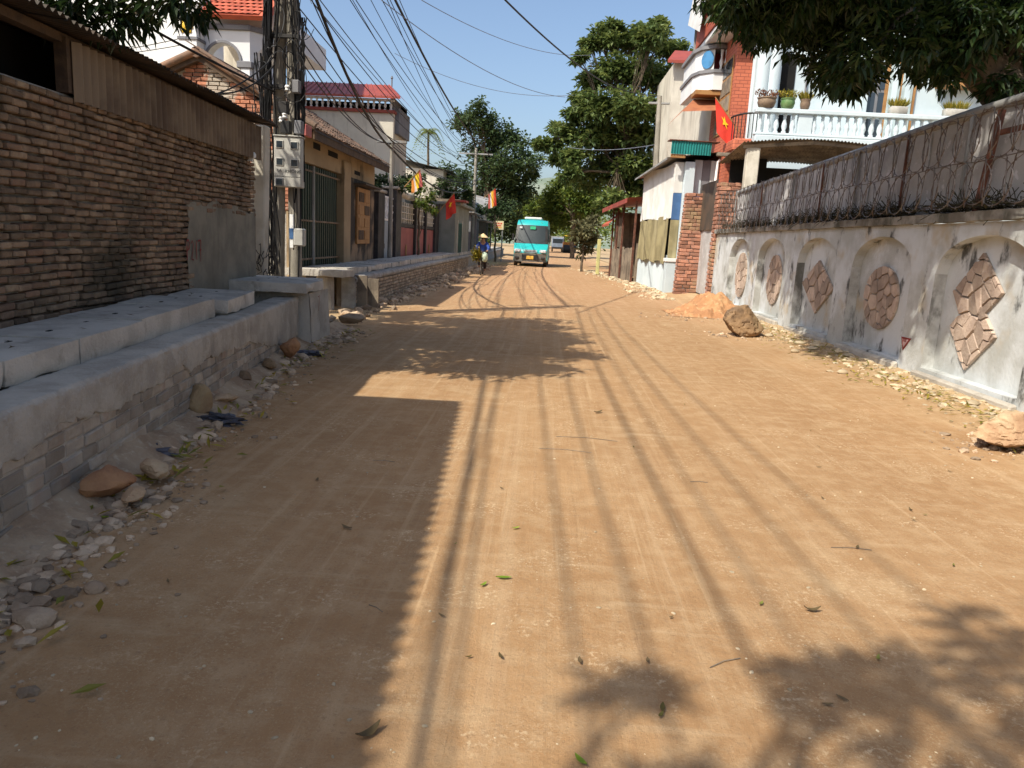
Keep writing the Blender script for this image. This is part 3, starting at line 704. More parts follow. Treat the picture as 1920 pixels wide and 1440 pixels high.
# pendant cable tangle on the pole
tg = MB()
for k in range(44):
    z = RND.uniform(7.5, 9.0); x = RND.uniform(-.24,.26); y = RND.uniform(-.25,-.05); pts = []
    zend = RND.choice([.7, 1.2, 2.0, 3.3, 3.6, 4.4, 4.8])
    ox = RND.choice([-.30, -.26, -.2, .2, .26, .3, RND.uniform(-.3,.3)])
    nseg = 14
    for j in range(nseg+1):
        tt = j/nseg; zz_ = z + (zend-z)*tt
        pts.append((x + (ox-x)*min(1,tt*1.6) + RND.uniform(-.03,.03), y + RND.uniform(-.03,.03), zz_))
    tg.tube(pts, RND.choice([.006,.008,.010,.014]), 4, False)
for k in range(26):   # loops and coils
    c = Vector((RND.uniform(-.3,.35), RND.uniform(-.35,-.15), RND.uniform(3.4, 7.0))); R_ = RND.uniform(.08,.32); n = 14; a0 = RND.uniform(0,6)
    pts = [(c.x + R_*.7*math.cos(a0+j/n*5.2), c.y + .05*math.sin(j), c.z + R_*1.3*math.sin(a0+j/n*5.2)) for j in range(n+1)]
    tg.tube(pts, RND.choice([.006,.009]), 4, False)
for k in range(22):  # loose tails below the box and to the left
    c = Vector((RND.uniform(-.55,-.25), -.2, RND.uniform(2.2,3.6))); pts = [c]
    for j in range(12): pts.append(pts[-1] + Vector((RND.uniform(-.05,.05), RND.uniform(-.03,.03), RND.uniform(-.28,-.08))))
    tg.tube([q for q in pts if q.z > .4], .008, 4, False) if pts[1].z > .4 else None
for k in range(13):   # thick dark bundle down the left side
    xo = -.36 + RND.gauss(0,.05); yo = -.22+RND.gauss(0,.05)
    tg.tube([(xo + .05*math.sin(j*.7+k) + .012*j, yo, 4.4-.26*j) for j in range(15)], .009, 4, False)
for k in range(12):
    tg.tube([(.34 + RND.gauss(0,.02) + .02*math.sin(j*.9+k), -.15, 5.0-.22*j) for j in range(13)], .009, 4, False)
tg.build('cable_tangle', m_cable, pole, kind='stuff', recalc=False)
for i,(px,py) in enumerate(((533,222),(538,171),(527,230))):
    q = AY(px, py, 12.95); mb = MB(); mb.lathe([(.03,0),(.05,.02),(.035,.05),(.05,.07),(.03,.1)], (q.x-PA.x, -.28, q.z), 8); mb.build('insulator', m_white, pole, smooth=60)

# ---- tile-roofed house with yellow front
H1 = Fr((-4.9, 14.75), 90.5)
h1 = H1.th('tiled_house', 'old house with brown tiled roof, bare brick gable and yellow front', 'house')
HL = 6.95; EZ = 3.55; RZ = 4.68; RD = 1.82       # length, eave, ridge height and setback
ug = H1.uv(561, 400)[0]; ug2 = H1.uv(640, 400)[0]; uc2 = H1.uv(652.5, 400)[0]; gz = H1.uv(640, 326)[1]
mb = MB(); mb.box(0, .22, .0, .2, 0, EZ-.02); mb.box(.22, HL, .0, .2, gz, EZ-.02); mb.build('front_wall', m_yellowwall, h1)
mb = MB(); mb.box(uc2, HL, .003, .2, 0, gz-.001); mb.build('side_wall', m_sootwall, h1)
mb = MB(); mb.cb(ug2, uc2, -.07, .2, 0, EZ-.35, .01); mb.build('pilaster', m_yellowwall, h1)
bxs(h1, 'vent_slot', m_dark, [(1.1, 1.6, -.004, .0, gz+.32, gz+.45), (2.2, 3.0, -.004, .0, gz+.30, gz+.42), (4.6, 5.2, -.004, .0, gz+.1, gz+.2)])
mb = MB(); mb.box(.2, HL, 4.0, 4.2, 0, EZ); mb.box(HL-.2, HL, .2, 4.0, 0, EZ); mb.box(.2, HL-.2, 1.6, 1.65, 0, EZ); mb.build('back_wall', m_greyhouse, h1)
mb = MB(); mb.prism([(.2,EZ),(4.0,EZ),(RD,RZ-.12)], HL-.2, HL, ax='x'); mb.build('gable_far', m_greyhouse, h1)
# near gable of bare brick
gw = MB(); gw.prism([(.0,0),(.0,EZ-.05),(RD,RZ-.1),(4.2,EZ-.05),(4.2,0)], .03, .2, ax='x'); gw.build('gable_core', m_mortar, h1)
its = []
for (m, k) in bricks(0, 4.2, 1.6, RZ, .21, .075, .012, 0, lambda x, z: z < EZ-.08+(RZ-EZ)*(1-abs(x-RD)/RD) , jy=.008):
    its.append((Matrix.Rotation(math.radians(-90), 4, 'Z') @ Matrix.Translation((-4.2,0,0)) @ m, k))
# rotated frame: local y -> along gable
its = [(Matrix.Translation((.02, 4.2, 0)) @ Matrix.Rotation(math.radians(-90), 4, 'Z') @ m, k) for m, k in bricks(0, 4.2, 1.9, RZ, .21, .075, .012, 0, lambda x, z: z < EZ-.08+(RZ-EZ)*(1-abs((4.2-x)-RD)/(RD+.15)), jy=.008)]
pieces(h1, 'brick', its, brick_variants(.21, .075, .08, 5, .008, .006), m_brick_red, 300)
# roof tiles
sl = math.hypot(RD+.45, RZ-EZ+.3); ang = math.atan2(RZ-EZ+.18, RD+.4)
def tile(wd=.2, ln=.3):
    t_ = MB(); t_.grid(lambda u, v: (-wd/2+wd*u, ln*v, .022*math.sin(u*math.pi)+.012*(1-v)), 4, 1)
    t_.add([(-wd/2,0,-.012),(wd/2,0,-.012),(wd/2,0,.0),(-wd/2,0,.0)], [(0,1,2,3)]); return t_
items = []
y0, z0 = -.40, EZ-.10
rows = int((RD+.40)/(.25*math.cos(ang)))+1
for r_ in range(rows):
    d = r_*.25; nx_ = int((HL+.5)/.2)
    for c_ in range(nx_):
        m = Matrix.Translation((-.15+c_*.2+RND.uniform(-.01,.01), y0+d*math.cos(ang), z0+d*math.sin(ang)+RND.uniform(0,.015))) @ Euler((ang+RND.uniform(-.05,.03), RND.uniform(-.05,.05), RND.uniform(-.05,.05))).to_matrix().to_4x4()
        items.append((m, RND.randrange(3)))
pieces(h1, 'roof_tile', items, [tile(.2,.3), tile(.19,.31), tile(.205,.29)], m_tile_old, 300)
mb = MB()
mb.prism([(-.42,EZ-.16),(-.38,EZ-.10),(RD,RZ-.02),(4.6,EZ-.12),(4.6,EZ-.2),(RD,RZ-.12)], -.13, HL+.15, ax='x'); mb.build('roof_deck', m_wood_dark, h1)
mb = MB(); mb.tube([(-.2+(HL+.5)*i/14, RD, RZ+.03+RND.uniform(-.01,.01)) for i in range(15)], .1, 8); mb.build('ridge_cap', m_tile_old, h1, smooth=60)
mb = MB(); mb.tube([(-.16, -.42+(RD+.42)*i/8, EZ-.1+(RZ-EZ+.14)*i/8+.03) for i in range(9)], .07, 7); mb.build('verge_cap', m_tile_old, h1, smooth=60)
mb = MB(); mb.tube([(-.16, 4.6-(4.6-RD)*i/8, EZ-.14+(RZ-EZ+.16)*i/8+.03) for i in range(9)], .07, 7); mb.build('verge_cap', m_tile_old, h1, smooth=60)
mb = MB(); mb.cb(-.12, HL+.12, -.40, -.36, EZ-.30, EZ-.14, .006); mb.build('fascia_board', m_wood_dark, h1)
q = H1.uv(580, 246, -.5); mb = MB(); mb.cb(q[0]-.16, q[0]+.16, -.5, -.44, q[1]-.10, q[1]+.10, .01); mb.build('red_plate', m_redpanel, h1)
# folding steel gate
nb = 34; zg0 = .03; zg1 = gz-.02
for i in range(nb):
    xx = .24 + (ug2-.26-.22)*(i+.5)/nb
    mb = MB(); mb.cb(xx-.022, xx+.022, .06+.012*(i % 2), .09+.012*(i % 2), zg0, zg1, .006); mb.build('gate_bar', m_gate_green, h1)
mb = MB(); mb.box(.22, ug2, .115, .125, zg0, zg1); mb.build('gate_backing', m_gate_green, h1)
for z in (zg0+.1, (zg0+zg1)*.33, (zg0+zg1)*.6, zg1-.12):
    mb = MB(); mb.cb(.22, ug2, .045, .058, z-.02, z+.02, .004); mb.build('gate_rail', m_tin_brown, h1)
xm = H1.uv(592, 420)[0]; mb = MB(); mb.cb(xm-.035, xm+.035, .03, .075, zg0, zg1, .006); mb.build('gate_stile', m_tin_grey, h1)
# timber window
xa, za = H1.uv(668, 356); xb, zb = H1.uv(688, 452)
mb = MB(); mb.cb(xa-.07, xb+.07, -.06, .0, zb-.07, za+.07, .01); wf = mb.build('window_frame', m_wood_orange, h1)
for i in range(2):
    for j in range(4):
        dx = (xb-xa)/2; dz = (za-zb)/4
        mb = MB(); mb.cb(xa+i*dx+.05, xa+(i+1)*dx-.05, -.075, -.061, zb+j*dz+.04, zb+(j+1)*dz-.04, .008); mb.build('shutter_panel', m_wood_dark if (i+j) % 3 == 0 else m_wood_orange, wf)
mb = MB(); mb.box(xa-.3, xb+.35, -.32, .0, za+.12, za+.16); mb.build('window_hood', m_tin_dark, h1)

# ---- courtyard wall with grey door and red panelled fence
FW = Fr((-5.1, 21.9), 90)
cw = FW.th('courtyard_gate', 'grey steel door with white lattice between black pillars', 'gate')
def X(px): return FW.uv(px, 420)[0]
zt = 3.0
for a, b, zt_ in ((702, 714, 2.75), (736, 746, 3.0)):
    mb = MB(); mb.cb(X(a), X(b), -.12, .35, 0, zt_, .01); mb.build('pillar', m_blackstone, cw)
    mb = MB(); mb.cb(X(a)-.06, X(b)+.06, -.18, .41, zt_+.002, zt_+.09, .02); mb.build('pillar_cap', m_concrete, cw)
mb = MB(); mb.cb(X(715), X(735.5), .0, .05, .1, 1.95, .006); d_ = mb.build('door', m_greydoor, cw)
mb = MB(); mb.tube([(X(718), -.05, 1.1), (X(718), -.05, 1.25)], .015, 6); mb.build('handle', m_metal_dark, d_)
mb = MB(); mb.cb(X(714.5), X(736), -.01, .06, 1.96, 2.04, .006); mb.build('lattice_rail', m_white, cw)
mb = MB(); mb.cb(X(714.5), X(736), -.01, .06, 2.66, 2.72, .006); mb.build('lattice_rail', m_white, cw)
for i in range(4):
    xx = X(715)+(X(735)-X(715))*(i+.5)/4
    mb = MB(); mb.lathe([(.07,2.05),(.05,2.12),(.10,2.25),(.05,2.34),(.09,2.45),(.05,2.55),(.08,2.65)], (xx, .02, 0), 8); mb.build('lattice_baluster', m_white, cw, smooth=60)
mb = MB(); mb.box(X(714), X(736), .3, .36, 0, 2.6); mb.build('dark_backing', m_dark, cw)
mb = MB(); mb.lathe([(.02,0),(.05,.02),(.13,.06),(.18,.15),(.19,.24),(.15,.35),(.06,.40)], (X(742), .1, 3.09), 12); mb.build('globe_lamp', m_post, cw, smooth=180)
rf = FW.th('panelled_fence', 'fence of red panels below cream lattice between dark posts', 'fence')
xs_ = [X(746), X(776.5), X(795.5), X(813.5)]
for i in range(4):
    if i in (0,): continue
    mb = MB(); mb.cb(xs_[i]-.12, xs_[i]+.12, -.10, .14, 0, 2.92-.05*i, .01); mb.build('post', m_blackstone, rf)
for i in range(3):
    a, b = xs_[i]+.14, xs_[i+1]-.14
    if i == 0: a = xs_[0]+.02
    mb = MB(); mb.cb(a, b, .0, .06, .1, 1.80, .008); pn = mb.build('red_panel', m_redpanel, rf)
    mb = MB(); c_ = (a+b)/2; mb.lathe([(.02,0),(.14,.01),(.16,.03),(.02,.05)], (0,0,0), 12); mb.v = [(c_+v[0], -.005-v[2]*.6, .98+v[1]*1.5) for v in mb.v]; mb.build('rosette', m_wood_orange, pn)
    mb = MB(); mb.cb(a, b, -.03, .09, 1.82, 1.94, .01); mb.build('middle_rail', m_blackstone, rf)
    mb = MB(); mb.box(a, b, .06, .09, 1.945, 2.70); lt = mb.build('lattice_panel', m_post, rf)
    n_ = 7
    for j in range(n_):
        xx = a+(b-a)*(j+.5)/n_; mb = MB(); mb.cb(xx-.035, xx+.035, .0, .055, 1.95, 2.69, .01); mb.build('lattice_bar', m_post, lt)
    for z in (2.1, 2.32, 2.54): mb = MB(); mb.cb(a, b, -.02, -.002, z-.022, z+.022, .006); mb.build('lattice_slat', m_post, lt)
mb = MB(); mb.tube([(xs_[0]-.2+(xs_[3]-xs_[0]+.2)*i/16, .06, 2.98-.15*i/16+.02*math.sin(i*1.3)) for i in range(17)], .13, 8); mb.build('coping_roll', m_post, rf, smooth=60)
mb = MB(); mb.cb(X(814), X(823), -.1, .5, 0, 3.0, .01); mb.build('end_pillar', m_blackstone, rf)

# ---- small grey house with green door
gh = thing('grey_house', 'small flat grey rendered house with a narrow green door', 'house', (-4.25, 35.2, 0), math.radians(90))
mb = MB(); mb.box(0, 6.2, 0, 3.6, 0, 3.0); mb.build('wall', m_greyhouse, gh)
mb = MB(); mb.cb(-.15, 6.4, -.25, 3.8, 3.002, 3.14, .02); mb.build('roof', m_greyhouse, gh)
mb = MB(); mb.box(.8, 2.6, -.035, -.002, .1, 2.25); gd = mb.build('door', m_greendoor, gh)
mb = MB(); mb.box(.7, .8, -.06, -.002, .05, 2.35); mb.build('door_frame', m_cream, gd)
mb = MB(); mb.box(2.6, 2.7, -.06, -.002, .05, 2.35); mb.build('door_frame', m_cream, gd)
mb = MB(); mb.cb(-.3, .9, -.5, .3, 3.145, 3.23, .01); mb.build('red_awning', m_tin_red, gh)
for i in range(9):
    mb = MB(); mb.box(.83+i*.2, .85+i*.2, -.05, -.037, .12, 2.2); mb.build('door_bar', m_greendoor, gd)
# ---- dim row of shopfronts further along
sf = thing('shop_row', 'dim row of weathered shopfronts under patched awnings', 'building', (-4.75, 42.2, 0), math.radians(90))
mb = MB(); mb.box(0, 3.6, .1, 4, 0, 3.6); mb.build('wall', m_wood_grey, sf)
mb = MB(); mb.box(3.7, 8.4, .9, 4.5, 0, 3.0); mb.build('wall', m_greyhouse, sf)
mb = MB(); mb.box(8.6, 17, .5, 5, 0, 3.2); mb.build('wall', m_wood_grey, sf)
bxs(sf, 'opening', m_dark, [(.9, 3.2, .06, .098, .1, 2.5), (4.2, 8.0, .86, .898, .1, 2.3), (9.2, 12.4, .45, .498, .1, 2.4), (13, 16, .45, .498, .1, 2.4)])
bxs(sf, 'post', m_trim_grey, [(.2,.32,-.5,-.38,0,2.9), (3.6,3.72,-.5,-.38,0,2.9), (8.4,8.55,-.2,-.05,0,2.8), (12.6,12.75,-.5,-.35,0,2.7), (16.4,16.5,-.5,-.4,0,2.7)])
bxs(sf, 'awning', m_tin_grey, [(-.1, 3.8, -.7, .05, 2.92, 2.98), (8.2, 17, -.7, .4, 2.75, 2.80)])
bxs(sf, 'hanging_board', m_wood_dark, [(1.0, 2.2, -.1, .05, 2.5, 2.9), (4.0, 5.4, .75, .85, 2.3, 2.8), (.35,.8,-.05,.05,.1,1.9)])
mb = MB(); mb.add([(9.0,-.5,2.9),(12.5,-.5,4.4),(12.5,.6,4.6),(9.0,.6,3.2)], [(0,1,2,3)]); mb.add([(12.5,-.5,4.4),(14.0,-.2,1.9),(14.0,.5,1.9),(12.5,.6,4.6)], [(0,1,2,3)]); mb.build('hanging_sheet', m_tin_grey, sf, recalc=False)
mb = MB(); mb.box(3, 10, 1.5, 6, 3.0, 5.4); mb.build('upper_storey', m_cream, sf)
mb = MB(); mb.add([(2.6,.9,5.3),(10.4,.9,5.3),(10.4,6,6.3),(2.6,6,6.3)], [(0,1,2,3)]); mb.build('roof', m_tin_grey, sf, recalc=False)
# ---- shop sign
p = AY(934.5, 422, 54)
t = thing('shop_sign', 'small yellow and white shop board on two thin steel rails', 'sign', (p.x, 54, 0), 0)
a = AY(925, 414, 54); b = AY(944, 431, 54); w2 = (b.x-a.x)/2; zc = (a.z+b.z)/2; hh = (a.z-b.z)/2
mb = MB(); mb.cb(-w2, w2, -.03, .03, zc-hh, zc+hh, .008); mb.build('board', M('sign_yellow', (.72,.62,.38), (.66,.58,.40), 3, .5, 0), t)
for z, c_, s_ in ((zc+hh*.45, m_flag_red, .8), (zc-hh*.05, m_flag_red, .6), (zc-hh*.5, M('sign_orange', (.75,.38,.05), None, 3, .5, 0), .7)):
    for k in range(5):
        mb = MB(); x0 = -w2*s_+2*w2*s_*k/5; mb.box(x0, x0+2*w2*s_/5*.7, -.036, -.0305, z-.05, z+.05); mb.build('lettering', c_, t)
for z in (zc+.12, zc-.16): mb = MB(); mb.tube([(-2.6, 0, z), (-w2, 0, z)], .025, 6); mb.build('rail', m_tin_grey, t)
mb = MB(); mb.tube([(.3, .05, 0), (.3, .05, zc+hh)], .045, 8); mb.build('post', m_tin_grey, t)
mb = MB(); mb.tube([(-2.6, 0, 0), (-2.6, 0, zc+.5)], .045, 8); mb.build('post', m_tin_grey, t)
# ================================================================== LEFT, BEHIND
# ---- white villa with arched porch
vil = thing('white_villa', 'white villa with arched porch, grey trim and red tiled roof', 'house', (-8.4, 20.0, 0))
# big plain wall to the left
mb = MB(); mb.box(-16, -2.05, 3.0, 9, 0, 12); mb.build('side_wall', m_house_w, vil)
px = lambda a, b, Y=20.0: AY(a, b, Y) - Vector((-8.4, 20.0, 0))
# front arcade: arch ring polygon facing the viewer
A0 = px(392, 128); cx = (px(387,90).x + px(449,90).x)/2; ra = (px(449,90).x - px(387,90).x)/2; zs = px(420,110).z - .05
ztop = px(420, 56).z; xl = px(362,60).x; xr = px(468,60).x
def arch_wall(x0, x1, z0, z1, cx, r, zs, y0, y1, n=16):
    mb = MB(); P = []
    for i in range(n+1):
        a = math.pi - math.pi*i/n; P.append((cx+r*math.cos(a), zs+r*math.sin(a)))
    # spandrels as strips from arch to top, both faces and soffit
    for i in range(n):
        (xa, za), (xb, zb) = P[i], P[i+1]
        mb.add([(xa,y0,za),(xb,y0,zb),(xb,y0,z1),(xa,y0,z1),(xa,y1,za),(xb,y1,zb),(xb,y1,z1),(xa,y1,z1)],
               [(0,1,2,3),(7,6,5,4),(0,4,5,1)])
    mb.box(x0, cx-r, y0, y1, z0, z1); mb.box(cx+r, x1, y0, y1, z0, z1); return mb
arch_wall(xl, xr, 3.0, ztop, cx, ra, zs, 0, .3).build('arcade', m_house_w, vil)
mb = MB(); n = 16
for i in range(n):
    a0 = math.pi*i/n; a1 = math.pi*(i+1)/n
    mb.add([(cx+(ra+d)*math.cos(a), y, zs+(ra+d)*math.sin(a)) for a in (a0,a1) for d in (0,.06) for y in (-.04,.0)], [(0,1,3,2),(4,6,7,5),(2,3,7,6),(0,4,5,1),(0,2,6,4)])
mb.build('arch_trim', m_trim_grey, vil)
for xa, xb in ((cx+ra-.05, xr+.08),):
    mb = MB(); mb.cb(xa, xb, -.10, .36, zs-.17, zs-.0, .02); mb.build('capital', m_trim_grey, vil)
    mb = MB(); mb.cb(xa+.10, xb-.06, -.06, .32, 3.0, zs-.17, .01); mb.build('column', m_house_w, vil)
# street-side wall of the porch with a second arch, turned away
sidef = thing('tmp', None, None); bpy.data.objects.remove(sidef)
sw = arch_wall(0, 1.25, 3.0, ztop, .66, .5, zs, 0, .3); ca = math.radians(52)
sw.v = [(xr + v[0]*math.cos(ca) - v[1]*math.sin(ca)*-1*0 - v[1]*math.sin(ca)*0, v[0]*math.sin(ca) + v[1], v[2]) for v in sw.v]
sw.build('arcade', m_house_w, vil)
mb = MB(); mb.box(-.1, 1.2, -.05, .35, zs-.6, zs-.5); mb.box(-.1,1.2,-.05,.35,zs-.95,zs-.85)
mb.v = [(xr + v[0]*math.cos(ca), v[0]*math.sin(ca)+v[1], v[2]) for v in mb.v]; mb.build('railing', m_trim_grey, vil, kind='stuff')
mb = MB(); mb.cb(xl-.05, xr+.04, -.07, .37, ztop+.002, ztop+.13, .015); mb.build('cornice', m_trim_grey, vil)
mb = MB(); mb.cb(-.03, 1.3, -.07, .3, ztop+.004, ztop+.128, .015); mb.v = [(xr + v[0]*math.cos(ca), v[0]*math.sin(ca)+v[1], v[2]) for v in mb.v]; mb.build('cornice', m_trim_grey, vil)
mb = MB(); mb.box(xl+.1, xr+.5, .35, 5, ztop+.131, ztop+.75); mb.build('upper_wall', m_house_w, vil)
mb = MB(); mb.box(xl+.1, xr-.1, 1.6, 1.8, 0, ztop); mb.build('porch_back', m_cream, vil)
mb = MB(); mb.box(xl, xr+.6, .0, 5, 0, 2.98); mb.build('lower_storey', m_house_w, vil)
# pier with gold emblem
pc = px(367, 60); pw = .23
mb = MB(); mb.cb(pc.x-pw, pc.x+pw, -.45, .0, 3, px(367,46).z, .01); mb.build('pier', m_house_w, vil)
mb = MB(); mb.cb(pc.x-pw-.04, pc.x+pw+.04, -.5, .03, px(367,46).z+.002, px(367,39).z, .02); mb.build('pier_cap', m_trim_grey, vil)
mb = MB(); mb.cb(pc.x-pw-.03, pc.x+pw+.03, -.48, .02, px(367,83).z, px(367,77).z, .01); mb.build('pier_band', m_trim_grey, vil)
ez = px(362,60).z; em = MB(); em.lathe([(.02,0),(.12,.005),(.14,.02),(.09,.035),(.10,.05),(.02,.06)], (0,0,0), 10); em.v = [(pc.x-.03+v[0], -.452-v[2], ez+v[1]) for v in em.v]; em.build('emblem', m_gold, vil)
for k in range(8):
    a = k*math.pi/4; mb = MB(); mb.lathe([(.01,0),(.045,.01),(.02,.03)], (0,0,0), 6); mb.v = [(pc.x-.03+.14*math.cos(a)+v[0], -.452-v[2], ez+.14*math.sin(a)+v[1]) for v in mb.v]; mb.build('petal', m_gold, vil)
# tiled porch roof
zr0 = px(445, 33).z; xa_, xb_ = px(383,30).x, px(508,38).x
items = []
for r_ in range(11):
    for c_ in range(int((xb_-xa_)/.16)):
        m = Matrix.Translation((xa_+c_*.16+(.08 if r_ % 2 else 0), -.35+r_*.19, zr0+r_*.13)) @ Euler((math.atan2(.13,.19)-.05, 0, 0)).to_matrix().to_4x4()
        items.append((m, 0))
pieces(vil, 'roof_tile', items, [tile(.165,.25)], m_tile_red, 300)
mb = MB(); mb.prism([(-.36, zr0-.03),(1.85, zr0+1.48),(1.85,zr0+1.2),(-.2, zr0-.1)], xa_, xb_, ax='x'); mb.build('roof_deck', m_tile_red, vil)
mb = MB(); mb.prism([(0, zr0+.1),(1.5, zr0+2.2),(1.5, zr0+2.6),(-.1, zr0+.3)], xa_-.45, xa_-.02, ax='x'); mb.build('dormer_cheek', m_house_w, vil)

# ---- house with balustraded loggia under a red roof
Y0 = 30.0
bh = thing('loggia_house', 'cream house with white balustrade loggia below a red tin roof', 'house', (-8, Y0, 0))
P = lambda a, b, Y=Y0: AY(a, b, Y) - Vector((-8, Y0, 0))
xl = -2.6; xr = P(738, 213).x; zb = P(650, 209).z
mb = MB(); mb.box(xl, xr, 0, 2.8, 0, zb); mb.build('wall', m_cream, bh)
mb = MB(); mb.cb(xl, xr+.06, -.10, 2.9, zb+.002, P(650,203).z, .01); mb.build('red_band', m_tin_red, bh)
z0 = P(650,203).z+.004; z1 = P(650,184).z
mb = MB(); mb.box(xl, xr, 1.4, 2.8, z0, z1+.1); mb.build('loggia_back', m_dark, bh)
mb = MB(); mb.cb(xl, xr+.02, -.06, .1, z1-.05, z1+.03, .01); mb.build('top_rail', m_white, bh)
n = 20
for i in range(n):
    xx = xl + (xr-xl)*(i+.5)/n
    mb = MB(); mb.lathe([(.055,0),(.055,.03),(.03,.07),(.06,.16),(.03,.26),(.035,z1-z0-.1),(.055,z1-z0-.06)], (xx, .02, z0), 8); mb.build('baluster', m_white, bh, smooth=60)
mb = MB(); mb.box(xr-.16, xr, .12, 2.8, z0, z1+.1); mb.build('side_wall', m_trim_grey, bh)
zt = P(650,183).z+.06
rz1 = P(640,153,31.6).z
mb = MB(); mb.add([(xl,-.5,zt-.05),(xr+.35,-.5,zt-.02),(xr-.55,1.9,rz1),(xl,1.9,rz1)], [(0,1,2,3)]); mb.add([(xl,-.5,zt-.13),(xr+.35,-.5,zt-.10),(xr+.35,-.5,zt-.02),(xl,-.5,zt-.05)], [(0,1,2,3)])
mb.add([(xr+.35,-.5,zt-.02),(xr+.55,3.0,zt-.25),(xr-.55,3.2,rz1),(xr-.55,1.9,rz1)], [(0,1,2,3)]); mb.add([(xl,1.9,rz1),(xr-.55,1.9,rz1),(xr-.55,3.2,rz1),(xl,3.2,rz1)], [(0,1,2,3)]); mb.build('roof', m_tin_red, bh, recalc=False)
for i in range(22):
    t_ = i/21; a = Vector((xl+(xr+.3-xl)*t_, -.5, zt-.02)); b = Vector((xl+(xr-.6-xl)*t_, 1.88, rz1+.02)); mb = MB(); mb.tube([a, b], .02, 4); mb.build('roof_rib', m_tin_red, bh)
mb = MB(); mb.tube([(xr-.55, 2.2, rz1), (xr-.55, 2.2, rz1+.35)], .03, 5); mb.lathe([(.02,0),(.06,.03),(.02,.12)], (xr-.55,2.2,rz1+.3), 6); mb.build('finial', m_trim_grey, bh)
mb = MB(); mb.box(xr+.0, xr+.16, .3, 2.6, zb-.7, zt-.3); mb.build('side_bay', m_trim_grey, bh)
# ---- low red roof seen over the wall
t = thing('red_roofed_shed', 'low shed with bright red tin roof behind the courtyard wall', 'shed', (-6.6, 24.5, 0))
mb = MB(); mb.box(-.6, .8, 0, 2, 0, 3.0); mb.build('wall', m_cream, t)
mb = MB(); mb.add([(-.9,-.3,3.7),(.9,-.3,3.0),(.9,2.2,3.0),(-.9,2.2,3.7)], [(0,1,2,3)]); mb.build('roof', m_flag_red, t, recalc=False)

# ---- poles
def simple_pole(px, ptop, Y, label, arms=((.2,1.2),), r=.12, lean=0.0):
    p = AY(px, ptop, Y); t = thing('utility_pole', label, 'utility pole', (p.x, Y, 0))
    mb = MB(); mb.tube([(lean*(i/6-1), 0, p.z*i/6) for i in range(7)], [r*1.2-(r*.5)*i/6 for i in range(7)], 10); mb.build('pole_shaft', m_pole, t, smooth=60)
    for dz, L in arms: mb = MB(); mb.cb(-L/2, L/2, -.06, .06, p.z-dz-.04, p.z-dz+.04, .008); mb.build('crossarm', m_tin_grey, t)
    return t, Vector((p.x, Y, p.z))
_, PB = simple_pole(893, 278, 50, 'thin concrete utility pole with a crossarm before the big tree', ((.35, 2.2),))
_, PC = simple_pole(735, 266, 23.2, 'slim grey lamp post with flat bracket beside the grey door', ((.0, .9),), r=.07)
_, PD = simple_pole(1237, 180, 34, 'tall concrete utility pole beside the white tin shop', ((.3,.9),), r=.14, lean=-.25)
PZ = Vector((-4.2, -24, 8.8)); t = thing('utility_pole', 'concrete utility pole down the road behind the tin roofed building', 'utility pole', (PZ.x, PZ.y, 0))
mb = MB(); mb.tube([(0,0,9.2*i/6) for i in range(7)], [.15-.05*i/6 for i in range(7)], 10); mb.build('pole_shaft', m_pole, t)
# ---- flags
def flag(base, tip, size, label, mats, cat='flag', rot=0.0, star=False, hang=.5):
    """staff from base to tip with cloth hanging from the outer part"""
    t = thing('flag', label, cat, base); B = Vector(base); tp = Vector(tip)-B
    mb = MB(); mb.tube([(0,0,0), tp], .018, 6); mb.build('staff', m_wood_orange, t)
    L, H = size; n = len(mats); d = (-tp).normalized()
    for k, mt in enumerate(mats):
        mb = MB()
        def f(u, v, k=k):
            s = (k+u)/n; q = tp + d*(s*L*.75)
            sway = .06*math.sin(s*9+v*2.2)*v; z = -H*v*(1-.15*s)
            return (q.x + sway*.6 + .10*v*L*math.cos(rot), q.y + sway, q.z + z)
        mb.grid(f, 4, 10); mb.build('cloth', mt, t, smooth=180, recalc=False)
    if star:
        mb = MB(); pts = []
        for i in range(10):
            a = math.pi/2 + i*math.pi/5; r_ = (.30 if i % 2 == 0 else .12)*H*.62; s = .5 - r_*math.cos(a)/(L*.75); v = .38 - r_*math.sin(a)/H
            sway = .06*math.sin(s*9+v*2.2)*v; q = tp + d*(s*L*.75)
            pts.append((q.x + sway*.6 + .10*v*L*math.cos(rot), q.y + sway - .025, q.z - H*v*(1-.15*s)))
        c = Vector((0,0,0)); 
        for p_ in pts: c += Vector(p_)/10
        mb.add(pts + [tuple(c)], [(i, (i+1) % 10, 10) for i in range(10)]); mb.build('star', m_flag_yel, t, recalc=False)
    return t
m_fb = M('flag_blue', (.10,.16,.45), None, 2, .7, 0); m_fo = M('flag_orange', (.80,.30,.06), None, 2, .7, 0); m_fw = M('flag_white', (.75,.72,.68), None, 2, .7, 0); m_fp = M('flag_pink', (.66,.16,.13), None, 2, .7, 0)
flag(AY(750, 360, 26), AY(788, 318, 26.0), (.6, .55), 'striped yellow and pink prayer flag over the panelled fence', [m_fp, m_flag_yel, m_flag_yel, m_fw, m_fo])
flag(AY(820, 400, 34.2), AY(852, 362, 34.2), (.8, .85), 'red flag with yellow star leaning out over the grey house', [m_flag_red], star=True)
flag(AY(906, 372, 50), AY(929, 353, 50), (.8, 1.1), 'striped red white and yellow prayer flag on the thin pole', [m_flag_red, m_fo, m_flag_yel, m_fw, m_fp])
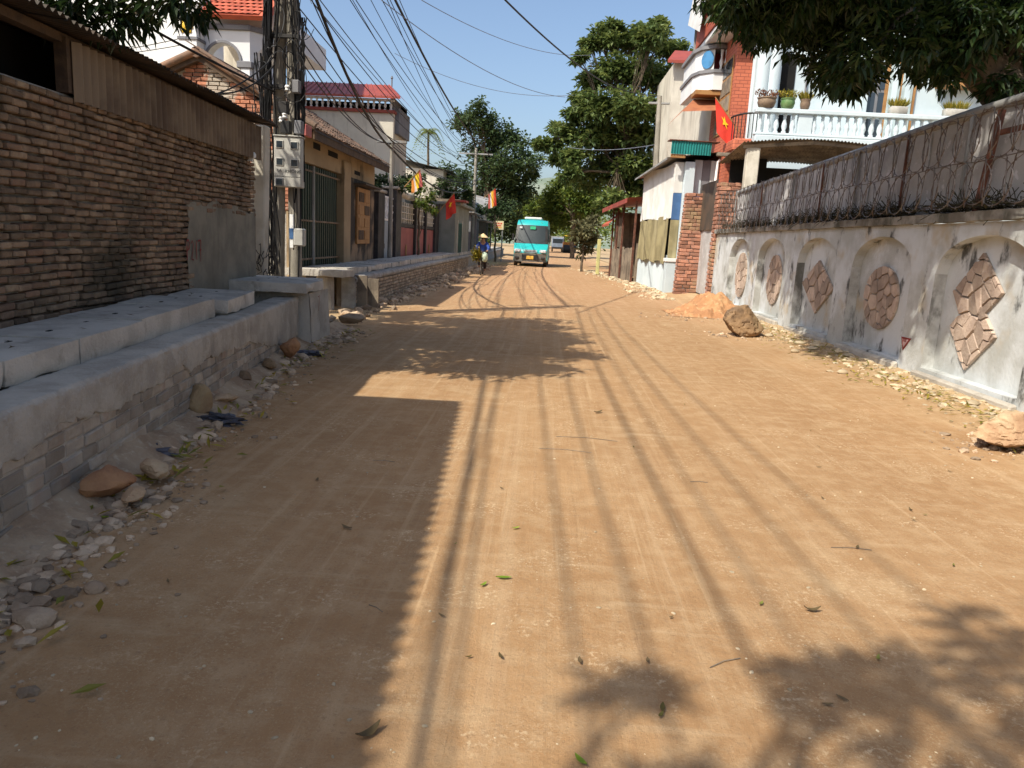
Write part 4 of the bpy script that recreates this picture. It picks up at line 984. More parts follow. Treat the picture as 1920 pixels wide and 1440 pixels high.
# ================================================================== RIGHT
RW = Fr((5.0, 30.0), -90)
nw = RW.th('niche_wall', 'weathered whitewashed boundary wall with arched niches and flagstone mosaics', 'wall')
XA, XB, WT = 7.35, 28.0, 2.05
NC = [10.2, 12.93, 15.75, 18.45, 21.12, 23.85, 26.6]; NWD = 1.02; SP = 1.42; AT = 1.90; SILL = .20; DEP = .155
def arch_z(dx): 
    t = min(1, abs(dx)/NWD); return SP + (AT-SP)*math.sqrt(max(0, 1-t**2.0))
m_jamb_dark = M('dark_whitewash', (.33,.325,.30), (.52,.53,.51), 2.6, .9, .4, 20, stain=(.05,.05,.04), sc3=(2,2,1), sr=(.48,.66), samt=.7)  # greyer whitewash with dark blotches, for one jamb of each niche
mb = MB()
def wallq(a, b): mb.add([a[0], a[1], b[1], b[0]], [(0,1,2,3)], .5)
cuts = [XA]
for c in NC: cuts += [c-NWD + 2*NWD*i/24 for i in range(25)]
cuts.append(XB)
def inn(x):
    for c in NC:
        if c-NWD-1e-6 <= x <= c+NWD+1e-6: return c
    return None
for i in range(len(cuts)-1):
    a, b = cuts[i], cuts[i+1]; c = inn((a+b)/2)
    if c is None:
        mb.add([(a,0,-.05),(b,0,-.05),(b,0,WT),(a,0,WT)], [(0,1,2,3)], .5)
    else:
        za, zb = arch_z(a-c), arch_z(b-c)
        mb.add([(a,0,za),(b,0,zb),(b,0,WT),(a,0,WT)], [(0,1,2,3)], .5)
        mb.add([(a,DEP,SILL),(b,DEP,SILL),(b,DEP,zb),(a,DEP,za)], [(0,1,2,3)], .5)
        mb.add([(a,0,za),(b,0,zb),(b,DEP,zb),(a,DEP,za)], [(0,1,2,3)], .5)
        mb.add([(a,0,-.05),(b,0,-.05),(b,0,SILL),(a,0,SILL)], [(0,1,2,3)], .5)
        mb.add([(a,0,SILL),(b,0,SILL),(b,DEP,SILL),(a,DEP,SILL)], [(0,1,2,3)], .5)
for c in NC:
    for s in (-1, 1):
        x = c+s*NWD; jm = MB(); jm.add([(x,0,SILL),(x,DEP,SILL),(x,DEP,SP),(x,0,SP)], [(0,1,2,3)], .5); jm.build('niche_jamb', m_jamb_dark if s < 0 else m_nichewall, nw, recalc=False)
mb.add([(XA,0,-.05),(XA,.30,-.05),(XA,.30,WT),(XA,0,WT)], [(0,1,2,3)], .5)
mb.add([(XA,.30,-.05),(XB,.30,-.05),(XB,.30,WT),(XA,.30,WT)], [(0,1,2,3)], .5)
mb.build('wall_face', m_nichewall, nw, recalc=False)
mb = MB(); mb.grid(lambda u, v: (XA-.06+(XB-XA+.06)*u, [-.02,-.07,-.075,.12,.36][int(v*4+.01)]+.012*noise.noise(Vector((u*120, v*2, 5))), WT+[.0,.012,.12,.135,.13][int(v*4+.01)]+.012*noise.noise(Vector((u*90, v*2, 8)))), 160, 4)
mb.build('coping', m_coping, nw, smooth=50, recalc=False)
for i in range(len(NC)):
    c = NC[i]; mb = MB(); mb.cb(c-NWD-.05, c+NWD+.05, -.10, -.003, -.1, .155+.02*(i % 2), .02, .01); mb.build('plinth_block', m_concrete, nw)
# flagstone mosaics: cells of a random partition clipped to the outline
def clip(poly, p, n):
    out = []
    for i in range(len(poly)):
        a, b = poly[i], poly[(i+1) % len(poly)]
        da = (a[0]-p[0])*n[0]+(a[1]-p[1])*n[1]; db = (b[0]-p[0])*n[0]+(b[1]-p[1])*n[1]
        if da <= 0: out.append(a)
        if (da < 0) != (db < 0) and abs(da-db) > 1e-9:
            t = da/(da-db); out.append((a[0]+(b[0]-a[0])*t, a[1]+(b[1]-a[1])*t))
    return out
def mosaic(outline, n, label):
    xs_ = [p[0] for p in outline]; zs_ = [p[1] for p in outline]
    seeds = []
    tries = 0
    while len(seeds) < n and tries < 4000:
        tries += 1; s = (RND.uniform(min(xs_),max(xs_)), RND.uniform(min(zs_),max(zs_)))
        if all((s[0]-q[0])**2+(s[1]-q[1])**2 > (.62*math.sqrt((max(xs_)-min(xs_))*(max(zs_)-min(zs_))/n))**2 for q in seeds): seeds.append(s)
    bk = MB(); bk.prism(outline, DEP-.012, DEP-.001); bed = bk.build('mosaic_bed', m_mortar, nw)
    bed['label'] = label
    for s in seeds:
        poly = list(outline)
        for q in seeds:
            if q is s: continue
            mx, mz = (s[0]+q[0])/2, (s[1]+q[1])/2; dx, dz = q[0]-s[0], q[1]-s[1]; L = math.hypot(dx, dz)
            g = .006 + .009*RND.random()*(RND.random() < .6)
            poly = clip(poly, (mx-dx/L*g, mz-dz/L*g), (dx/L, dz/L))
            if len(poly) < 3: break
        if len(poly) < 3: continue
        yy = DEP-.035-RND.uniform(0,.015); mb = MB(); m_ = len(poly)
        cx_ = sum(p[0] for p in poly)/m_; cz_ = sum(p[1] for p in poly)/m_
        top = [(p[0]+(cx_-p[0])*.05, yy, p[1]+(cz_-p[1])*.05) for p in poly]; bot = [(p[0], DEP-.012, p[1]) for p in poly]
        mb.add(top+bot, [tuple(range(m_))]+[(i,(i+1)%m_,m_+(i+1)%m_,m_+i) for i in range(m_)]); mb.build('flagstone', m_stone, bed)
def ell(c, cz, a, b, n=26): return [(c+a*math.cos(2*math.pi*i/n), cz+b*math.sin(2*math.pi*i/n)) for i in range(n)]
mosaic(ell(NC[0]-.15, .98, .52, .58), 24, 'oval flagstone mosaic at the far end of the wall')
mosaic(ell(NC[1], 1.0, .50, .55), 26, 'oval flagstone mosaic')
q = [RW.uv(1540,488,DEP), RW.uv(1566,541,DEP), RW.uv(1530,588,DEP), RW.uv(1508,530,DEP)]; mosaic([q[0],q[1],q[2],q[3]], 24, 'diamond flagstone mosaic with a red painted patch')
a = RW.uv(1624,556,DEP); b = RW.uv(1688,556,DEP); t0 = RW.uv(1663,499,DEP)[1]; t1 = RW.uv(1650,618,DEP)[1]
mosaic(ell((a[0]+b[0])/2, (t0+t1)/2, abs(b[0]-a[0])/2, (t0-t1)/2), 34, 'large oval flagstone mosaic')
dd = [(1850,474),(1886,550),(1852,588),(1871,633),(1812,694),(1785,612),(1804,588),(1792,546)]
mosaic([RW.uv(*p_, DEP) for p_ in dd][::-1], 46, 'double diamond flagstone mosaic')
mosaic(ell(NC[5], 1.0, .5, .55), 14, 'oval flagstone mosaic out of view')
# small triangular sign and faint red marks on the wall
a = RW.uv(1691,631); b = RW.uv(1709,635); c = RW.uv(1693,657)
tr = RW.th('triangle_notice', 'small red and white triangular notice stuck on the niche wall', 'notice')
mb = MB(); mb.prism([a, b, c], -.008, -.001); mb.build('plate', m_red_paint, tr)
ct = ((a[0]+b[0]+c[0])/3, (a[1]+b[1]+c[1])/3); s_ = lambda p_, k=.62: (ct[0]+(p_[0]-ct[0])*k, ct[1]+(p_[1]-ct[1])*k)
mb = MB(); mb.prism([s_(a), s_(b), s_(c)], -.011, -.0085); mb.build('white_field', M('notice_pink', (.60,.42,.42), None, 5, .7, 0), tr)
for k in range(3):
    mb = MB(); x0 = ct[0]-.05+.035*k; mb.box(x0, x0+.02, -.013, -.0115, ct[1]+.0, ct[1]+.05); mb.build('mark', m_red_paint, tr)

# ---- sheet fence on the wall
FT = 3.28
fn = RW.th('sheet_fence', 'grey weathered sheet panel fence standing on top of the niche wall', 'fence')
def ftop(x): return 3.10 + .022*(x-8.6) if x < 20 else 3.35
x = 8.75; k = 0
m_panel = M('weathered_panel', (.45,.44,.43), (.33,.32,.31), 1.4, .75, .25, 20, stain=(.66,.64,.66), sc3=(3,3,2.4), sr=(.585,.63), samt=.6, sscale=2.4, rnd=.14)
while x < 27.5:
    L = RND.uniform(.85, 1.1); mb = MB(); z1 = ftop(x)
    mb.grid(lambda u, v: (x-.015+(L+.03)*u, .15+.006*(k % 2)+.018*noise.noise(Vector((x+u*2, v*2, k)))+.012*math.sin(u*math.pi*3), WT+.13+(ftop(x+L*u)-WT-.13)*v), 8, 6); mb.build('panel', m_panel, fn, smooth=180, recalc=False)
    x += L; k += 1
mb = MB(); mb.tube([(8.7+i*.6, .16, ftop(8.7+i*.6)+.04) for i in range(32)], .065, 8); mb.build('top_pipe', m_tin_grey, fn, smooth=60)
for i, xx in enumerate((8.8, 11.3, 13.6, 15.3, 16.9, 18.6, 20.2, 21.9, 23.6, 25.5)):
    mb = MB(); lean = .0
    mb.cb(xx-.02, xx+.02, .08, .115, WT+.11, ftop(xx)+.02, .006); mb.build('post', m_rust if i % 2 else m_tin_grey, fn)
a = RW.uv(1832, 378, .03); b = RW.uv(1880, 205, .03)
mb = MB(); mb.tube([(a[0], .03, WT+.12), (b[0], .03, b[1])], .045, 6); mb.build('rusty_stay', m_rust, fn)
mb = MB(); mb.cb(21.0, 21.5, -.02, .03, 3.0, 3.06, .01); mb.build('rusty_bracket', m_rust, fn)
# concertina wire: two rows of coils
for row, (zc, R_, nm) in enumerate(((2.42, .26, 'lower'), (2.95, .27, 'upper'))):
    rwz = RW.th('razor_wire', 'lower coil of rusty razor wire along the sheet fence' if row == 0 else 'upper coil of rusty razor wire along the sheet fence', 'razor wire')
    mb = MB(); pts = []; n = 20; pitch = .21; tot = int((27-7.9)/pitch); bar = MB()
    for i in range(tot*n):
        a_ = 2*math.pi*i/n; xx = 7.9 + pitch*i/n + .10*math.sin(i*.013); r_ = R_*(1+.06*math.sin(i*.21))
        flip = 1 if (i//n) % 2 == 0 else -1
        p_ = (xx + .16*math.sin(a_)*flip, -.14+.12*math.cos(a_*.5)*0 - .05*math.sin(a_), zc + (ftop(xx)-3.25)*.6 + r_*math.cos(a_)); pts.append(p_)
    pts = [(p_[0] + R_*1.0*math.sin(2*math.pi*i/n), p_[1], p_[2]) for i, p_ in enumerate(pts)]
    mb.tube(pts, .006, 4, True); mb.build('coil', m_wire, rwz, recalc=False)
    for i in range(0, len(pts), 2):
        c_ = Vector(pts[i]); t_ = (Vector(pts[min(i+1, len(pts)-1)])-c_).normalized(); s1 = t_.cross(Vector((0,1,0))).normalized()*.016
        bar.add([c_-s1-t_*.012, c_+s1-t_*.012, c_+s1*1.3+t_*.016, c_-s1*1.3+t_*.016], [(0,1,2,3)])
    bar.build('barbs', m_wire, rwz, kind='stuff', recalc=False)
    mb = MB(); mb.tube([(7.9+i*.5, -.14+.01*math.sin(i), zc+R_*.95+(ftop(7.9+i*.5)-3.25)*.6+.012*math.sin(i*2.1)) for i in range(39)], .006, 4); mb.build('line_wire', m_wire, rwz)
# dead vines on the coping
vm = MB()
for k in range(3200):
    x = 8.2+18*RND.random()**.8; z = WT+.135+abs(RND.gauss(0,.055)); p_ = RW.w(x, RND.uniform(-.06,.12), z)
    dens = noise.noise(Vector((x*.9, 0, 3)))
    if dens < -.3: continue
    if RND.random() < .5:
        d_ = Vector((RND.uniform(-.4,.4), RND.uniform(-1,1), RND.uniform(-.2,.5))).normalized(); vm.tube([p_, p_+d_*.12+Vector((0,0,.02)), p_+d_*.26], .005, 3, False, RND.random()*.4)
    else: leaf_quads(vm, p_, Vector((RND.uniform(-1,1), RND.uniform(-1,1), RND.uniform(-.3,.6))), .07, .05, RND.random()*.6)
vn = solo(vm, 'dead_vine', leafmat('dry_vine', (.035,.030,.018), (.10,.10,.04), .8, .2), 'tangle of dry vines lying along the coping of the niche wall', 'vine', kind='stuff', recalc=False)

# ---- brick gate pillars and sheet gate
def brick_pillar(x0, x1, y0, y1, h, label, lean=0.0, ragged=0.0):
    t = thing('brick_pillar', label, 'pillar', ((x0+x1)/2, (y0+y1)/2, 0)); w, d = (x1-x0), (y1-y0); its = []; z = .0; row = 0
    core = MB(); sc_ = 1-lean; of_ = lean*w*.35; core.add([(x_*k_+o_, y_*k_, z_) for z_, k_, o_ in ((-.05,1,0),(h-.12,sc_,of_)) for x_, y_ in ((-w/2+.05,-d/2+.05),(w/2-.05,-d/2+.05),(w/2-.05,d/2-.05),(-w/2+.05,d/2-.05))], [(0,3,2,1),(4,5,6,7),(0,1,5,4),(1,2,6,5),(2,3,7,6),(3,0,4,7)]); core.build('pillar_core', m_mortar, t)
    bh_ = .122
    while z < h-.04:
        sc = 1 - lean*z/h; ww, dd_ = w*sc, d*sc
        nb_ = 3 if row % 2 == 0 else 2; fx = [ww/nb_]*nb_
        off = lean*w*.35*z/h
        for side in (-1, 1):
            for i in range(nb_):
                L = ww/nb_; cx_ = -ww/2+L*(i+.5)
                if h-z < .25 and RND.random() < .25: continue
                its.append((Matrix.Translation((cx_+off+RND.uniform(-.008,.008), side*(dd_/2-.05)+RND.uniform(-.012,.012), z+bh_/2)) @ Euler((RND.uniform(-.02,.02),RND.uniform(-.03,.03),RND.uniform(-.06,.06))).to_matrix().to_4x4() @ Matrix.Diagonal(((L-.016)/.22, 1, .86*RND.uniform(.92,1.05), 1)), RND.randrange(6)))
        for side in (-1, 1):
            nd = 2
            for i in range(nd):
                L = (dd_-.2)/nd; cy_ = -dd_/2+.1+L*(i+.5)
                its.append((Matrix.Translation((side*(ww/2-.05)+off+RND.uniform(-.012,.012), cy_, z+bh_/2)) @ Euler((RND.uniform(-.02,.02),RND.uniform(-.02,.02),math.pi/2+RND.uniform(-.04,.04))).to_matrix().to_4x4() @ Matrix.Diagonal(((L-.012)/.22, 1, .86, 1)), RND.randrange(6)))
        z += bh_; row += 1
    pieces(t, 'brick', its, brick_variants(.22, bh_, .11, 6, .014, .009), m_brick_pillar, 300)
    return t
brick_pillar(4.48, 5.22, 25.8, 26.4, 3.40, 'tapered rough red brick gate pillar next to the white tin shop', .18)
brick_pillar(4.94, 5.62, 22.66, 23.3, 3.52, 'rough red brick gate pillar at the end of the niche wall', .06)
sg = thing('sheet_gate', 'tall grey sheet gate between the two brick pillars', 'gate', (5.22, 23.6, 0), math.radians(90))
mb = MB(); mb.grid(lambda u, v: (2.6*u, .05+.02*math.sin(u*14), .15+2.1*v), 14, 2); mb.build('lower_sheet', m_panel, sg, smooth=180, recalc=False)
mb = MB(); mb.grid(lambda u, v: (2.6*u, .10+.02*math.sin(u*14+1), 2.2+1.5*v), 14, 2); mb.build('upper_sheet', m_tin_dark, sg, smooth=180, recalc=False)
mb = MB(); mb.cb(0, 2.6, -.0, .04, 2.18, 2.24, .006); mb.build('rail', m_tin_grey, sg)
mb = MB(); mb.cb(.3, .95, -.12, .02, .0, .62, .01); mb.build('cardboard_sheet', m_wood_orange, sg)
mb = MB(); mb.tube([(1.95,-.18,0),(1.95,-.18,.85)], .05, 8); mb.build('pipe_stub', m_trim_grey, sg)

# ---- white tin shop
SH = Fr((4.0, 33.0), -90+3.0)        # street front, x runs towards the viewer
sh = SH.th('tin_shop', 'white corrugated tin shop with teal awning, tarpaulin and pale pillars', 'shop')
LSH = 6.0
for i in range(6):
    x0, x1 = i*LSH/6+.0, (i+1)*LSH/6+.015; mb = MB(); n_ = 10*4
    mb.grid(lambda u, v: (x0+(x1-x0)*u, -.02-.004*(i % 2)+.022*math.sin((x0+(x1-x0)*u)/.1*2*math.pi) + .06*math.sin(v*math.pi)*.6, 2.62+.05*math.sin((x0+(x1-x0)*u))+(4.5-2.62)*v), n_, 4)
    mb.build('tin_sheet', m_tin_white, sh, smooth=180, recalc=False)
mb = MB(); mb.grid(lambda u, v: (.15+(LSH-.3)*u, -.09+.05*math.sin(u*31)+.03*math.sin(u*13+v*2)+.04*v, 1.05+.05*math.sin(u*17)+(2.64-1.05)*v), 80, 8); mb.build('tarpaulin', m_tarp, sh, smooth=180, recalc=False)
for i in range(5):
    x0, x1 = i*LSH/5+.0, (i+1)*LSH/5+.015; mb = MB()
    mb.grid(lambda u, v: (x0+(x1-x0)*u, .012-.004*(i % 2)+.015*math.sin((x0+(x1-x0)*u)/.12*2*math.pi), .02+1.3*v), 40, 1); mb.build('base_sheet', m_house_blue, sh, smooth=180, recalc=False)
mb = MB(); mb.box(0, LSH, .3, 4.0, 0, 4.3); mb.build('interior', m_dark, sh)
mb = MB(); mb.add([(-.3,-.35,4.40),(LSH+.2,-.35,4.62),(LSH+.2,3.5,5.2),(-.3,3.5,5.0)], [(0,1,2,3)]); mb.add([(-.3,-.35,4.33),(LSH+.2,-.35,4.55),(LSH+.2,-.35,4.62),(-.3,-.35,4.40)], [(0,1,2,3)]); mb.build('roof', m_tin_grey, sh, recalc=False)
# end facing the viewer
ef = Fr(SH.w(LSH, 0), 0); e_ = ef
efo = sh; 
def EB(name, mat, x0, x1, y0, y1, z0, z1, b=.008):      # x across (east), y depth from the end plane, in shop frame
    mb = MB(); mb.cb(LSH+y0, LSH+y1, x0, x1, z0, z1, b); return mb.build(name, mat, sh)
EB('corner_pillar', m_house_blue, .29, .62, .02, .30, 1.225, 4.5); EB('panel', m_tin_white, -.01, .285, .02, .06, 3.46, 4.5); EB('blue_panel', m_blue, -.01, .285, .03, .07, 2.55, 3.45); EB('tarpaulin_end', m_tarp, -.02, .28, .03, .08, 1.225, 2.54); EB('corner_base', m_house_blue, -.10, .62, .0, .36, -.02, 1.10)
EB('corner_ledge', m_white, -.14, .70, .0, .40, 1.102, 1.22)
EB('blue_panel', m_blue, .64, .92, .075, .11, 2.5, 3.4)
EB('panel', m_house_blue, .64, .92, .03, .07, 2.6, 4.6); EB('panel', m_trim_grey, .93, 1.2, .03, .06, 2.6, 4.6); EB('panel', m_tin_white, 1.21, 1.5, .03, .07, 2.4, 4.6)
EB('dark_back', m_dark, .3, 1.8, -.1, .0, .2, 4.5); EB('blue_post', m_blue, 1.55, 1.75, .05, .2, .6, 4.6)
mb = MB(); mb.tube([(LSH+.25, 1.35, 2.9), (LSH+.25, 1.38, 4.55), (LSH+.25, 1.45, 4.62)], .05, 8); mb.build('drain_pipe', m_white, sh, smooth=60)
# teal awning over the end
mb = MB(); a_ = SH.uv
mb.grid(lambda u, v: (LSH+.55+.04*v+.012*math.sin(u*1.35/.09*2*math.pi), -.32+1.35*u, 4.70+.42*v), 90, 1); mb.build('teal_awning', m_tin_teal, sh, smooth=180, recalc=False)
EB('awning_board', m_wood_orange, -.30, .2, .45, .52, 4.58, 4.70); EB('awning_top', m_rust, -.4, 1.3, .2, .64, 5.125, 5.16)

# ---- hut with red tin roof
hp = Fr((3.35, 38.6), -90+5.5)
ht = hp.th('roadside_hut', 'small open hut with red tin roof and weathered board walls', 'hut'); HLN = 5.4
nb = 14
for i in range(nb):
    x0 = .1+i*(HLN-.2)/nb; mb = MB(); mb.cb(x0, x0+(HLN-.2)/nb-.015, -.02+RND.uniform(-.01,.01), .015, -.02, 1.45+RND.uniform(-.06,.08), .006); mb.build('board', m_wood_grey, ht)
mb = MB(); mb.box(0, HLN, 2.4, 2.6, 0, 3.3); mb.build('back_wall', m_dark, ht)
mb = MB(); mb.box(-.02, .04, .05, 2.4, 0, 3.2); mb.build('side_wall', m_wood_grey, ht)
mb = MB(); mb.box(HLN, HLN+.05, .05, 2.4, 0, 1.7); mb.build('side_wall', m_wood_grey, ht)
bxs(ht, 'post', m_rust, [(.05,.13,-.1,-.02,0,3.35), (2.6,2.68,-.1,-.02,0,3.42), (HLN-.1,HLN-.02,-.1,-.02,0,3.5), (1.3,1.36,-.1,-.03,1.4,3.3)])
mb = MB(); mb.add([(-.5,-.55,3.35),(HLN+.25,-.55,3.58),(HLN+.25,2.8,3.95),(-.5,2.8,3.72)], [(0,1,2,3)]); mb.add([(-.5,-.55,3.15),(HLN+.25,-.55,3.38),(HLN+.25,-.55,3.58),(-.5,-.55,3.35)], [(0,1,2,3)]); mb.build('roof', m_tin_red, ht, recalc=False)
mb = MB(); mb.add([(-.9,-.45,2.55),(1.1,-.45,2.6),(.5,.3,3.2),(-.6,.3,3.15)], [(0,1,2,3)]); mb.add([(-.9,-.45,2.45),(1.1,-.45,2.5),(1.1,-.45,2.6),(-.9,-.45,2.55)], [(0,1,2,3)]); mb.build('porch_roof', m_tile_red, ht, recalc=False)
for i in range(6):
    mb = MB(); x0 = .6+i*.32; mb.cb(x0, x0+.05, -.04, .0, 1.5, 2.9, .005); mb.build('slat', m_wood_grey, ht)
# yellow gate post past the hut
g_ = G(1122, 513); mb = MB(); mb.cb(-.09,.09,-.09,.09,0,1.8,.015); o = mb.build('gate_post', M('pale_yellow_paint', (.50,.48,.20), (.40,.38,.18), 2, .7, .1, 20)); o.location = (2.75, 39.5, .03); tag(o, 'pale yellow gate post past the red roofed hut', 'post')

# ---- canopy behind the fence
cp = thing('tin_canopy', 'rusty corrugated tin canopy on a concrete post behind the fence', 'canopy', (5.0, 20.6, 0))
mb = MB(); mb.grid(lambda u, v: (.05+3.6*u, .2+3.0*v, 4.42+.05*u*1.0-.27*v+.02*math.sin(u*3.6/.09*2*math.pi)+.12*math.sin(u*math.pi)), 200, 2); mb.build('roof_sheet', m_wood_grey, cp, smooth=180, recalc=False)
mb = MB(); mb.add([(.05,.2,4.34),(1.9,.2,4.52),(3.6,.2,4.42),(3.6,.25,4.36),(1.9,.25,4.44),(.05,.25,4.26)], [(0,1,4,5),(1,2,3,4)]); mb.build('edge_beam', m_wood_grey, cp, recalc=False)
mb = MB(); mb.cb(.22, .55, .35, .65, 0, 4.30, .02, .01); mb.build('post', m_post, cp)
mb = MB(); mb.box(.6, 6.0, 2.9, 3.0, 0, 4.08); mb.build('back_wall', m_dark, cp)
mb = MB(); mb.box(.35, 1.4, 2.7, 2.8, 0, 4.3); mb.build('shade_sheet', m_dark, cp)  # near-black sheet standing in for the shade of a dark opening
mb = MB(); mb.cb(-.1, .3, 2.6, 2.75, 4.32, 4.42, .01); mb.build('lintel', m_wood_grey, cp)
mb = MB(); mb.add([(-.75,2.9,4.72),(.4,2.9,4.68),(.4,4.5,4.9),(-.75,4.5,4.95)], [(0,1,2,3)]); mb.build('lean_to_roof', m_wood_grey, cp, recalc=False)

# ---- white house with balustraded balcony
BY = 24.0
wh = thing('balcony_house', 'pale blue white house with long balustraded balcony and orange brick wing', 'house', (6, BY, 0))
Q = lambda a, b, Y=BY: AY(a, b, Y) - Vector((6, BY, 0))
xl = Q(1418,225).x; zb0 = 5.08; zb1 = 5.86; xr = 7.5
mb = MB(); mb.box(1.1, 12, 1.6, 8, 0, 11); mb.build('main_wall', m_house_blue, wh)
mb = MB(); mb.cb(xl, xr, -.05, 1.6, zb0-.32, zb0, .02); mb.build('balcony_floor', m_house_blue, wh)
mb = MB(); mb.box(xl+.2, xr, .2, 1.6, 0, zb0-.33); mb.build('ground_storey', m_house_blue, wh)
for z0, z1, d in ((zb0+.002, zb0+.08, .02), (zb1-.13, zb1, .05)):
    mb = MB(); mb.cb(xl-d, xr, -d-.02, .20+d, z0, z1, .02); mb.build('balustrade_rail', m_house_blue, wh)
prof = [(.075,0),(.075,.05),(.045,.09),(.085,.2),(.075,.28),(.04,.42),(.055,.46),(.04,.5),(.075,.56)]
bm_ = MB().lathe(prof, (0,0,0), 10); bme = bm_.mesh('baluster', 60); bme.materials.append(m_house_blue)
xx = xl+.14; k = 0
while xx < xr:
    if k == 5:
        mb = MB(); mb.cb(xx-.1, xx+.32, .0, .18, zb0+.081, zb1-.131, .01); mb.build('balustrade_pier', m_house_blue, wh); xx += .40
    else:
        o = bpy.data.objects.new('baluster', bme); COL.objects.link(o); o.parent = wh; o.location = (xx, .09, zb0+.08); xx += .245
    k += 1
# windows, door, pipe of the balcony wall (plane at local y 1.6)
V = lambda a, b: AY(a, b, BY+1.6) - Vector((6, BY, 0))
a = V(1458,100); b = V(1484,200); mb = MB(); mb.box(a.x, b.x, 1.57, 1.598, zb0, a.z); mb.build('door', m_dark, wh)
mb = MB(); mb.cb(a.x-.1, a.x, 1.50, 1.598, zb0, a.z+.1, .01); mb.build('door_frame', m_house_blue, wh)
for (q0, q1) in (((1422,60),(1434,200)), ((1440,60),(1453,200))):
    a = V(*q0); b = V(*q1); mb = MB(); mb.lathe([((b.x-a.x)/2, zb0), ((b.x-a.x)/2, 9.5)], ((a.x+b.x)/2, 1.35, 0), 14); mb.build('column', m_house_blue, wh, smooth=60)
a = V(1668,118); b = V(1706,200); mb = MB(); mb.cb(a.x-.08, b.x+.08, 1.50, 1.598, zb0, a.z+.08, .01); wf = mb.build('window_frame', m_wood_orange, wh)
for i in range(2):
    w_ = (b.x-a.x)/2; mb = MB(); mb.cb(a.x+i*w_+.03, a.x+(i+1)*w_-.03, 1.46, 1.499, zb0+.1, a.z-.05, .01); s_ = mb.build('shutter', M('shutter_grey%d' % i, (.42,.50,.50), None, 2, .5, .05), wf)
    mb = MB(); mb.box(a.x+i*w_+.12, a.x+(i+1)*w_-.12, 1.45, 1.459, zb0+.25, a.z-.15); mb.build('pane', m_house_blue, s_)
a = V(1628,120); b = V(1660,200); mb = MB(); mb.cb(a.x, b.x, 1.52, 1.598, zb0+.1, a.z, .01); wf = mb.build('window_frame', m_trim_grey, wh)
for i in range(2):
    for j in range(3): w_ = (b.x-a.x)/2; h_ = (a.z-zb0-.1)/3; mb = MB(); mb.box(a.x+i*w_+.05, a.x+(i+1)*w_-.05, 1.505, 1.519, zb0+.1+j*h_+.05, zb0+.1+(j+1)*h_-.05); mb.build('pane', m_glass, wf)
a = V(1516,110); mb = MB(); mb.tube([(a.x, 1.53, zb0), (a.x, 1.53, 9.0)], .035, 8); mb.build('rain_pipe', m_trim_grey, wh)
mb = MB(); mb.cb(V(1620,150).x-.1, V(1625,150).x, 1.3, 1.6, zb0, zb0+2, .01); mb.build('mullion', m_house_blue, wh)
a = V(1755,145); b = V(1800,160); mb = MB(); mb.cb(a.x, b.x+1, 1.1, 1.6, b.z-.15, b.z, .02); mb.build('window_hood', m_wood_orange, wh)
# orange brick wing
OY = 26.0
O_ = lambda a, b: AY(a, b, OY) - Vector((6, BY, 0))
ox0 = O_(1376,160).x; ox1 = O_(1407,160).x
def brick_tex():
    m, nt, b, out = _new('orange_brick_cladding'); q = N(nt); geo = q.n('ShaderNodeNewGeometry'); sp = q.n('ShaderNodeSeparateXYZ'); q.l(geo.outputs['Position'], sp.inputs[0])
    cb_ = q.n('ShaderNodeCombineXYZ'); q.l(q.math('ADD', sp.outputs[0], sp.outputs[1]), cb_.inputs[0]); q.l(sp.outputs[2], cb_.inputs[1])
    t = q.n('ShaderNodeTexBrick'); q.l(cb_.outputs[0], t.inputs[0]); t.inputs['Scale'].default_value = 1; t.inputs['Brick Width'].default_value = .26; t.inputs['Row Height'].default_value = .11; t.inputs['Mortar Size'].default_value = .008
    t.inputs['Color1'].default_value = (.50,.14,.07,1); t.inputs['Color2'].default_value = (.42,.11,.055,1); t.inputs['Mortar'].default_value = (.22,.05,.03,1)
    q.l(t.outputs[0], b.inputs['Base Color']); b.inputs['Roughness'].default_value = .7
    bp = q.n('ShaderNodeBump'); bp.inputs['Strength'].default_value = .6; bp.inputs['Distance'].default_value = -.01; q.l(t.outputs[1], bp.inputs['Height']); q.l(bp.outputs[0], b.inputs['Normal']); return m
m_obr = brick_tex()
mb = MB(); mb.box(ox0, ox1, 2.0, 5.2, 0, 8.55); mb.build('brick_wing', m_obr, wh)
mb = MB(); mb.lathe([(.09, zb0), (.09, 8.6)], (ox1+.08, 1.95, 0), 12); mb.build('corner_column', m_house_blue, wh, smooth=60)
mb = MB(); mb.cb(ox0-.7, ox1+.05, 1.35, 5.4, 8.56, 8.76, .03); mb.build('wing_eave', m_house_w, wh)
mb = MB(); mb.prism([(1.3, 8.765),(5.5,8.765),(5.5,9.6),(4.5,9.8)], ox0-.75, ox1+.1, ax='x'); mb.build('wing_roof', m_tile_red, wh)
mb = MB(); mb.cb(ox0-.04, ox0-.002, 2.25, 4.3, 5.5, 7.9, .01); wf = mb.build('window_frame', m_wood_orange, wh)
for i in range(3):
    for j in range(4): mb = MB(); mb.box(ox0-.06, ox0-.041, 2.32+i*.66, 2.32+i*.66+.56, 5.58+j*.58, 5.58+j*.58+.48); mb.build('pane', m_glass if j == 3 else m_wood_grey, wf)
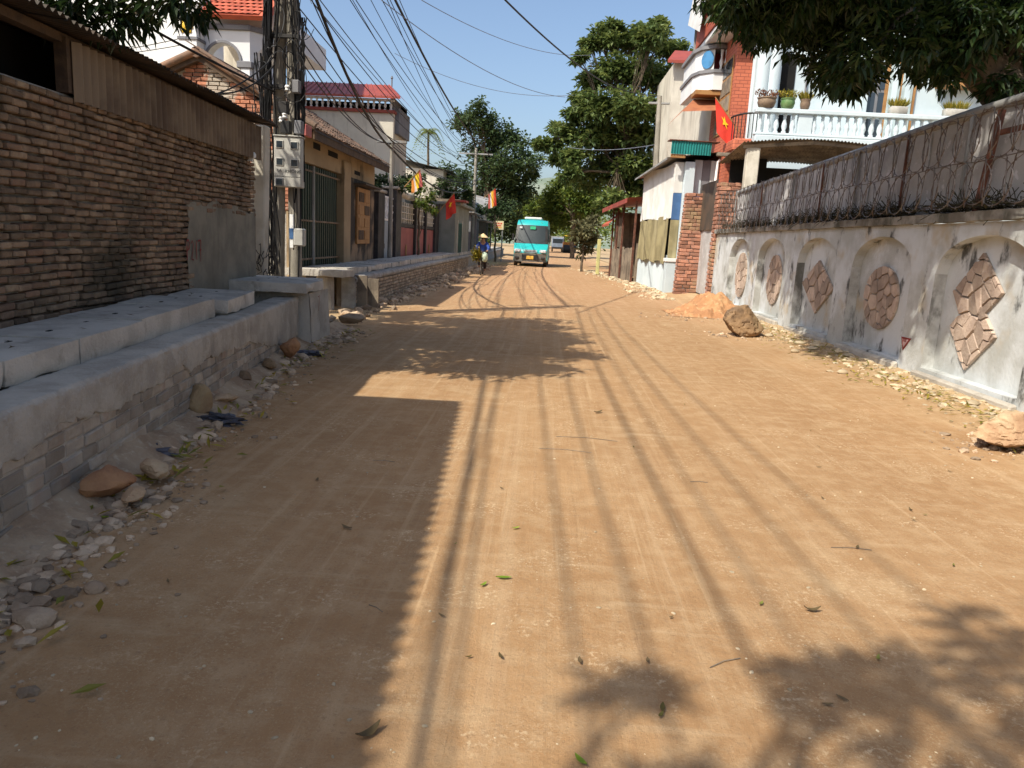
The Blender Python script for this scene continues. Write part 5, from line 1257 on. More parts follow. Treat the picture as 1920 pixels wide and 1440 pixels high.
# curved railing and brick foot left of the balcony
for k in range(9):
    a_ = math.pi*(1.0+.5*k/8); cx_, cy_ = xl+.1, 1.3; rr = 1.0
    mb = MB(); x_ = cx_+rr*math.cos(a_)*.55; y_ = cy_+rr*math.sin(a_); mb.tube([(x_, y_, zb0-.05), (x_, y_, zb1-.12)], .016, 5); mb.build('railing_bar', m_metal_dark, wh)
mb = MB(); mb.tube([(xl+.1+math.cos(math.pi*(1+.5*k/12))*.55, 1.3+math.sin(math.pi*(1+.5*k/12)), zb1-.10) for k in range(13)], .03, 6); mb.build('railing_top', m_metal_dark, wh)
mb = MB(); mb.cb(xl-.55, xl+.1, .3, 2.0, zb0-.45, zb0-.08, .05); mb.build('brick_foot', m_obr, wh)
# ---- pots on the balustrade
m_pot_g = M('green_glaze', (.10,.20,.07), (.16,.24,.10), 5, .35, .1, 30); m_pot_b = M('brown_pot', (.24,.17,.11), (.16,.11,.08), 5, .7, .3, 30); m_pot_gy = M('grey_trough', (.42,.41,.37), (.32,.31,.28), 4, .85, .3, 30)
def pot(px0, px1, mat, leaf, label, kind='round', spiky=False):
    a = Q(px0, 195); b = Q(px1, 195); w_ = (b.x-a.x)/2; cx_ = (a.x+b.x)/2+6
    t = thing('flower_pot', label, 'flower pot', (cx_, BY+.09, zb1)); mb = MB()
    if kind == 'round': mb.lathe([(w_*.55,0),(w_*.85,.06),(w_,.18),(w_*.92,.26),(w_*1.02,.28),(w_*1.02,.31),(w_*.8,.29)], (0,0,0), 14); hz = .29
    else: mb.cb(-w_, w_, -.13, .13, 0, .22, .01); hz = .21
    mb.build('pot', mat, t, smooth=50)
    lf = MB()
    for k in range(170 if not spiky else 260):
        p_ = Vector((RND.uniform(-w_,w_)*.9, RND.uniform(-.1,.1), hz)); 
        d_ = Vector((p_.x*1.5/w_*.5+RND.uniform(-.5,.5), RND.uniform(-.6,.6), 1.1))
        if spiky: leaf_quads(lf, p_, d_, RND.uniform(.14,.32), .025, RND.random())
        else: leaf_quads(lf, p_+d_.normalized()*RND.uniform(0,.22), d_+Vector((RND.uniform(-1,1),RND.uniform(-1,1),0)), RND.uniform(.06,.12), .05, RND.random())
    lf.build('foliage', leaf, t, kind='stuff', recalc=False)
    return t
m_leaf_rust = leafmat('reddish_leaf', (.12,.06,.04), (.30,.16,.09), .6, .3)
pot(1421, 1456, m_pot_b, m_leaf_rust, 'brown pot with withered reddish plant on the balcony rail')
pot(1465, 1492, m_pot_g, m_leaf_yellow, 'green glazed pot with yellowish plant on the balcony rail')
pot(1502, 1521, m_pot_b, m_leaf_yellow, 'small brown pot with spiky yellow green plant on the balcony rail', spiky=True)
pot(1672, 1703, m_pot_gy, m_leaf_yellow, 'grey trough of grassy plant before the shuttered window', 'box', True)
pot(1775, 1818, m_pot_gy, m_leaf_yellow, 'grey trough with grass and bare stems at the balcony end', 'box', True)

# ---- second house with curved balcony
SY = 28.6
s2 = thing('curved_balcony_house', 'white house with rounded balcony, brown awning and tin rooftop canopy', 'house', (6, SY, 0))
T = lambda a, b, Y=SY: AY(a, b, Y) - Vector((6, SY, 0))
mb = MB(); mb.box(-.1, 7, .2, 8, 0, 9.2); mb.build('wall', m_cream, s2)
bx0, bx1 = T(1300,120).x, T(1372,120).x; zf = T(1330,148).z; zt_ = T(1330,97).z
def bpoly(e=0.0): return [(bx1, -1.0-e), (bx0+.55, -1.0-e), (bx0+.15-e*.7, -.65-e*.7), (bx0-e, -.1), (bx0-e, 2.2), (bx1, 2.2)]
mb = MB(); mb.prism(bpoly(), zf-.55, zf, ax='z'); mb.build('balcony_base', m_house_w, s2)
mb = MB(); mb.prism(bpoly(.06), zf+.002, zf+.11, ax='z'); mb.build('balcony_trim', m_trim_grey, s2)
mb = MB(); mb.prism(bpoly(.06), zt_-.12, zt_, ax='z'); mb.build('balcony_rail', m_trim_grey, s2)
mb = MB(); mb.prism([(bx0+.05,-.1),(bx0+.05,2.2),(bx0+.18,2.2),(bx0+.18,-.05),(bx0+.6,-.75),(bx0+.55,-.92),(bx0+.2,-.62)], zf+.112, zt_-.121, ax='z'); mb.build('balcony_panel', m_house_w, s2)
em = MB(); em.lathe([(.0,0),(.26,.0),(.26,.02),(.0,.03)], (0,0,0), 16); ex, ezz = bx0+.34, (zf+zt_)/2
em.v = [(ex+v[0]*.7, -.80-v[2]-v[0]*-.0-(v[0]*.55), ezz+v[1]*1.15) for v in em.v]; em.build('blue_medallion', M('medallion_blue', (.06,.22,.44), None, 3, .5, 0), s2)
for i in range(4):
    xx = bx0+.72+(bx1-bx0-.72)*(i+.5)/4; mb = MB(); mb.lathe([(.06,0),(.035,.1),(.075,.25),(.035,.42),(.06,zt_-zf-.25)], (xx, -.92, zf+.112), 8); mb.build('baluster', m_house_w, s2, smooth=60)
mb = MB(); mb.box(bx0+.6, bx1, -.3, -.2, zf+.112, zt_-.13); mb.build('red_infill', M('maroon', (.30,.04,.06), None, 3, .6, 0), s2)
# brown awning below
z0, z1 = T(1300,222).z, T(1330,188).z
mb = MB(); mb.add([(bx0-.45,-1.3,z0),(bx1-.2,-1.3,z0+.12),(bx1-.2,-.2,z1),(bx0+.1,-.2,z1-.02)], [(0,1,2,3)]); mb.add([(bx0-.45,-1.3,z0),(bx0+.1,-.2,z1-.02),(bx0+.1,2.2,z1-.02),(bx0-.45,2.2,z0)], [(0,1,2,3)]); mb.build('awning', M('brown_awning', (.34,.13,.06), (.28,.10,.05), 2, .7, .1), s2, recalc=False)
mb = MB(); mb.cb(bx0+.0, bx1, -.95, -.1, z1+.002, z1+.16, .01); mb.build('awning_beam', m_wood_orange, s2)
mb = MB(); mb.cb(.15, .22, .05, .198, 4.9, 6.0, .01); mb.build('window', m_glass, s2)
# rooftop canopy
z2 = T(1300,85).z; z3 = T(1310,0).z
mb = MB(); n_ = 18*4
mb.grid(lambda u, v: (bx0+.15+2.6*u+.0*v, -.9+2.4*v, z2+1.15-.0*u+(z3-z2-.6)*v*.6 + .02*math.sin(u*2.6/.15*2*math.pi)), n_, 3); mb.build('canopy_roof', m_tin_grey, s2, smooth=180, recalc=False)
mb = MB(); mb.grid(lambda u, v: (bx0-.05+.22*v, -.95+2.6*u, z2+.2+(2.1)*v+.9*u), 8, 2); mb.build('canopy_gable', m_tin_white, s2, recalc=False)
mb = MB(); mb.grid(lambda u, v: (bx0+.2+3.0*u, 1.5, z2-.2+2.6*v), 6, 2); mb.build('canopy_back', m_tin_grey, s2, recalc=False)
bxs(s2, 'canopy_post', m_tin_white, [(bx0+.75, bx0+.83, -.85, -.77, zt_, z2+1.3), (bx1-.2, bx1-.12, -.85, -.77, zt_, z2+1.3)])
# ---- pale house with red roof beyond
ph = thing('pale_house', 'pale rendered house with red tin roof behind the big right tree', 'house', (6, 42, 0))
T = lambda a, b, Y=42: AY(a, b, Y) - Vector((6, 42, 0))
mb = MB(); mb.box(T(1262,150).x, 6, 0, 6, 0, T(1280,118).z); mb.build('wall', m_cream, ph)
mb = MB(); z0 = T(1280,117).z; mb.add([(T(1250,110).x,-.5,z0),(6,-.5,z0),(6,2.6,z0+1.2),(T(1262,85).x+.5,2.6,z0+1.2)], [(0,1,2,3)]); mb.add([(T(1250,110).x,-.5,z0-.15),(6,-.5,z0-.15),(6,-.5,z0),(T(1250,110).x,-.5,z0)], [(0,1,2,3)]); mb.build('roof', m_tin_red, ph, recalc=False)
# red flag on the right
b_ = AY(1385, 262, 24.6); flag(AY(1388, 250, 25.2), AY(1341, 182, 25.2), (1.35, 1.05), 'large red flag with yellow star beside the balcony house', [m_flag_red], star=True)
# ================================================================== ROAD USERS
m_bus = M('teal_bus_paint', (.02,.40,.40), (.02,.37,.38), 1, .35, 0, spec=.5)
m_busdark = M('dusty_bumper', (.11,.105,.095), (.19,.16,.12), 2, .7, .1, 20)
m_glassbus = M('windscreen', (.05,.06,.065), (.035,.045,.05), .6, .45, 0, spec=.12)
m_tyre = M('tyre', (.03,.028,.026), (.09,.07,.05), 4, .9, .2, 40)
m_chrome = M('headlamp', (.62,.64,.66), (.40,.42,.44), 8, .2, 0, spec=.8)
m_plate = M('plate_yellow', (.75,.45,.08), None, 6, .5, 0)
bp_ = AY(994, 499, 46.6)
bus = thing('minibus', 'teal minibus with dusty grey bumper coming up the dirt road', 'bus', (-.94, 46.6, .0), math.radians(-1.5))
prof = [(.10,.32),(.03,.40),(.0,.60),(.0,.85),(.06,1.02),(.30,1.22),(.62,1.40),(.92,1.95),(1.18,2.52),(1.32,2.72),(1.6,2.86),(2.4,2.90),(6.0,2.90),(6.35,2.80),(6.45,2.4),(6.45,.45),(6.4,.35)]
def hw(z, y): 
    w = 1.05 if z < 1.45 else 1.05 - .11*(z-1.45)/1.4
    if y < .3: w -= .06*(1-y/.3)
    return w
mb = MB(); NX = 12; rows = []
for (y, z) in prof:
    rows.append([(hw(z,y)*(-1+2*i/NX), y + (.16*(abs(-1+2*i/NX)**2.2) if y < 2 else 0), z - (.05*abs(-1+2*i/NX)**3 if z > 2.6 else 0)) for i in range(NX+1)])
vs = [p for r_ in rows for p in r_]; w = NX+1
mb.add(vs, [(j*w+i, j*w+i+1, (j+1)*w+i+1, (j+1)*w+i) for j in range(len(prof)-1) for i in range(NX)], .5)
for s_, i in ((-1, 0), (1, NX)):
    for j in range(len(prof)-1):
        a, b = rows[j][i], rows[j+1][i]
        mb.add([a, b, (s_*1.04, b[1], .33), (s_*1.04, a[1], .33)], [(0,1,2,3)], .5)
body = mb.build('body', m_bus, bus, smooth=35)
def front_patch(name, mat, j0, j1, f0, f1, off=.014, par=bus, sub=1):
    mb = MB()
    pts = []
    for j in range(j0, j1+1):
        r_ = rows[j]; pts.append([(r_[i][0]*1.0, r_[i][1]-off, r_[i][2]+off*.5) for i in range(f0, f1+1)])
    ww = f1-f0+1; mb.add([p for r_ in pts for p in r_], [(j*ww+i, j*ww+i+1, (j+1)*ww+i+1, (j+1)*ww+i) for j in range(j1-j0) for i in range(ww-1)], .5)
    return mb.build(name, mat, par, smooth=60, recalc=False)
front_patch('screen_surround', m_metal_dark, 6, 8, 0, 12, .006)
ws = front_patch('windscreen', m_glassbus, 6, 8, 1, 11)
front_patch('grille', m_metal_dark, 3, 4, 4, 8, .02)
for z in (.88, .95, 1.0): 
    mb = MB(); mb.cb(-.42, .42, -.03, -.005, z-.012, z+.012, .004); mb.build('grille_bar', m_chrome, bus)
mb = MB(); mb.grid(lambda u, v: ((-1+2*u)*1.0, -.05+.20*abs(-1+2*u)**2.2, .30+.52*v), 14, 3); mb.grid(lambda u, v: ((-1+2*u)*1.0, -.05+.20*abs(-1+2*u)**2.2+.1*v, .82), 14, 1); mb.build('bumper', m_busdark, bus, smooth=60, recalc=False)
mb = MB(); mb.cb(-.5, .5, -.075, -.05, .42, .74, .02); mb.build('air_intake', m_metal_dark, bus)
mb = MB(); mb.cb(-.22, .22, -.10, -.077, .46, .66, .006); mb.build('number_plate', m_plate, bus)
for s_ in (-1, 1):
    mb = MB(); mb.cb(s_*.78-.2, s_*.78+.2, .02, .18, .86, 1.05, .04); hl = mb.build('headlight', m_chrome, bus)
    mb = MB(); mb.lathe([(.01,0),(.06,.01),(.06,.03)], (0,0,0), 10); mb.v = [(s_*.72+v[0], .015-v[2], .95+v[1]) for v in mb.v]; mb.build('lamp', m_white, hl)
    mb = MB(); mb.cb(s_*.8-.13, s_*.8+.13, -.02, .06, .48, .60, .02); mb.build('fog_lamp', m_metal_dark, bus)
    mb = MB(); mb.cb(s_*1.14-.07, s_*1.14+.07, .62, .72, 1.55, 1.95, .03); mr = mb.build('mirror', m_metal_dark, bus)
    mb = MB(); mb.tube([(s_*1.0,.75,1.55),(s_*1.12,.68,1.6)], .02, 6); mb.build('mirror_arm', m_metal_dark, mr)
    for y in (1.0, 5.0):
        t = MB(); t.lathe([(.22,0),(.34,.01),(.36,.05),(.36,.19),(.34,.23),(.22,.24)], (0,0,0), 18); t.v = [(s_*.92+(v[2]-.12), y+v[0], .36+v[1]) for v in t.v]; tw = t.build('tyre', m_tyre, bus, smooth=40)
        t = MB(); t.lathe([(.05,0),(.2,.01),(.21,.06)], (0,0,0), 14); t.v = [(s_*1.02+v[2]*.2*s_, y+v[0], .36+v[1]) for v in t.v]; t.build('rim', m_trim_grey, tw)
    for k in range(4):
        mb = MB(); mb.add([(s_*1.066, 1.7+k*1.12, 1.5), (s_*1.066, 2.72+k*1.12, 1.5), (s_*1.0, 2.72+k*1.12, 2.35), (s_*1.0, 1.7+k*1.12, 2.35)], [(0,1,2,3)]); mb.build('side_window', m_glassbus, bus, recalc=False)
mb = MB(); mb.cb(-.55, .55, 2.0, 4.2, 2.89, 3.05, .05); mb.build('roof_unit', m_tin_white, bus)
mb = MB(); mb.cb(-.62, .62, 1.36, 1.43, 2.60, 2.72, .01); mb.build('header_strip', m_busdark, bus)
mb = MB(); mb.box(-.12, .22, .90, .93, 2.28, 2.46); mb.v = [(v[0], v[1]+.08, v[2]) for v in mb.v]; mb.build('screen_sticker', M('sticker_green', (.05,.45,.22), None, 3, .5, 0), bus)
mb = MB(); mb.box(-.78, -.62, 1.0, 1.03, 2.33, 2.42); mb.build('screen_sticker', m_white, bus)
for s_ in (-.35, .35): mb = MB(); mb.tube([(s_, .60, 1.40), (s_-.45, .78, 1.62)], .012, 5); mb.build('wiper', m_metal_dark, bus)
for k in range(3): mb = MB(); mb.cb(-.9+.02, .9, .70, .72, 1.44+k*.02, 1.445+k*.02, .002) if False else None

# ---- cyclist
def skinmesh(name, vs, es, rs, mat, parent, root=0, sub=2):
    me = bpy.data.meshes.new(name); me.from_pydata(vs, es, []); me.materials.append(mat)
    o = bpy.data.objects.new(name, me); COL.objects.link(o); o.parent = parent
    sk = o.modifiers.new('skin', 'SKIN'); sk.use_smooth_shade = True
    for i, r_ in enumerate(rs):
        d = me.skin_vertices[0].data[i]; d.radius = (r_, r_) if not isinstance(r_, tuple) else r_; d.use_root = (i == root)
    o.modifiers.new('sub', 'SUBSURF').levels = sub; o.modifiers['sub'].render_levels = sub
    return o
m_skin = M('skin', (.36,.21,.14), (.32,.19,.12), 5, .6, 0); m_jacket = M('blue_jacket', (.03,.07,.30), (.025,.055,.22), 4, .8, .2, 20); m_trous = M('dark_trousers', (.035,.03,.035), None, 4, .9, .2, 20)
CY = Vector((-2.74, 33.0, 0))
per = thing('person', 'cyclist in blue jacket and conical straw hat pedalling towards the viewer', 'person', CY)
hip = [(-.10,.22,.93),(.10,.22,.93)]
V_ = [(0,.22,.95),(0,.17,1.12),(0,.08,1.33),(0,.04,1.43),(0,.02,1.50),(0,.01,1.60),
      (-.17,.08,1.35),(-.27,-.08,1.15),(-.24,-.34,1.06),(-.23,-.42,1.05),
      (.17,.08,1.35),(.27,-.08,1.15),(.24,-.34,1.06),(.23,-.42,1.05),
      (-.10,.20,.90),(-.13,-.14,.78),(-.12,-.02,.40),(-.12,-.10,.33),
      (.10,.20,.90),(.13,-.10,.66),(.12,.08,.25),(.12,-.02,.18)]
E_ = [(0,1),(1,2),(2,3),(3,4),(4,5),(2,6),(6,7),(7,8),(8,9),(2,10),(10,11),(11,12),(12,13),(0,14),(14,15),(15,16),(16,17),(0,18),(18,19),(19,20),(20,21)]
R_ = [.13,.12,.13,.055,.085,.07,.06,.045,.035,.035,.06,.045,.035,.035,.09,.065,.045,.04,.09,.065,.045,.04]
skinmesh('body', V_, E_, R_, m_skin, per)
skinmesh('jacket', [V_[i] for i in (0,1,2,6,7,8,10,11,12)], [(0,1),(1,2),(2,3),(3,4),(4,5),(2,6),(6,7),(7,8)], [.155,.15,.155,.085,.065,.055,.085,.065,.055], m_jacket, per)
skinmesh('trousers', [V_[i] for i in (0,14,15,16,18,19,20)], [(0,1),(1,2),(2,3),(0,4),(4,5),(5,6)], [.145,.11,.085,.065,.11,.085,.065], m_trous, per)
for s_ in (-1,1):   # hands: palm and fingers round the grip
    hv = [(s_*.235,-.40,1.05)]; 
    mb = MB(); mb.cb(s_*.235-.04, s_*.235+.04, -.46, -.38, 1.03, 1.07, .012)
    for k in range(4): mb.tube([(s_*.235-.03+.02*k,-.45,1.065),(s_*.235-.03+.02*k,-.485,1.05),(s_*.235-.03+.02*k,-.475,1.015)], .009, 5)
    mb.tube([(s_*.20,-.41,1.05),(s_*.185,-.44,1.03),(s_*.19,-.46,1.01)], .010, 5); mb.build('hand', m_skin, per, smooth=60)
mb = MB(); mb.ico((0,-.075,1.565), .018, 1, 0); mb.build('nose', m_skin, per, smooth=180)
for s_ in (-1,1): mb = MB(); mb.ico((s_*.032,-.066,1.60), .010, 1, 0); mb.build('eye', m_dark, per); 
mb = MB(); mb.cb(-.025,.025,-.078,-.066,1.528,1.536,.003); mb.build('mouth', m_redpanel, per)
mb = MB(); mb.lathe([(.235,0),(.24,.005),(.16,.07),(.08,.135),(.015,.18)], (0,.0,1.60), 20); mb.build('straw_hat', M('straw', (.66,.50,.28), (.56,.40,.20), 6, .8, .3, 60), per, smooth=40)
mb = MB(); mb.lathe([(.09,-.06),(.10,.02),(.06,.09)], (0,.03,1.62), 10); mb.build('hair', m_dark, per, smooth=60)
bk = thing('bicycle', 'old bicycle with produce bags hung on its handlebar', 'bicycle', CY)
def wheel(y):
    t = MB(); n = 24; t.tube([(0, y+.33*math.cos(2*math.pi*i/n), .34+.33*math.sin(2*math.pi*i/n)) for i in range(n+1)], .02, 6); w_ = t.build('wheel', m_tyre, bk)
    for k in range(9): a_ = k*math.pi*2/9; s = MB(); s.tube([(0,y,.34),(0,y+.31*math.cos(a_),.34+.31*math.sin(a_))], .003, 3); s.build('spoke', m_chrome, w_)
wheel(-.56); wheel(.52)
for nm, pts, r_ in (('fork', [(0,-.56,.34),(0,-.44,.72),(0,-.40,.95)], .02), ('frame_tube', [(0,-.42,.82),(0,-.05,.32)], .02), ('frame_tube', [(0,-.42,.86),(0,.18,.80)], .018), ('frame_tube', [(0,-.05,.32),(0,.2,.86)], .018), ('frame_tube', [(0,-.05,.32),(0,.52,.34),(0,.18,.78)], .014), ('handlebar', [(-.26,-.40,1.03),(-.12,-.44,1.02),(0,-.42,.97),(.12,-.44,1.02),(.26,-.40,1.03)], .014), ('crank', [(-.12,-.08,.31),(-.07,-.06,.36),(.07,-.02,.24),(.12,.0,.16)], .012)):
    mb = MB(); mb.tube(pts, r_, 6); mb.build(nm, m_metal_dark, bk)
mb = MB(); mb.cb(-.09,.09,.1,.36,.84,.90,.03); mb.build('saddle', m_dark, bk)
lf = MB()
for k in range(420):
    p_ = Vector((-.20+RND.gauss(0,.09), -.52+RND.gauss(0,.07), .85+RND.gauss(0,.11))); leaf_quads(lf, p_, Vector((RND.uniform(-1,1),RND.uniform(-1,.4),RND.uniform(-.5,.9))), RND.uniform(.10,.2), .07, RND.random())
solo(lf, 'vegetable_bundle', m_leaf_yellow, 'bundle of yellow green vegetables hung on the bicycle handlebar', 'vegetables', kind=None, recalc=False)
mb = MB(); mb.ico((.14,-.54,.78), .17, 3, .25, 2.0, (.85,.7,1.25), 4); o = mb.build('plastic_bag', M('pale_green_bag', (.42,.52,.40), (.50,.56,.42), 4, .4, .3, 12), None, smooth=180); o.location = CY; tag(o, 'pale green plastic bag hanging on the bicycle handlebar', 'bag')
for ob in [x for x in bpy.data.objects if x.name.startswith('vegetable_bundle')]: ob.location = Vector(ob.location) + CY

# ---- far roadworks vehicles
rl = thing('road_roller', 'orange road roller parked far along the road', 'road roller', (3.75, 120, 0))
mb = MB(); mb.cb(-1.05, 1.05, 0, 3.0, .7, 1.7, .12); mb.build('body', M('machine_orange', (.55,.22,.03), (.45,.16,.03), 2, .5, .1), rl)
mb = MB(); mb.cb(-.95, .95, .9, 2.2, 2.55, 2.7, .04); mb.build('cab_roof', M('machine_yellow', (.62,.42,.04), None, 2, .5, .1), rl)
bxs(rl, 'cab_post', m_metal_dark, [(-.92,-.84,.95,1.03,1.7,2.56), (.84,.92,.95,1.03,1.7,2.56), (-.92,-.84,2.05,2.13,1.7,2.56), (.84,.92,2.05,2.13,1.7,2.56)])
mb = MB(); mb.lathe([(.6,-1.0),(.62,-.98),(.62,.98),(.6,1.0)], (0,0,0), 20); mb.v = [(v[2], -.2+v[0], .62+v[1]) for v in mb.v]; mb.build('drum', m_metal_dark, rl)
for s_ in (-1, 1): mb = MB(); mb.lathe([(.5,0),(.6,.05),(.6,.4),(.5,.45)], (0,0,0), 16); mb.v = [(s_*.8+v[2]-.22, 2.5+v[0], .6+v[1]) for v in mb.v]; mb.build('tyre', m_tyre, rl)
tk = thing('truck', 'pale blue grey truck parked behind the minibus', 'truck', (1.9, 125, 0))
mb = MB(); mb.cb(-.95,.95,0,1.6,.6,2.3,.12); mb.build('cab', M('truck_blue', (.20,.25,.32), None, 2, .5, .05), tk)
mb = MB(); mb.box(-.8,.8,-.012,-.001,1.4,2.1); mb.build('windscreen', m_glass, tk)
mb = MB(); mb.cb(-1.05,1.05,1.7,5.5,.8,2.5,.05); mb.build('cargo_box', m_tin_grey, tk)
mb = MB(); mb.cb(-.95,.95,-.08,-.02,.5,.8,.02); mb.build('bumper', m_metal_dark, tk)
for s_ in (-1,1):
    for y in (.8, 4.5): mb = MB(); mb.lathe([(.25,0),(.4,.02),(.4,.22),(.25,.24)], (0,0,0), 16); mb.v = [(s_*.82+v[2]-.12, y+v[0], .4+v[1]) for v in mb.v]; mb.build('tyre', m_tyre, tk)
def pxof(p_):
    c_ = CR.T @ (np.array(p_) - CAMP); return 960 - c_[0]/c_[2]*FPX, 720 + c_[1]/c_[2]*FPX
# ================================================================== TREES
def px_lobes(lst, Y, dy=1.0):
    out = []
    for (a, b, r_) in lst:
        yy = Y + RND.uniform(-dy, dy); out.append((AY(a, b, yy), r_/1400*yy))
    return out
big = px_lobes([(868,222,28),(905,215,30),(925,250,34),(958,265,28),(905,290,38),(945,305,40),(985,300,28),(1000,325,16),(915,340,45),(960,350,38),(895,375,35),(940,390,40),(980,365,25),(915,420,30),(955,420,30),(885,400,25)], 75, 2)
lobe_tree('broadleaf_tree', 'tall dark green tree with lobed crown on the left of the road', AY(905, 440, 75).xy.to_3d(), AY(915, 330, 75), .38, big, (.42,.26), m_leaf_dark, 'trees along the road', per=11, ln=46, sub=.46)
rt = px_lobes([(1225,70,34),(1180,80,32),(1130,75,26),(1103,85,14),(1262,95,26),(1150,130,36),(1205,140,40),(1112,150,26),(1250,150,34),(1120,200,38),(1180,200,42),(1082,210,22),(1240,210,36),(1062,245,24),(1110,255,38),(1170,260,42),(1230,260,36),(1032,275,16),(1080,290,26),(1140,310,38),(1200,310,36),(1100,335,30),(1180,350,32),(1045,240,14),(1015,272,12),(1050,300,18),(1070,325,20),(1088,110,12),(1085,185,14),(1150,380,30),(1210,360,28),(1285,130,18),(1285,200,20),(1150,50,16),(1240,48,18)], 49, 2.2)
lobe_tree('broadleaf_tree', 'large open crowned green tree behind the red roofed hut', (AY(1165, 440, 49).x, 49, 0), AY(1168, 190, 49), .34, rt, (.40,.23), m_leaf_right, 'trees along the road', per=20, ln=44, sub=.5, sq=.55)
br = px_lobes([(1052,345,24),(1080,362,28),(1038,372,22),(1062,400,28),(1098,392,25),(1112,358,22),(1030,400,20),(1085,425,25),(1120,390,20)], 78, 2)
lobe_tree('broadleaf_tree', 'bright yellow green tree behind the large right tree', (AY(1075, 440, 78).x, 78, 0), AY(1075, 390, 78), .25, br, (.42,.26), m_leaf_bright, 'trees along the road', per=14, ln=48, sub=.5)
br = px_lobes([(1010,388,20),(990,395,20),(972,402,18),(1040,392,22),(1060,405,20),(1080,400,20),(1030,425,18),(980,425,18),(1020,410,20),(1000,418,18),(960,415,14)], 115, 3)
lobe_tree('broadleaf_tree', 'small sunlit green tree closing the end of the road', (AY(1000, 440, 115).x, 115, 0), AY(1000, 410, 115), .25, br, (.55,.36), m_leaf_bright, 'trees along the road', per=10, ln=48, sub=.5)
ml = px_lobes([(800,335,20),(835,330,22),(866,340,20),(845,365,24),(802,365,20),(822,350,20),(875,372,18)], 46, 1.5)
lobe_tree('broadleaf_tree', 'rounded green tree behind the grey house', (AY(838, 440, 46).x-1.2, 46, 0), AY(838, 370, 46), .2, ml, (.28,.16), m_leaf_dark, 'trees along the road', per=18, ln=36, sub=.46)
for lst, Y, lab, mt in (([(706,350,18),(722,338,18),(742,345,18),(725,365,16)], 25.5, 'leafy shrub rising behind the grey steel door', m_leaf_dark), ([(768,350,14),(786,352,16),(800,372,14),(790,385,12),(812,395,10)], 28.5, 'bright climbing shrub spilling over the panelled fence', m_leaf_bright), ([(760,338,14),(780,335,16)], 30.5, 'dark shrub behind the panelled fence', m_leaf_dark)):
    lobe_tree('shrub', lab, (AY(lst[1][0], 440, Y).x, Y, 0), AY(lst[1][0], lst[1][1]+40, Y), .06, px_lobes(lst, Y, .5), (.14,.09), mt, None, per=40, ln=26, sub=.5, cat='shrub')
for lst, Y, lab, mt in (([(1095,425,20),(1108,448,18),(1080,445,14),(1112,415,14),(1100,470,14)], 43, 'dusty broad leaved bushes past the hut', m_leaf_dusty), ([(930,375,14),(945,385,16),(925,395,14),(905,395,16),(890,400,14)], 52, 'dark ivy like shrub over the shopfronts', m_leaf_dark)):
    lobe_tree('shrub', lab, (AY(lst[0][0], 440, Y).x, Y, 0), AY(lst[0][0], lst[0][1]+20, Y), .08, px_lobes(lst, Y, .6), (.30,.16) if mt is m_leaf_dusty else (.22,.14), mt, None, per=22, ln=26, sub=.5, cat='shrub')
# palm
pp = AY(806, 243, 60); t = thing('palm_tree', 'slender palm with drooping fronds behind the houses', 'tree', (pp.x, 60, 0))
mb = MB(); mb.tube([(.1*math.sin(i*.5), 0, pp.z*i/10) for i in range(11)], [.14-.06*i/10 for i in range(11)], 8); mb.build('trunk', m_bark, t, smooth=60)
for k in range(17):
    a_ = k*2.4; upv = RND.uniform(-.1, 1.3); L = RND.uniform(1.3, 1.8); fr = MB(); d = Vector((math.cos(a_), math.sin(a_), 0)); prev = None
    for j in range(16):
        s = j/15; p_ = Vector((.1*math.sin(5), 0, pp.z-.1)) + d*L*s*.75 + Vector((0,0,upv*L*s*.8 - 1.35*L*s*s))
        for sd in (-1, 1):
            side = Vector((-d.y, d.x, 0))*sd; leaf_quads(fr, p_, side*.8 + d*.5 + Vector((0,0,-.5)), .42*(1-.5*s)+.1, .06, RND.uniform(.2,.9))
    fr.build('frond', m_leaf_right, t, recalc=False)
# distant wood and hill
hm = MB(); hm.grid(lambda u, v: (-260+520*u, 330+60*v, -2 + (26*math.exp(-((-260+520*u+4)/38)**2) + 13*math.exp(-((-260+520*u-60)/60)**2) + 12*math.exp(-((-260+520*u+110)/60)**2) + 3)*min(1, v*1.6) + 1.6*noise.noise(Vector((u*60, v*8, 1)))), 160, 10); hm.build('hill', M('wooded_hill', (.13,.17,.13), (.18,.21,.17), .12, .95, 1, .5), None, smooth=180, kind='structure', recalc=False)  # hill greens greyed; distance haze is put into the colour
fw = MB()
for k in range(120):
    X_ = RND.uniform(-70, 75); Y_ = RND.uniform(165, 215)
    if -8 < X_ < 9 and Y_ < 172: continue
    for q in range(5): cluster(fw, Vector((X_+RND.gauss(0,2), Y_+RND.gauss(0,2), RND.uniform(1.5,7.5))), 2.4, 26, 1.1, .8, 0, .8, RND.uniform(-.1,.2))
fo = fw.build('distant_wood', m_leaf_bright, None, kind='stuff', recalc=False); tag(fo, 'far wood closing the end of the street', 'trees')

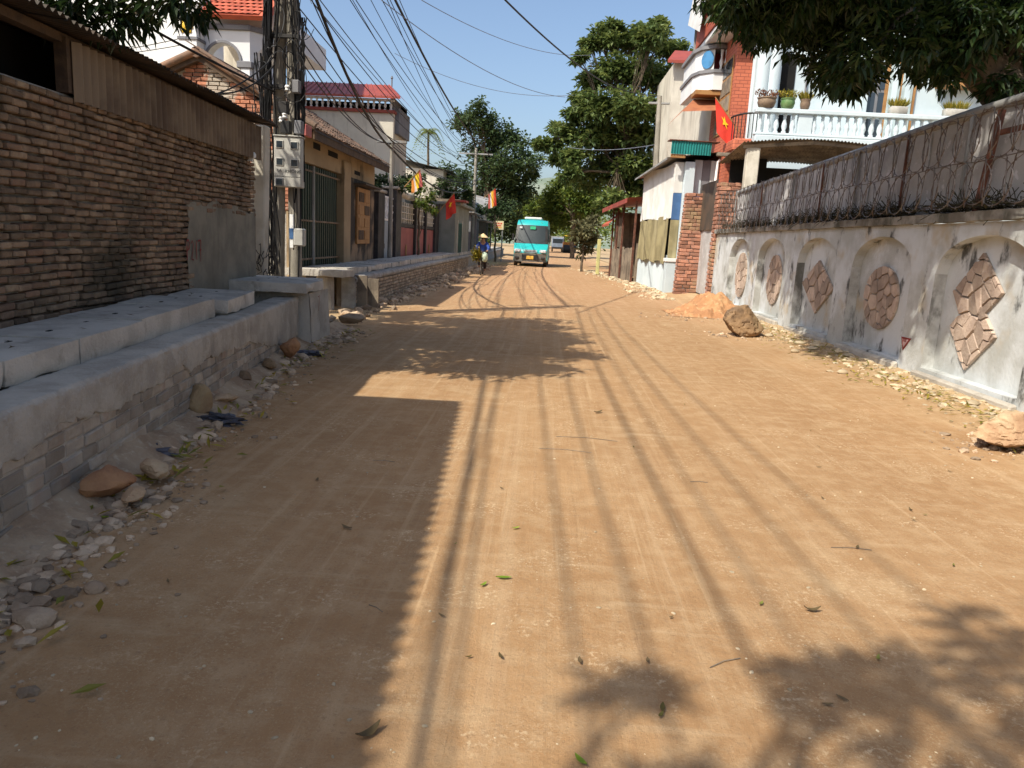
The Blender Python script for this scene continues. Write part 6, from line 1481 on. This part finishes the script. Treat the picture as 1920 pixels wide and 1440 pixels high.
# ---- near right tree, its limb hanging over the wall
rb = Vector((7.0, 9.6, 0)); L1 = AY(1925, 195, 9.9); L2 = AY(1835, 118, 9.9)
t = thing('overhanging_tree', 'dark leafed tree whose thick limb hangs over the niche wall', 'tree', rb)
wood = MB(); 
wood.tube([Vector(p_)-rb for p_ in ((7.0,9.6,-.1),(6.9,9.7,1.5),(6.5,9.8,2.8),L1,AY(1880,165,9.9),L2,AY(1800,60,10.0),AY(1740,-60,10.2))], [.42,.36,.33,.30,.27,.25,.2,.14], 12, True, .5)
wood.tube([Vector(p_)-rb for p_ in (AY(1880,165,9.9),AY(1905,90,9.9),AY(1925,-30,10.0),AY(1890,-220,10.4))], [.2,.19,.16,.1], 8, True, .5)
lob = px_lobes([(1345,8,26),(1385,40,34),(1440,30,45),(1495,62,45),(1555,85,48),(1600,128,36),(1560,150,28),(1622,158,20),(1640,50,55),(1700,92,42),(1742,112,38),(1782,132,34),(1800,62,50),(1862,40,45),(1842,128,30),(1902,92,40),(1890,30,45),(1760,30,55),(1500,12,48),(1425,75,24),(1592,176,14),(1872,172,18),(1580,30,55),(1680,20,55),(1905,140,26),(1860,95,36),(1830,70,36),(1915,175,16)], 10.3, .9)
lob = [(Vector(c)+Vector((0,0,.10)), r_) for c, r_ in lob]
lob += px_lobes([(1380,-60,60),(1480,-70,80),(1600,-70,80),(1720,-70,80),(1840,-70,80),(1440,-190,80),(1580,-200,90),(1720,-200,90),(1880,-180,90),(1560,-330,100),(1720,-340,100),(1960,20,60),(1990,120,60),(2060,40,80)], 10.6, 1.5)
tries = 0; n0 = len(lob)
while len(lob) < n0 + 70 and tries < 4000:          # high crown whose shade falls on the wall and fence
    tries += 1; Yt = RND.uniform(8.5, 19.5); zt_ = RND.uniform(.35, 3.6); tt = RND.uniform(2.5, 7.5)
    if Yt < 10.2 and zt_ < 1.5: continue
    if Yt > 17.5 and zt_ < 1.9: continue
    p_ = Vector((5.0-.6*tt, Yt-.65*tt, zt_+tt)); a_, b_ = pxof(p_)
    if b_ < -60 or (a_ > 1420 and b_ < 60): lob.append((p_, RND.uniform(.3,.55)))
cr = MB(); hub = AY(1740,-60,10.2)-rb
for c, rad in lob:
    c = Vector(c)-rb; lp = limb(wood, hub + Vector((RND.uniform(-.3,.3),RND.uniform(-.3,.3),RND.uniform(-.2,.4))), c, .05, .012, .05, 5, 5, .15)
    for k in range(max(10, int(26*rad**1.0*3.4))):
        v = Vector((RND.gauss(0,1),RND.gauss(0,1),RND.gauss(0,1))).normalized()*rad*RND.random()**.5; v.y *= 1.6
        cluster(cr, c+v, .17, 22, .16, .055, .55, .8, RND.uniform(-.3,.15))
wood.build('trunk', m_bark, t, smooth=60); cr.build('crown', m_leaf_near, t, kind='stuff', recalc=False)

# ---- mango tree behind the brick shed
mbz = Vector((-8.2, 9.0, 0)); t = thing('mango_tree', 'dark mango tree leaning over the brick shed roof', 'tree', mbz)
wood = MB(); tp = limb(wood, (0,0,0), Vector((-5.6,8.6,5.4))-mbz, .26, .16, 0, 9, 7, .05); cr = MB()
lob = px_lobes([(20,-12,26),(75,-12,28),(130,2,26),(185,0,28),(240,2,26),(300,-5,26),(345,0,20),(108,24,10),(212,40,11),(140,30,9),(260,30,9),(365,18,8)], 6.7, .35)
for k in range(110):
    lob.append((Vector((RND.uniform(-6.2,-2.7), RND.uniform(5.6,10.6), RND.uniform(4.2,7.2))), RND.uniform(.4,.65)))
for k in range(70):
    lob.append((Vector((RND.uniform(-4.2,-2.2), RND.uniform(7.2,11.2), RND.uniform(4.8,6.4))), RND.uniform(.3,.55)))
def hid(c, rad):
    a_, b_ = pxof(c); rp = (rad+.3)*1400/max(1,c.y); return (b_ + rp < 0 or a_ + rp < -20) and c.x + .6*c.z + rad < .55 + .5*(int(c.y*97) % 5 == 0)
lob = lob[:12] + [q for q in lob[12:] if hid(*q)]
for li, (c, rad) in enumerate(lob):
    c = Vector(c)-mbz; lp = limb(wood, tp[-2], c, .045, .01, .05, 5, 5, .12)
    for k in range(max(5, int(30*rad))):
        v = Vector((RND.gauss(0,1),RND.gauss(0,1),RND.gauss(0,1))).normalized()*rad*RND.random()**.5
        cluster(cr, c+v, .15 if li < 12 else .17, 16, .15 if li < 12 else .22, .042 if li < 12 else .065, .7, .8, RND.uniform(-.3,.1))
wood.build('trunk', m_bark, t, smooth=60); cr.build('crown', m_leaf_mango, t, kind='stuff', recalc=False)
# ---- street tree beside the viewer, only its shadow falls into the view
lobs = [(Vector((gx-.6*6.5, gy-.65*6.5, 6.5+.3*math.sin(gx*7))), r_) for gx, gy, r_ in ((1.9,2.85,.28),(2.35,2.65,.36),(2.05,2.35,.40),(1.55,2.25,.34),(1.1,2.1,.22),(2.7,3.05,.34),(.62,2.12,.12),(.36,2.35,.10),(1.4,2.75,.16),(2.9,2.5,.45),(2.4,2.1,.45),(1.0,2.5,.10))]
lobe_tree('street_tree', 'leafy street tree beside the tin roofed building', (-4.9, -5.6, 0), (-3.2,-2.6,5.6), .2, lobs, (.22,.07), m_leaf_mango, None, per=26, ln=16, sub=.4)

# ================================================================== OVERHEAD CABLES
def cable(a, b, sag, r_, label, group='overhead cables', n=24, mat=None):
    a, b = Vector(a), Vector(b); mb = MB()
    mb.tube([a.lerp(b, i/n) - Vector((0,0,sag*4*(i/n)*(1-i/n))) for i in range(n+1)], r_, 5, True, .5)
    o = mb.build('overhead_cable', mat or m_cable, None); return tag(o, label, 'cable', group)
lab_f = 'black overhead cable strung from the meter pole along the house fronts'
for i in range(12):
    z = 5.3 + .32*i; xo = RND.uniform(-.5,.6); cable(PA + Vector((xo*.5, 0, z)), PB + Vector((RND.uniform(-1,1)*.9, 0, -.25-RND.uniform(0,1.0))), RND.uniform(.5,1.3), RND.choice([.009,.011,.014]), lab_f)
for i in range(5):
    cable(PA + Vector((RND.uniform(-.2,.3), 0, 4.6+.35*i)), PC + Vector((RND.uniform(-.3,.3), 0, -.05)), RND.uniform(.2,.6), .012, 'black service cable from the meter pole to the lamp post', 'service cables')
    cable(PC + Vector((RND.uniform(-.3,.3), 0, -.05)), PB + Vector((RND.uniform(-.5,.5), 0, -1.5-RND.uniform(0,.8))), RND.uniform(.2,.8), .012, 'black service cable from the lamp post to the thin pole', 'service cables')
cable(PA + Vector((.2,0,8.4)), PB + Vector((.8,0,-.3)), .8, .035, 'thick bundled overhead cable from the meter pole', None)
cable(PA + Vector((.2,-.1,6.2)), PC + Vector((.0,0,-.2)), .5, .032, 'thick bundled cable sagging to the lamp post', None)
cable(PC + Vector((.0,0,-.2)), PB + Vector((0,0,-2.2)), .9, .032, 'thick bundled cable from lamp post to thin pole', None)
lab_b = 'overhead cable running back from the meter pole past the viewer'
for i, (zA, xo, X2, r_) in enumerate(((6.2,.0,-.22,.024),(6.5,.1,-.16,.012),(6.9,.2,-.38,.010),(7.1,.25,.28,.011),(7.5,.4,.55,.012),(8.2,.5,.92,.019),(8.5,.6,1.15,.010),(8.7,.7,1.5,.012),(8.9,.8,1.95,.011))):
    sag = .8+.05*i; zZ = zA*.95+.2; zt_ = zA+(zZ-zA)*.43-sag*.98; xA_ = PA.x+xo
    xZ_ = xA_ + (X2-.6*zt_-xA_)/.43
    cable(PA + Vector((xo, 0, zA)), Vector((xZ_, PZ.y, zZ)), sag, r_, lab_b, 'cables running back')
bm_z = thing('cable_frame', 'steel cable frame across the road end behind the viewer', 'frame', (PZ.x, PZ.y, 0))
mb = MB(); mb.cb(-.2, 5.2, .0, .1, 6.4, 6.5, .01); mb.build('beam', m_metal_dark, bm_z)
mb = MB(); mb.cb(-.2, 5.2, .0, .1, 8.5, 8.6, .01); mb.build('beam', m_metal_dark, bm_z)
mb = MB(); mb.cb(5.2, 5.35, .0, .1, 0, 9.0, .01); mb.build('post', m_metal_dark, bm_z)
# cable drooping to the meter pole from the upper left
cable(AY(250, 15, 9.0)+Vector((-2.5,-3.5,1.6)), AY(515, 172, 13.0), .25, .02, 'single black cable drooping over the brick shed to the meter pole', None)
a_ = AY(405,176,11.0); cable(a_, AY(515,105,13.0), .08, .012, 'thin cable from the shed eave to the meter pole', None); cable(AY(412,175,11.0), AY(515,122,13.0), .12, .012, 'second thin cable from the shed eave to the meter pole', None)
for b_ in ((130,105),(260,80),(330,78)): cable(AY(b_[0]-90, b_[1]+22, 22.6), AY(b_[0]+120, b_[1]-18, 22.6), .05, .012, 'faint cable crossing the plain villa wall', 'villa wall cables')
# across the road to the right pole
cable(AY(815,-12,16)+Vector((-1.5,-4,1.8)), PD + Vector((-2.2,0,.0)) + Vector((0,0,.35)), .5, .026, 'thick black cable crossing high above the road to the right', None)
cable(PD + Vector((-2.2,0,.35)), PD, .1, .02, 'end of the crossing cable at the right pole', None)
gy = M('grey_cable', (.20,.22,.26), None, 3, .6, 0)
cable(AY(715,0,20), AY(1060,182,36), .5, .012, 'thin grey wire crossing above the road', 'thin crossing wires', mat=gy)
cable(AY(790,0,24), AY(1110,103,40), .5, .012, 'thin grey wire crossing above the road', 'thin crossing wires', mat=gy)
cable(AY(740,100,40), AY(1075,178,46), .7, .014, 'thin grey wire crossing above the road', 'thin crossing wires', mat=gy)
cable(AY(1060,275,44), PD + Vector((0,0,-2.0)), .2, .014, 'pale service wire through the right tree', None, mat=gy)

# ================================================================== ROCKS, RUBBLE, LITTER
def rock(px, py, rad, sc, mat, label, seed, group=None, name='boulder', sink=.15, cat='rock', rz=None, facet=.62, sub=5):
    g_ = G(px, py, .03 if name == 'boulder' else .055); mb = MB(); mb.ico((0,0,rad*sc[2]*(1-sink)), rad, sub, .22, 1.2, sc, seed, Matrix.Rotation(rz if rz is not None else seed*1.3, 3, 'Z'), .5, facet)
    o = mb.build(name, mat, None, smooth=40); o.location = g_; return tag(o, label, cat, group)
rock(1392, 626, .40, (1.05,.9,.85), m_boulder, 'big brown boulder against the niche wall', 3, sink=.32)
rock(1888, 836, .29, (1.25,.8,.62), m_boulder_pale, 'pale cracked boulder at the foot of the niche wall', 5, sink=.3)
# orange earth heap
mb = MB(); c = G(1312, 592)
mb.grid(lambda u, v: (-1.0+2.0*u, -.95+1.9*v, max(-.03, .55*math.exp(-((u-.55)*3.0)**2-((v-.55)*2.8)**2) + .12*noise.noise(Vector((u*5, v*5, 2))) + .07*noise.noise(Vector((u*13, v*13, 7))) + .035*noise.noise(Vector((u*31, v*31, 7))) - .05 - .35*max(0, math.hypot(u-.5, v-.5)-.42))), 80, 80)
o = mb.build('earth_heap', m_dirt_or, None, smooth=60, recalc=False); o.location = (c.x+.25, c.y+.3, .04); tag(o, 'heap of loose orange earth before the brick pillar', 'earth heap')
rock(1345, 578, .26, (1.3,.8,.6), m_boulder_or, 'orange weathered boulder on the earth heap', 8)
for i, (px, py, r_, s_, mt, lb) in enumerate(((205,925,.13,(1.25,.9,.7),m_boulder_or,'reddish rock at the foot of the near drain'),(290,890,.10,(1.3,.8,.6),m_boulder_pale,'pale round rock at the foot of the near drain'),(372,775,.13,(.9,.8,1.05),m_boulder,'upright brown rock against the near drain'),(545,668,.14,(.95,.85,.95),m_boulder_or,'squat orange rock by the manhole box'),(455,715,.10,(1.2,.8,.6),m_boulder,'flat brown rock between the drain and the road'),(425,752,.09,(1.5,.9,.45),m_boulder_pale,'white flat stone by the drain'),(505,690,.10,(1.2,.8,.6),m_boulder,'rounded stone beside the orange rock'),(655,605,.15,(1.7,.9,.6),m_rubble,'long broken concrete lump by the open drain gap'),(250,935,.07,(1.4,.9,.5),m_boulder_pale,'small pale stone by the drain'))):
    rock(px, py, r_, s_, mt, lb, 20+i, sink=.2, name='rock', sub=4)
def scatter(n, fn, smin, smax, mat, name, label, sub=1, flat=.6):
    mb = MB()
    for k in range(n):
        q = fn()
        if q is None: continue
        x_, y_ = q; s = smin*(smax/smin)**(RND.random()**1.8)
        mb.ico((x_, y_, road_z(x_, y_)+s*flat*.35), s, sub, .45, 1.6, (RND.uniform(.8,1.5), RND.uniform(.7,1.2), flat*RND.uniform(.7,1.2)), RND.randrange(999), Matrix.Rotation(RND.uniform(0,6), 3, 'Z'), RND.random())
    o = mb.build(name, mat, None, kind='stuff', recalc=False); return tag(o, label, 'rubble')
def left_line(y): return -2.05 - .126*y if y < 10 else (-3.2 if y < 12 else -3.75)
def fl():
    y_ = RND.uniform(2.0, 11.8); return (left_line(y_) + .02 + abs(RND.gauss(0,.24)) - .02, y_)
def fl_near():
    y_ = RND.uniform(2.0, 4.4); return (left_line(y_) + abs(RND.gauss(0,.28)), y_)
scatter(1700, fl, .008, .06, m_rubble, 'drain_rubble', 'loose rubble along the foot of the near drain')
scatter(700, fl_near, .008, .05, m_rubble, 'drain_rubble', 'crushed rubble spilling from the nearest drain bricks')
scatter(900, lambda: (-3.75+abs(RND.gauss(0,.28)), RND.uniform(12, 46)), .015, .14, m_rubble, 'drain_rubble', 'rubble bank along the long drain', flat=.8)
scatter(2200, lambda: (4.94-abs(RND.gauss(0,.27)), 4.5+18*RND.random()**1.3), .006, .055, m_rubble_pale, 'verge_rubble', 'pale gravel along the foot of the niche wall', flat=.45)
scatter(900, lambda: (4.15-abs(RND.gauss(0,.55))-max(0,(y:=RND.uniform(23,46))-32)*.09, y), .015, .12, m_rubble_pale, 'verge_rubble', 'gravel and stones before the shop and hut')
scatter(700, lambda: (RND.uniform(-1.8,4.2), 1.8+14*RND.random()**2), .003, .010, m_rubble_pale, 'road_grit', 'scattered grit on the dirt road')
for (px, py, sp) in ((1392,630,.40),(1880,838,.28),(1310,596,.55)):
    g_ = G(px, py); scatter(150, lambda: (g_.x+RND.gauss(0,sp)*1.1, g_.y-.05+RND.gauss(0,sp)), .008, .05, m_rubble, 'verge_rubble', 'crumbled stone around the boulder at pixel heap' if False else ('crumbs of stone around the big brown boulder' if px == 1392 else ('crumbs of stone around the pale boulder' if px == 1880 else 'clods fallen around the orange earth heap')))
# distinct larger stones in the rubble
for i in range(46):
    q = fl(); x_, y_ = q; s = RND.uniform(.03,.075); mb = MB(); mb.ico((0,0,s*.3), s, 2, .4, 1.5, (RND.uniform(.9,1.5),1,.65), i, None, .5, .8); o = mb.build('rubble_stone', m_rubble, None, smooth=35); o.location = (x_, y_, road_z(x_, y_)); o.rotation_euler.z = RND.uniform(0,6); tag(o, 'broken stone lying in the rubble beside the near drain', 'stone', 'stones beside the near drain')
for i in range(40):
    y_ = RND.uniform(6, 20); x_ = 4.8-abs(RND.gauss(0,.3)); s = RND.uniform(.03,.08); mb = MB(); mb.ico((0,0,s*.3), s, 2, .4, 1.5, (RND.uniform(.9,1.6),1,.55), i+70, None, .5, .8); o = mb.build('rubble_stone', m_rubble_pale, None, smooth=35); o.location = (x_, y_, road_z(x_, y_)); o.rotation_euler.z = RND.uniform(0,6); tag(o, 'pale stone lying at the foot of the niche wall', 'stone', 'stones by the niche wall')
# grass tufts and cut leaves at the wall foot
lf = MB()
for k in range(900):
    y_ = 5+17*RND.random()**1.4; x_ = 4.75-abs(RND.gauss(0,.3)); leaf_quads(lf, Vector((x_, y_, road_z(x_,y_)+.012)), Vector((RND.uniform(-1,1),RND.uniform(-1,1),.12)), RND.uniform(.05,.13), .025, RND.random())
o = lf.build('leaf_litter', m_leaf_yellow, None, kind='stuff', recalc=False); tag(o, 'dry and green leaf litter along the niche wall', 'leaves')
lf = MB()
for k in range(260):
    q = fl(); x_, y_ = q[0]+.1, q[1]; leaf_quads(lf, Vector((x_, y_, road_z(x_,y_)+.02)), Vector((RND.uniform(-1,1),RND.uniform(-1,1),.15)), RND.uniform(.05,.14), .03, RND.random())
o = lf.build('leaf_litter', m_leaf_yellow, None, kind='stuff', recalc=False); tag(o, 'leaf litter along the foot of the near drain', 'leaves')
# single fallen leaves on the road
def fallen(px, py, L, rz, mat, label, group='fallen leaves on the road', curl=.3):
    g_ = G(px, py); mb = MB(); n = 6
    def f(u, v):
        s = -.5+u; w_ = .30*math.sin(math.pi*min(1,max(0,u)))**.8; return (s*L, (v-.5)*w_*L*1.1, .004+curl*L*(s*s)*1.1 + abs(v-.5)*.10*L)
    mb.grid(f, 8, 2, RND.random()); o = mb.build('fallen_leaf', mat, None, smooth=180, recalc=False); o.location = (g_.x, g_.y, road_z(g_.x, g_.y)+.004); o.rotation_euler.z = rz; return tag(o, label, 'leaf', group)
m_fresh = leafmat('fresh_leaf', (.16,.26,.02), (.26,.36,.04), .45, .3); m_dryl = leafmat('dry_leaf', (.09,.065,.025), (.16,.11,.05), .7, .2)
fallen(944, 1087, .075, .1, m_fresh, 'fresh lime green leaf on the sunlit road', None, .1); fallen(906, 1100, .05, 1.0, m_fresh, 'small curled green leaf next to the lime green leaf', None, .5)
fallen(967, 992, .05, .6, m_fresh, 'green leaf on the sunlit road beyond the lime leaf', None, .4); fallen(690, 1380, .10, .9, m_dryl, 'curled brown leaf on the edge of the roof shadow', None, .9); fallen(1088, 1436, .06, 2.2, m_fresh, 'green leaf at the very edge of the view', None, .4)
fallen(1522, 1147, .08, .1, m_dryl, 'arched dry leaf in the sun on the right of the road', None, .9); fallen(650, 988, .075, -.5, m_dryl, 'dry leaf in the roof shadow', None, .5); fallen(186, 975, .10, .1, m_fresh, 'green leaf at the rubble edge in the shadow', None, .2); fallen(1121, 776, .11, .7, m_dryl, 'dark withered leaf in the middle of the road', None, .5)
for k in range(34):
    px, py = RND.uniform(300, 1850), 640+760*RND.random()**1.2; g_ = G(px, py)
    if not (-2.0 < g_.x < 4.3): continue
    fallen(px, py, RND.uniform(.025,.055), RND.uniform(0,6), RND.choice([m_dryl,m_dryl,m_fallen]), 'small dry leaf scattered on the dirt road', 'fallen leaves on the road', RND.uniform(.1,.7))
for (px, py, L, rz) in ((1358,1245,.16,.6),(705,1140,.09,-.6),(1310,905,.12,.1),(720,862,.16,.0),(1595,1030,.22,.05),(1100,823,.5,-.02),(1060,845,.4,-.03)):
    g_ = G(px, py); mb = MB(); mb.tube([(-L/2,0,.004),(0,.03*L,.007),(L/2,-.05*L,.004)], .0022, 4); o = mb.build('twig', m_wood_grey, None); o.location = (g_.x, g_.y, road_z(g_.x,g_.y)); o.rotation_euler.z = rz; tag(o, 'thin dry twig lying on the dirt road', 'twig', 'twigs on the road')
# dead leaves and twigs on the slabs
for k in range(13):
    xl_, yl_ = RND.uniform(4.0, 9.6), RND.uniform(.3,.8); p_ = D1.w(xl_, yl_, .80+.004*xl_*0); mb = MB(); L = RND.uniform(.04,.09)
    zt_ = .672+.125+.012*max(0, min(5, int((xl_-3.2)/.9)))+.014 if xl_ < 8.5 else .845
    leaf_quads(mb, Vector((0,0,0)), Vector((1,0,.15)), L, L*.3, RND.random()*.4); leaf_quads(mb, Vector((.02,0,.004)), Vector((.6,.8,.2)), L*.6, L*.25, RND.random()*.3); o = mb.build('dead_leaf', m_dryl, None, recalc=False); o.location = (p_.x, p_.y, zt_); o.rotation_euler.z = RND.uniform(0,6); tag(o, 'withered leaf lying on the near drain slabs', 'leaf', 'leaves on the drain slabs')
# discarded dark cloth and plastic by the drain
for i, (px, py, s, lb) in enumerate(((275,860,.13,'crumpled dark plastic sheet at the foot of the near drain'),(420,795,.11,'crumpled blackish cloth beside the near drain'),(585,668,.10,'crumpled blue grey plastic near the manhole box'))):
    g_ = G(px, py); mb = MB(); mb.ico((0,0,.03), s, 4, .9, 2.6, (1.5,.8,.4), 40+i, None, .5); o = mb.build('crumpled_sheet', M('dark_plastic%d' % i, (.05,.05,.06), (.10,.10,.12), 6, .45, .4, 20), None, smooth=60); o.location = (g_.x-.05, g_.y, 0); tag(o, lb, 'rubbish')
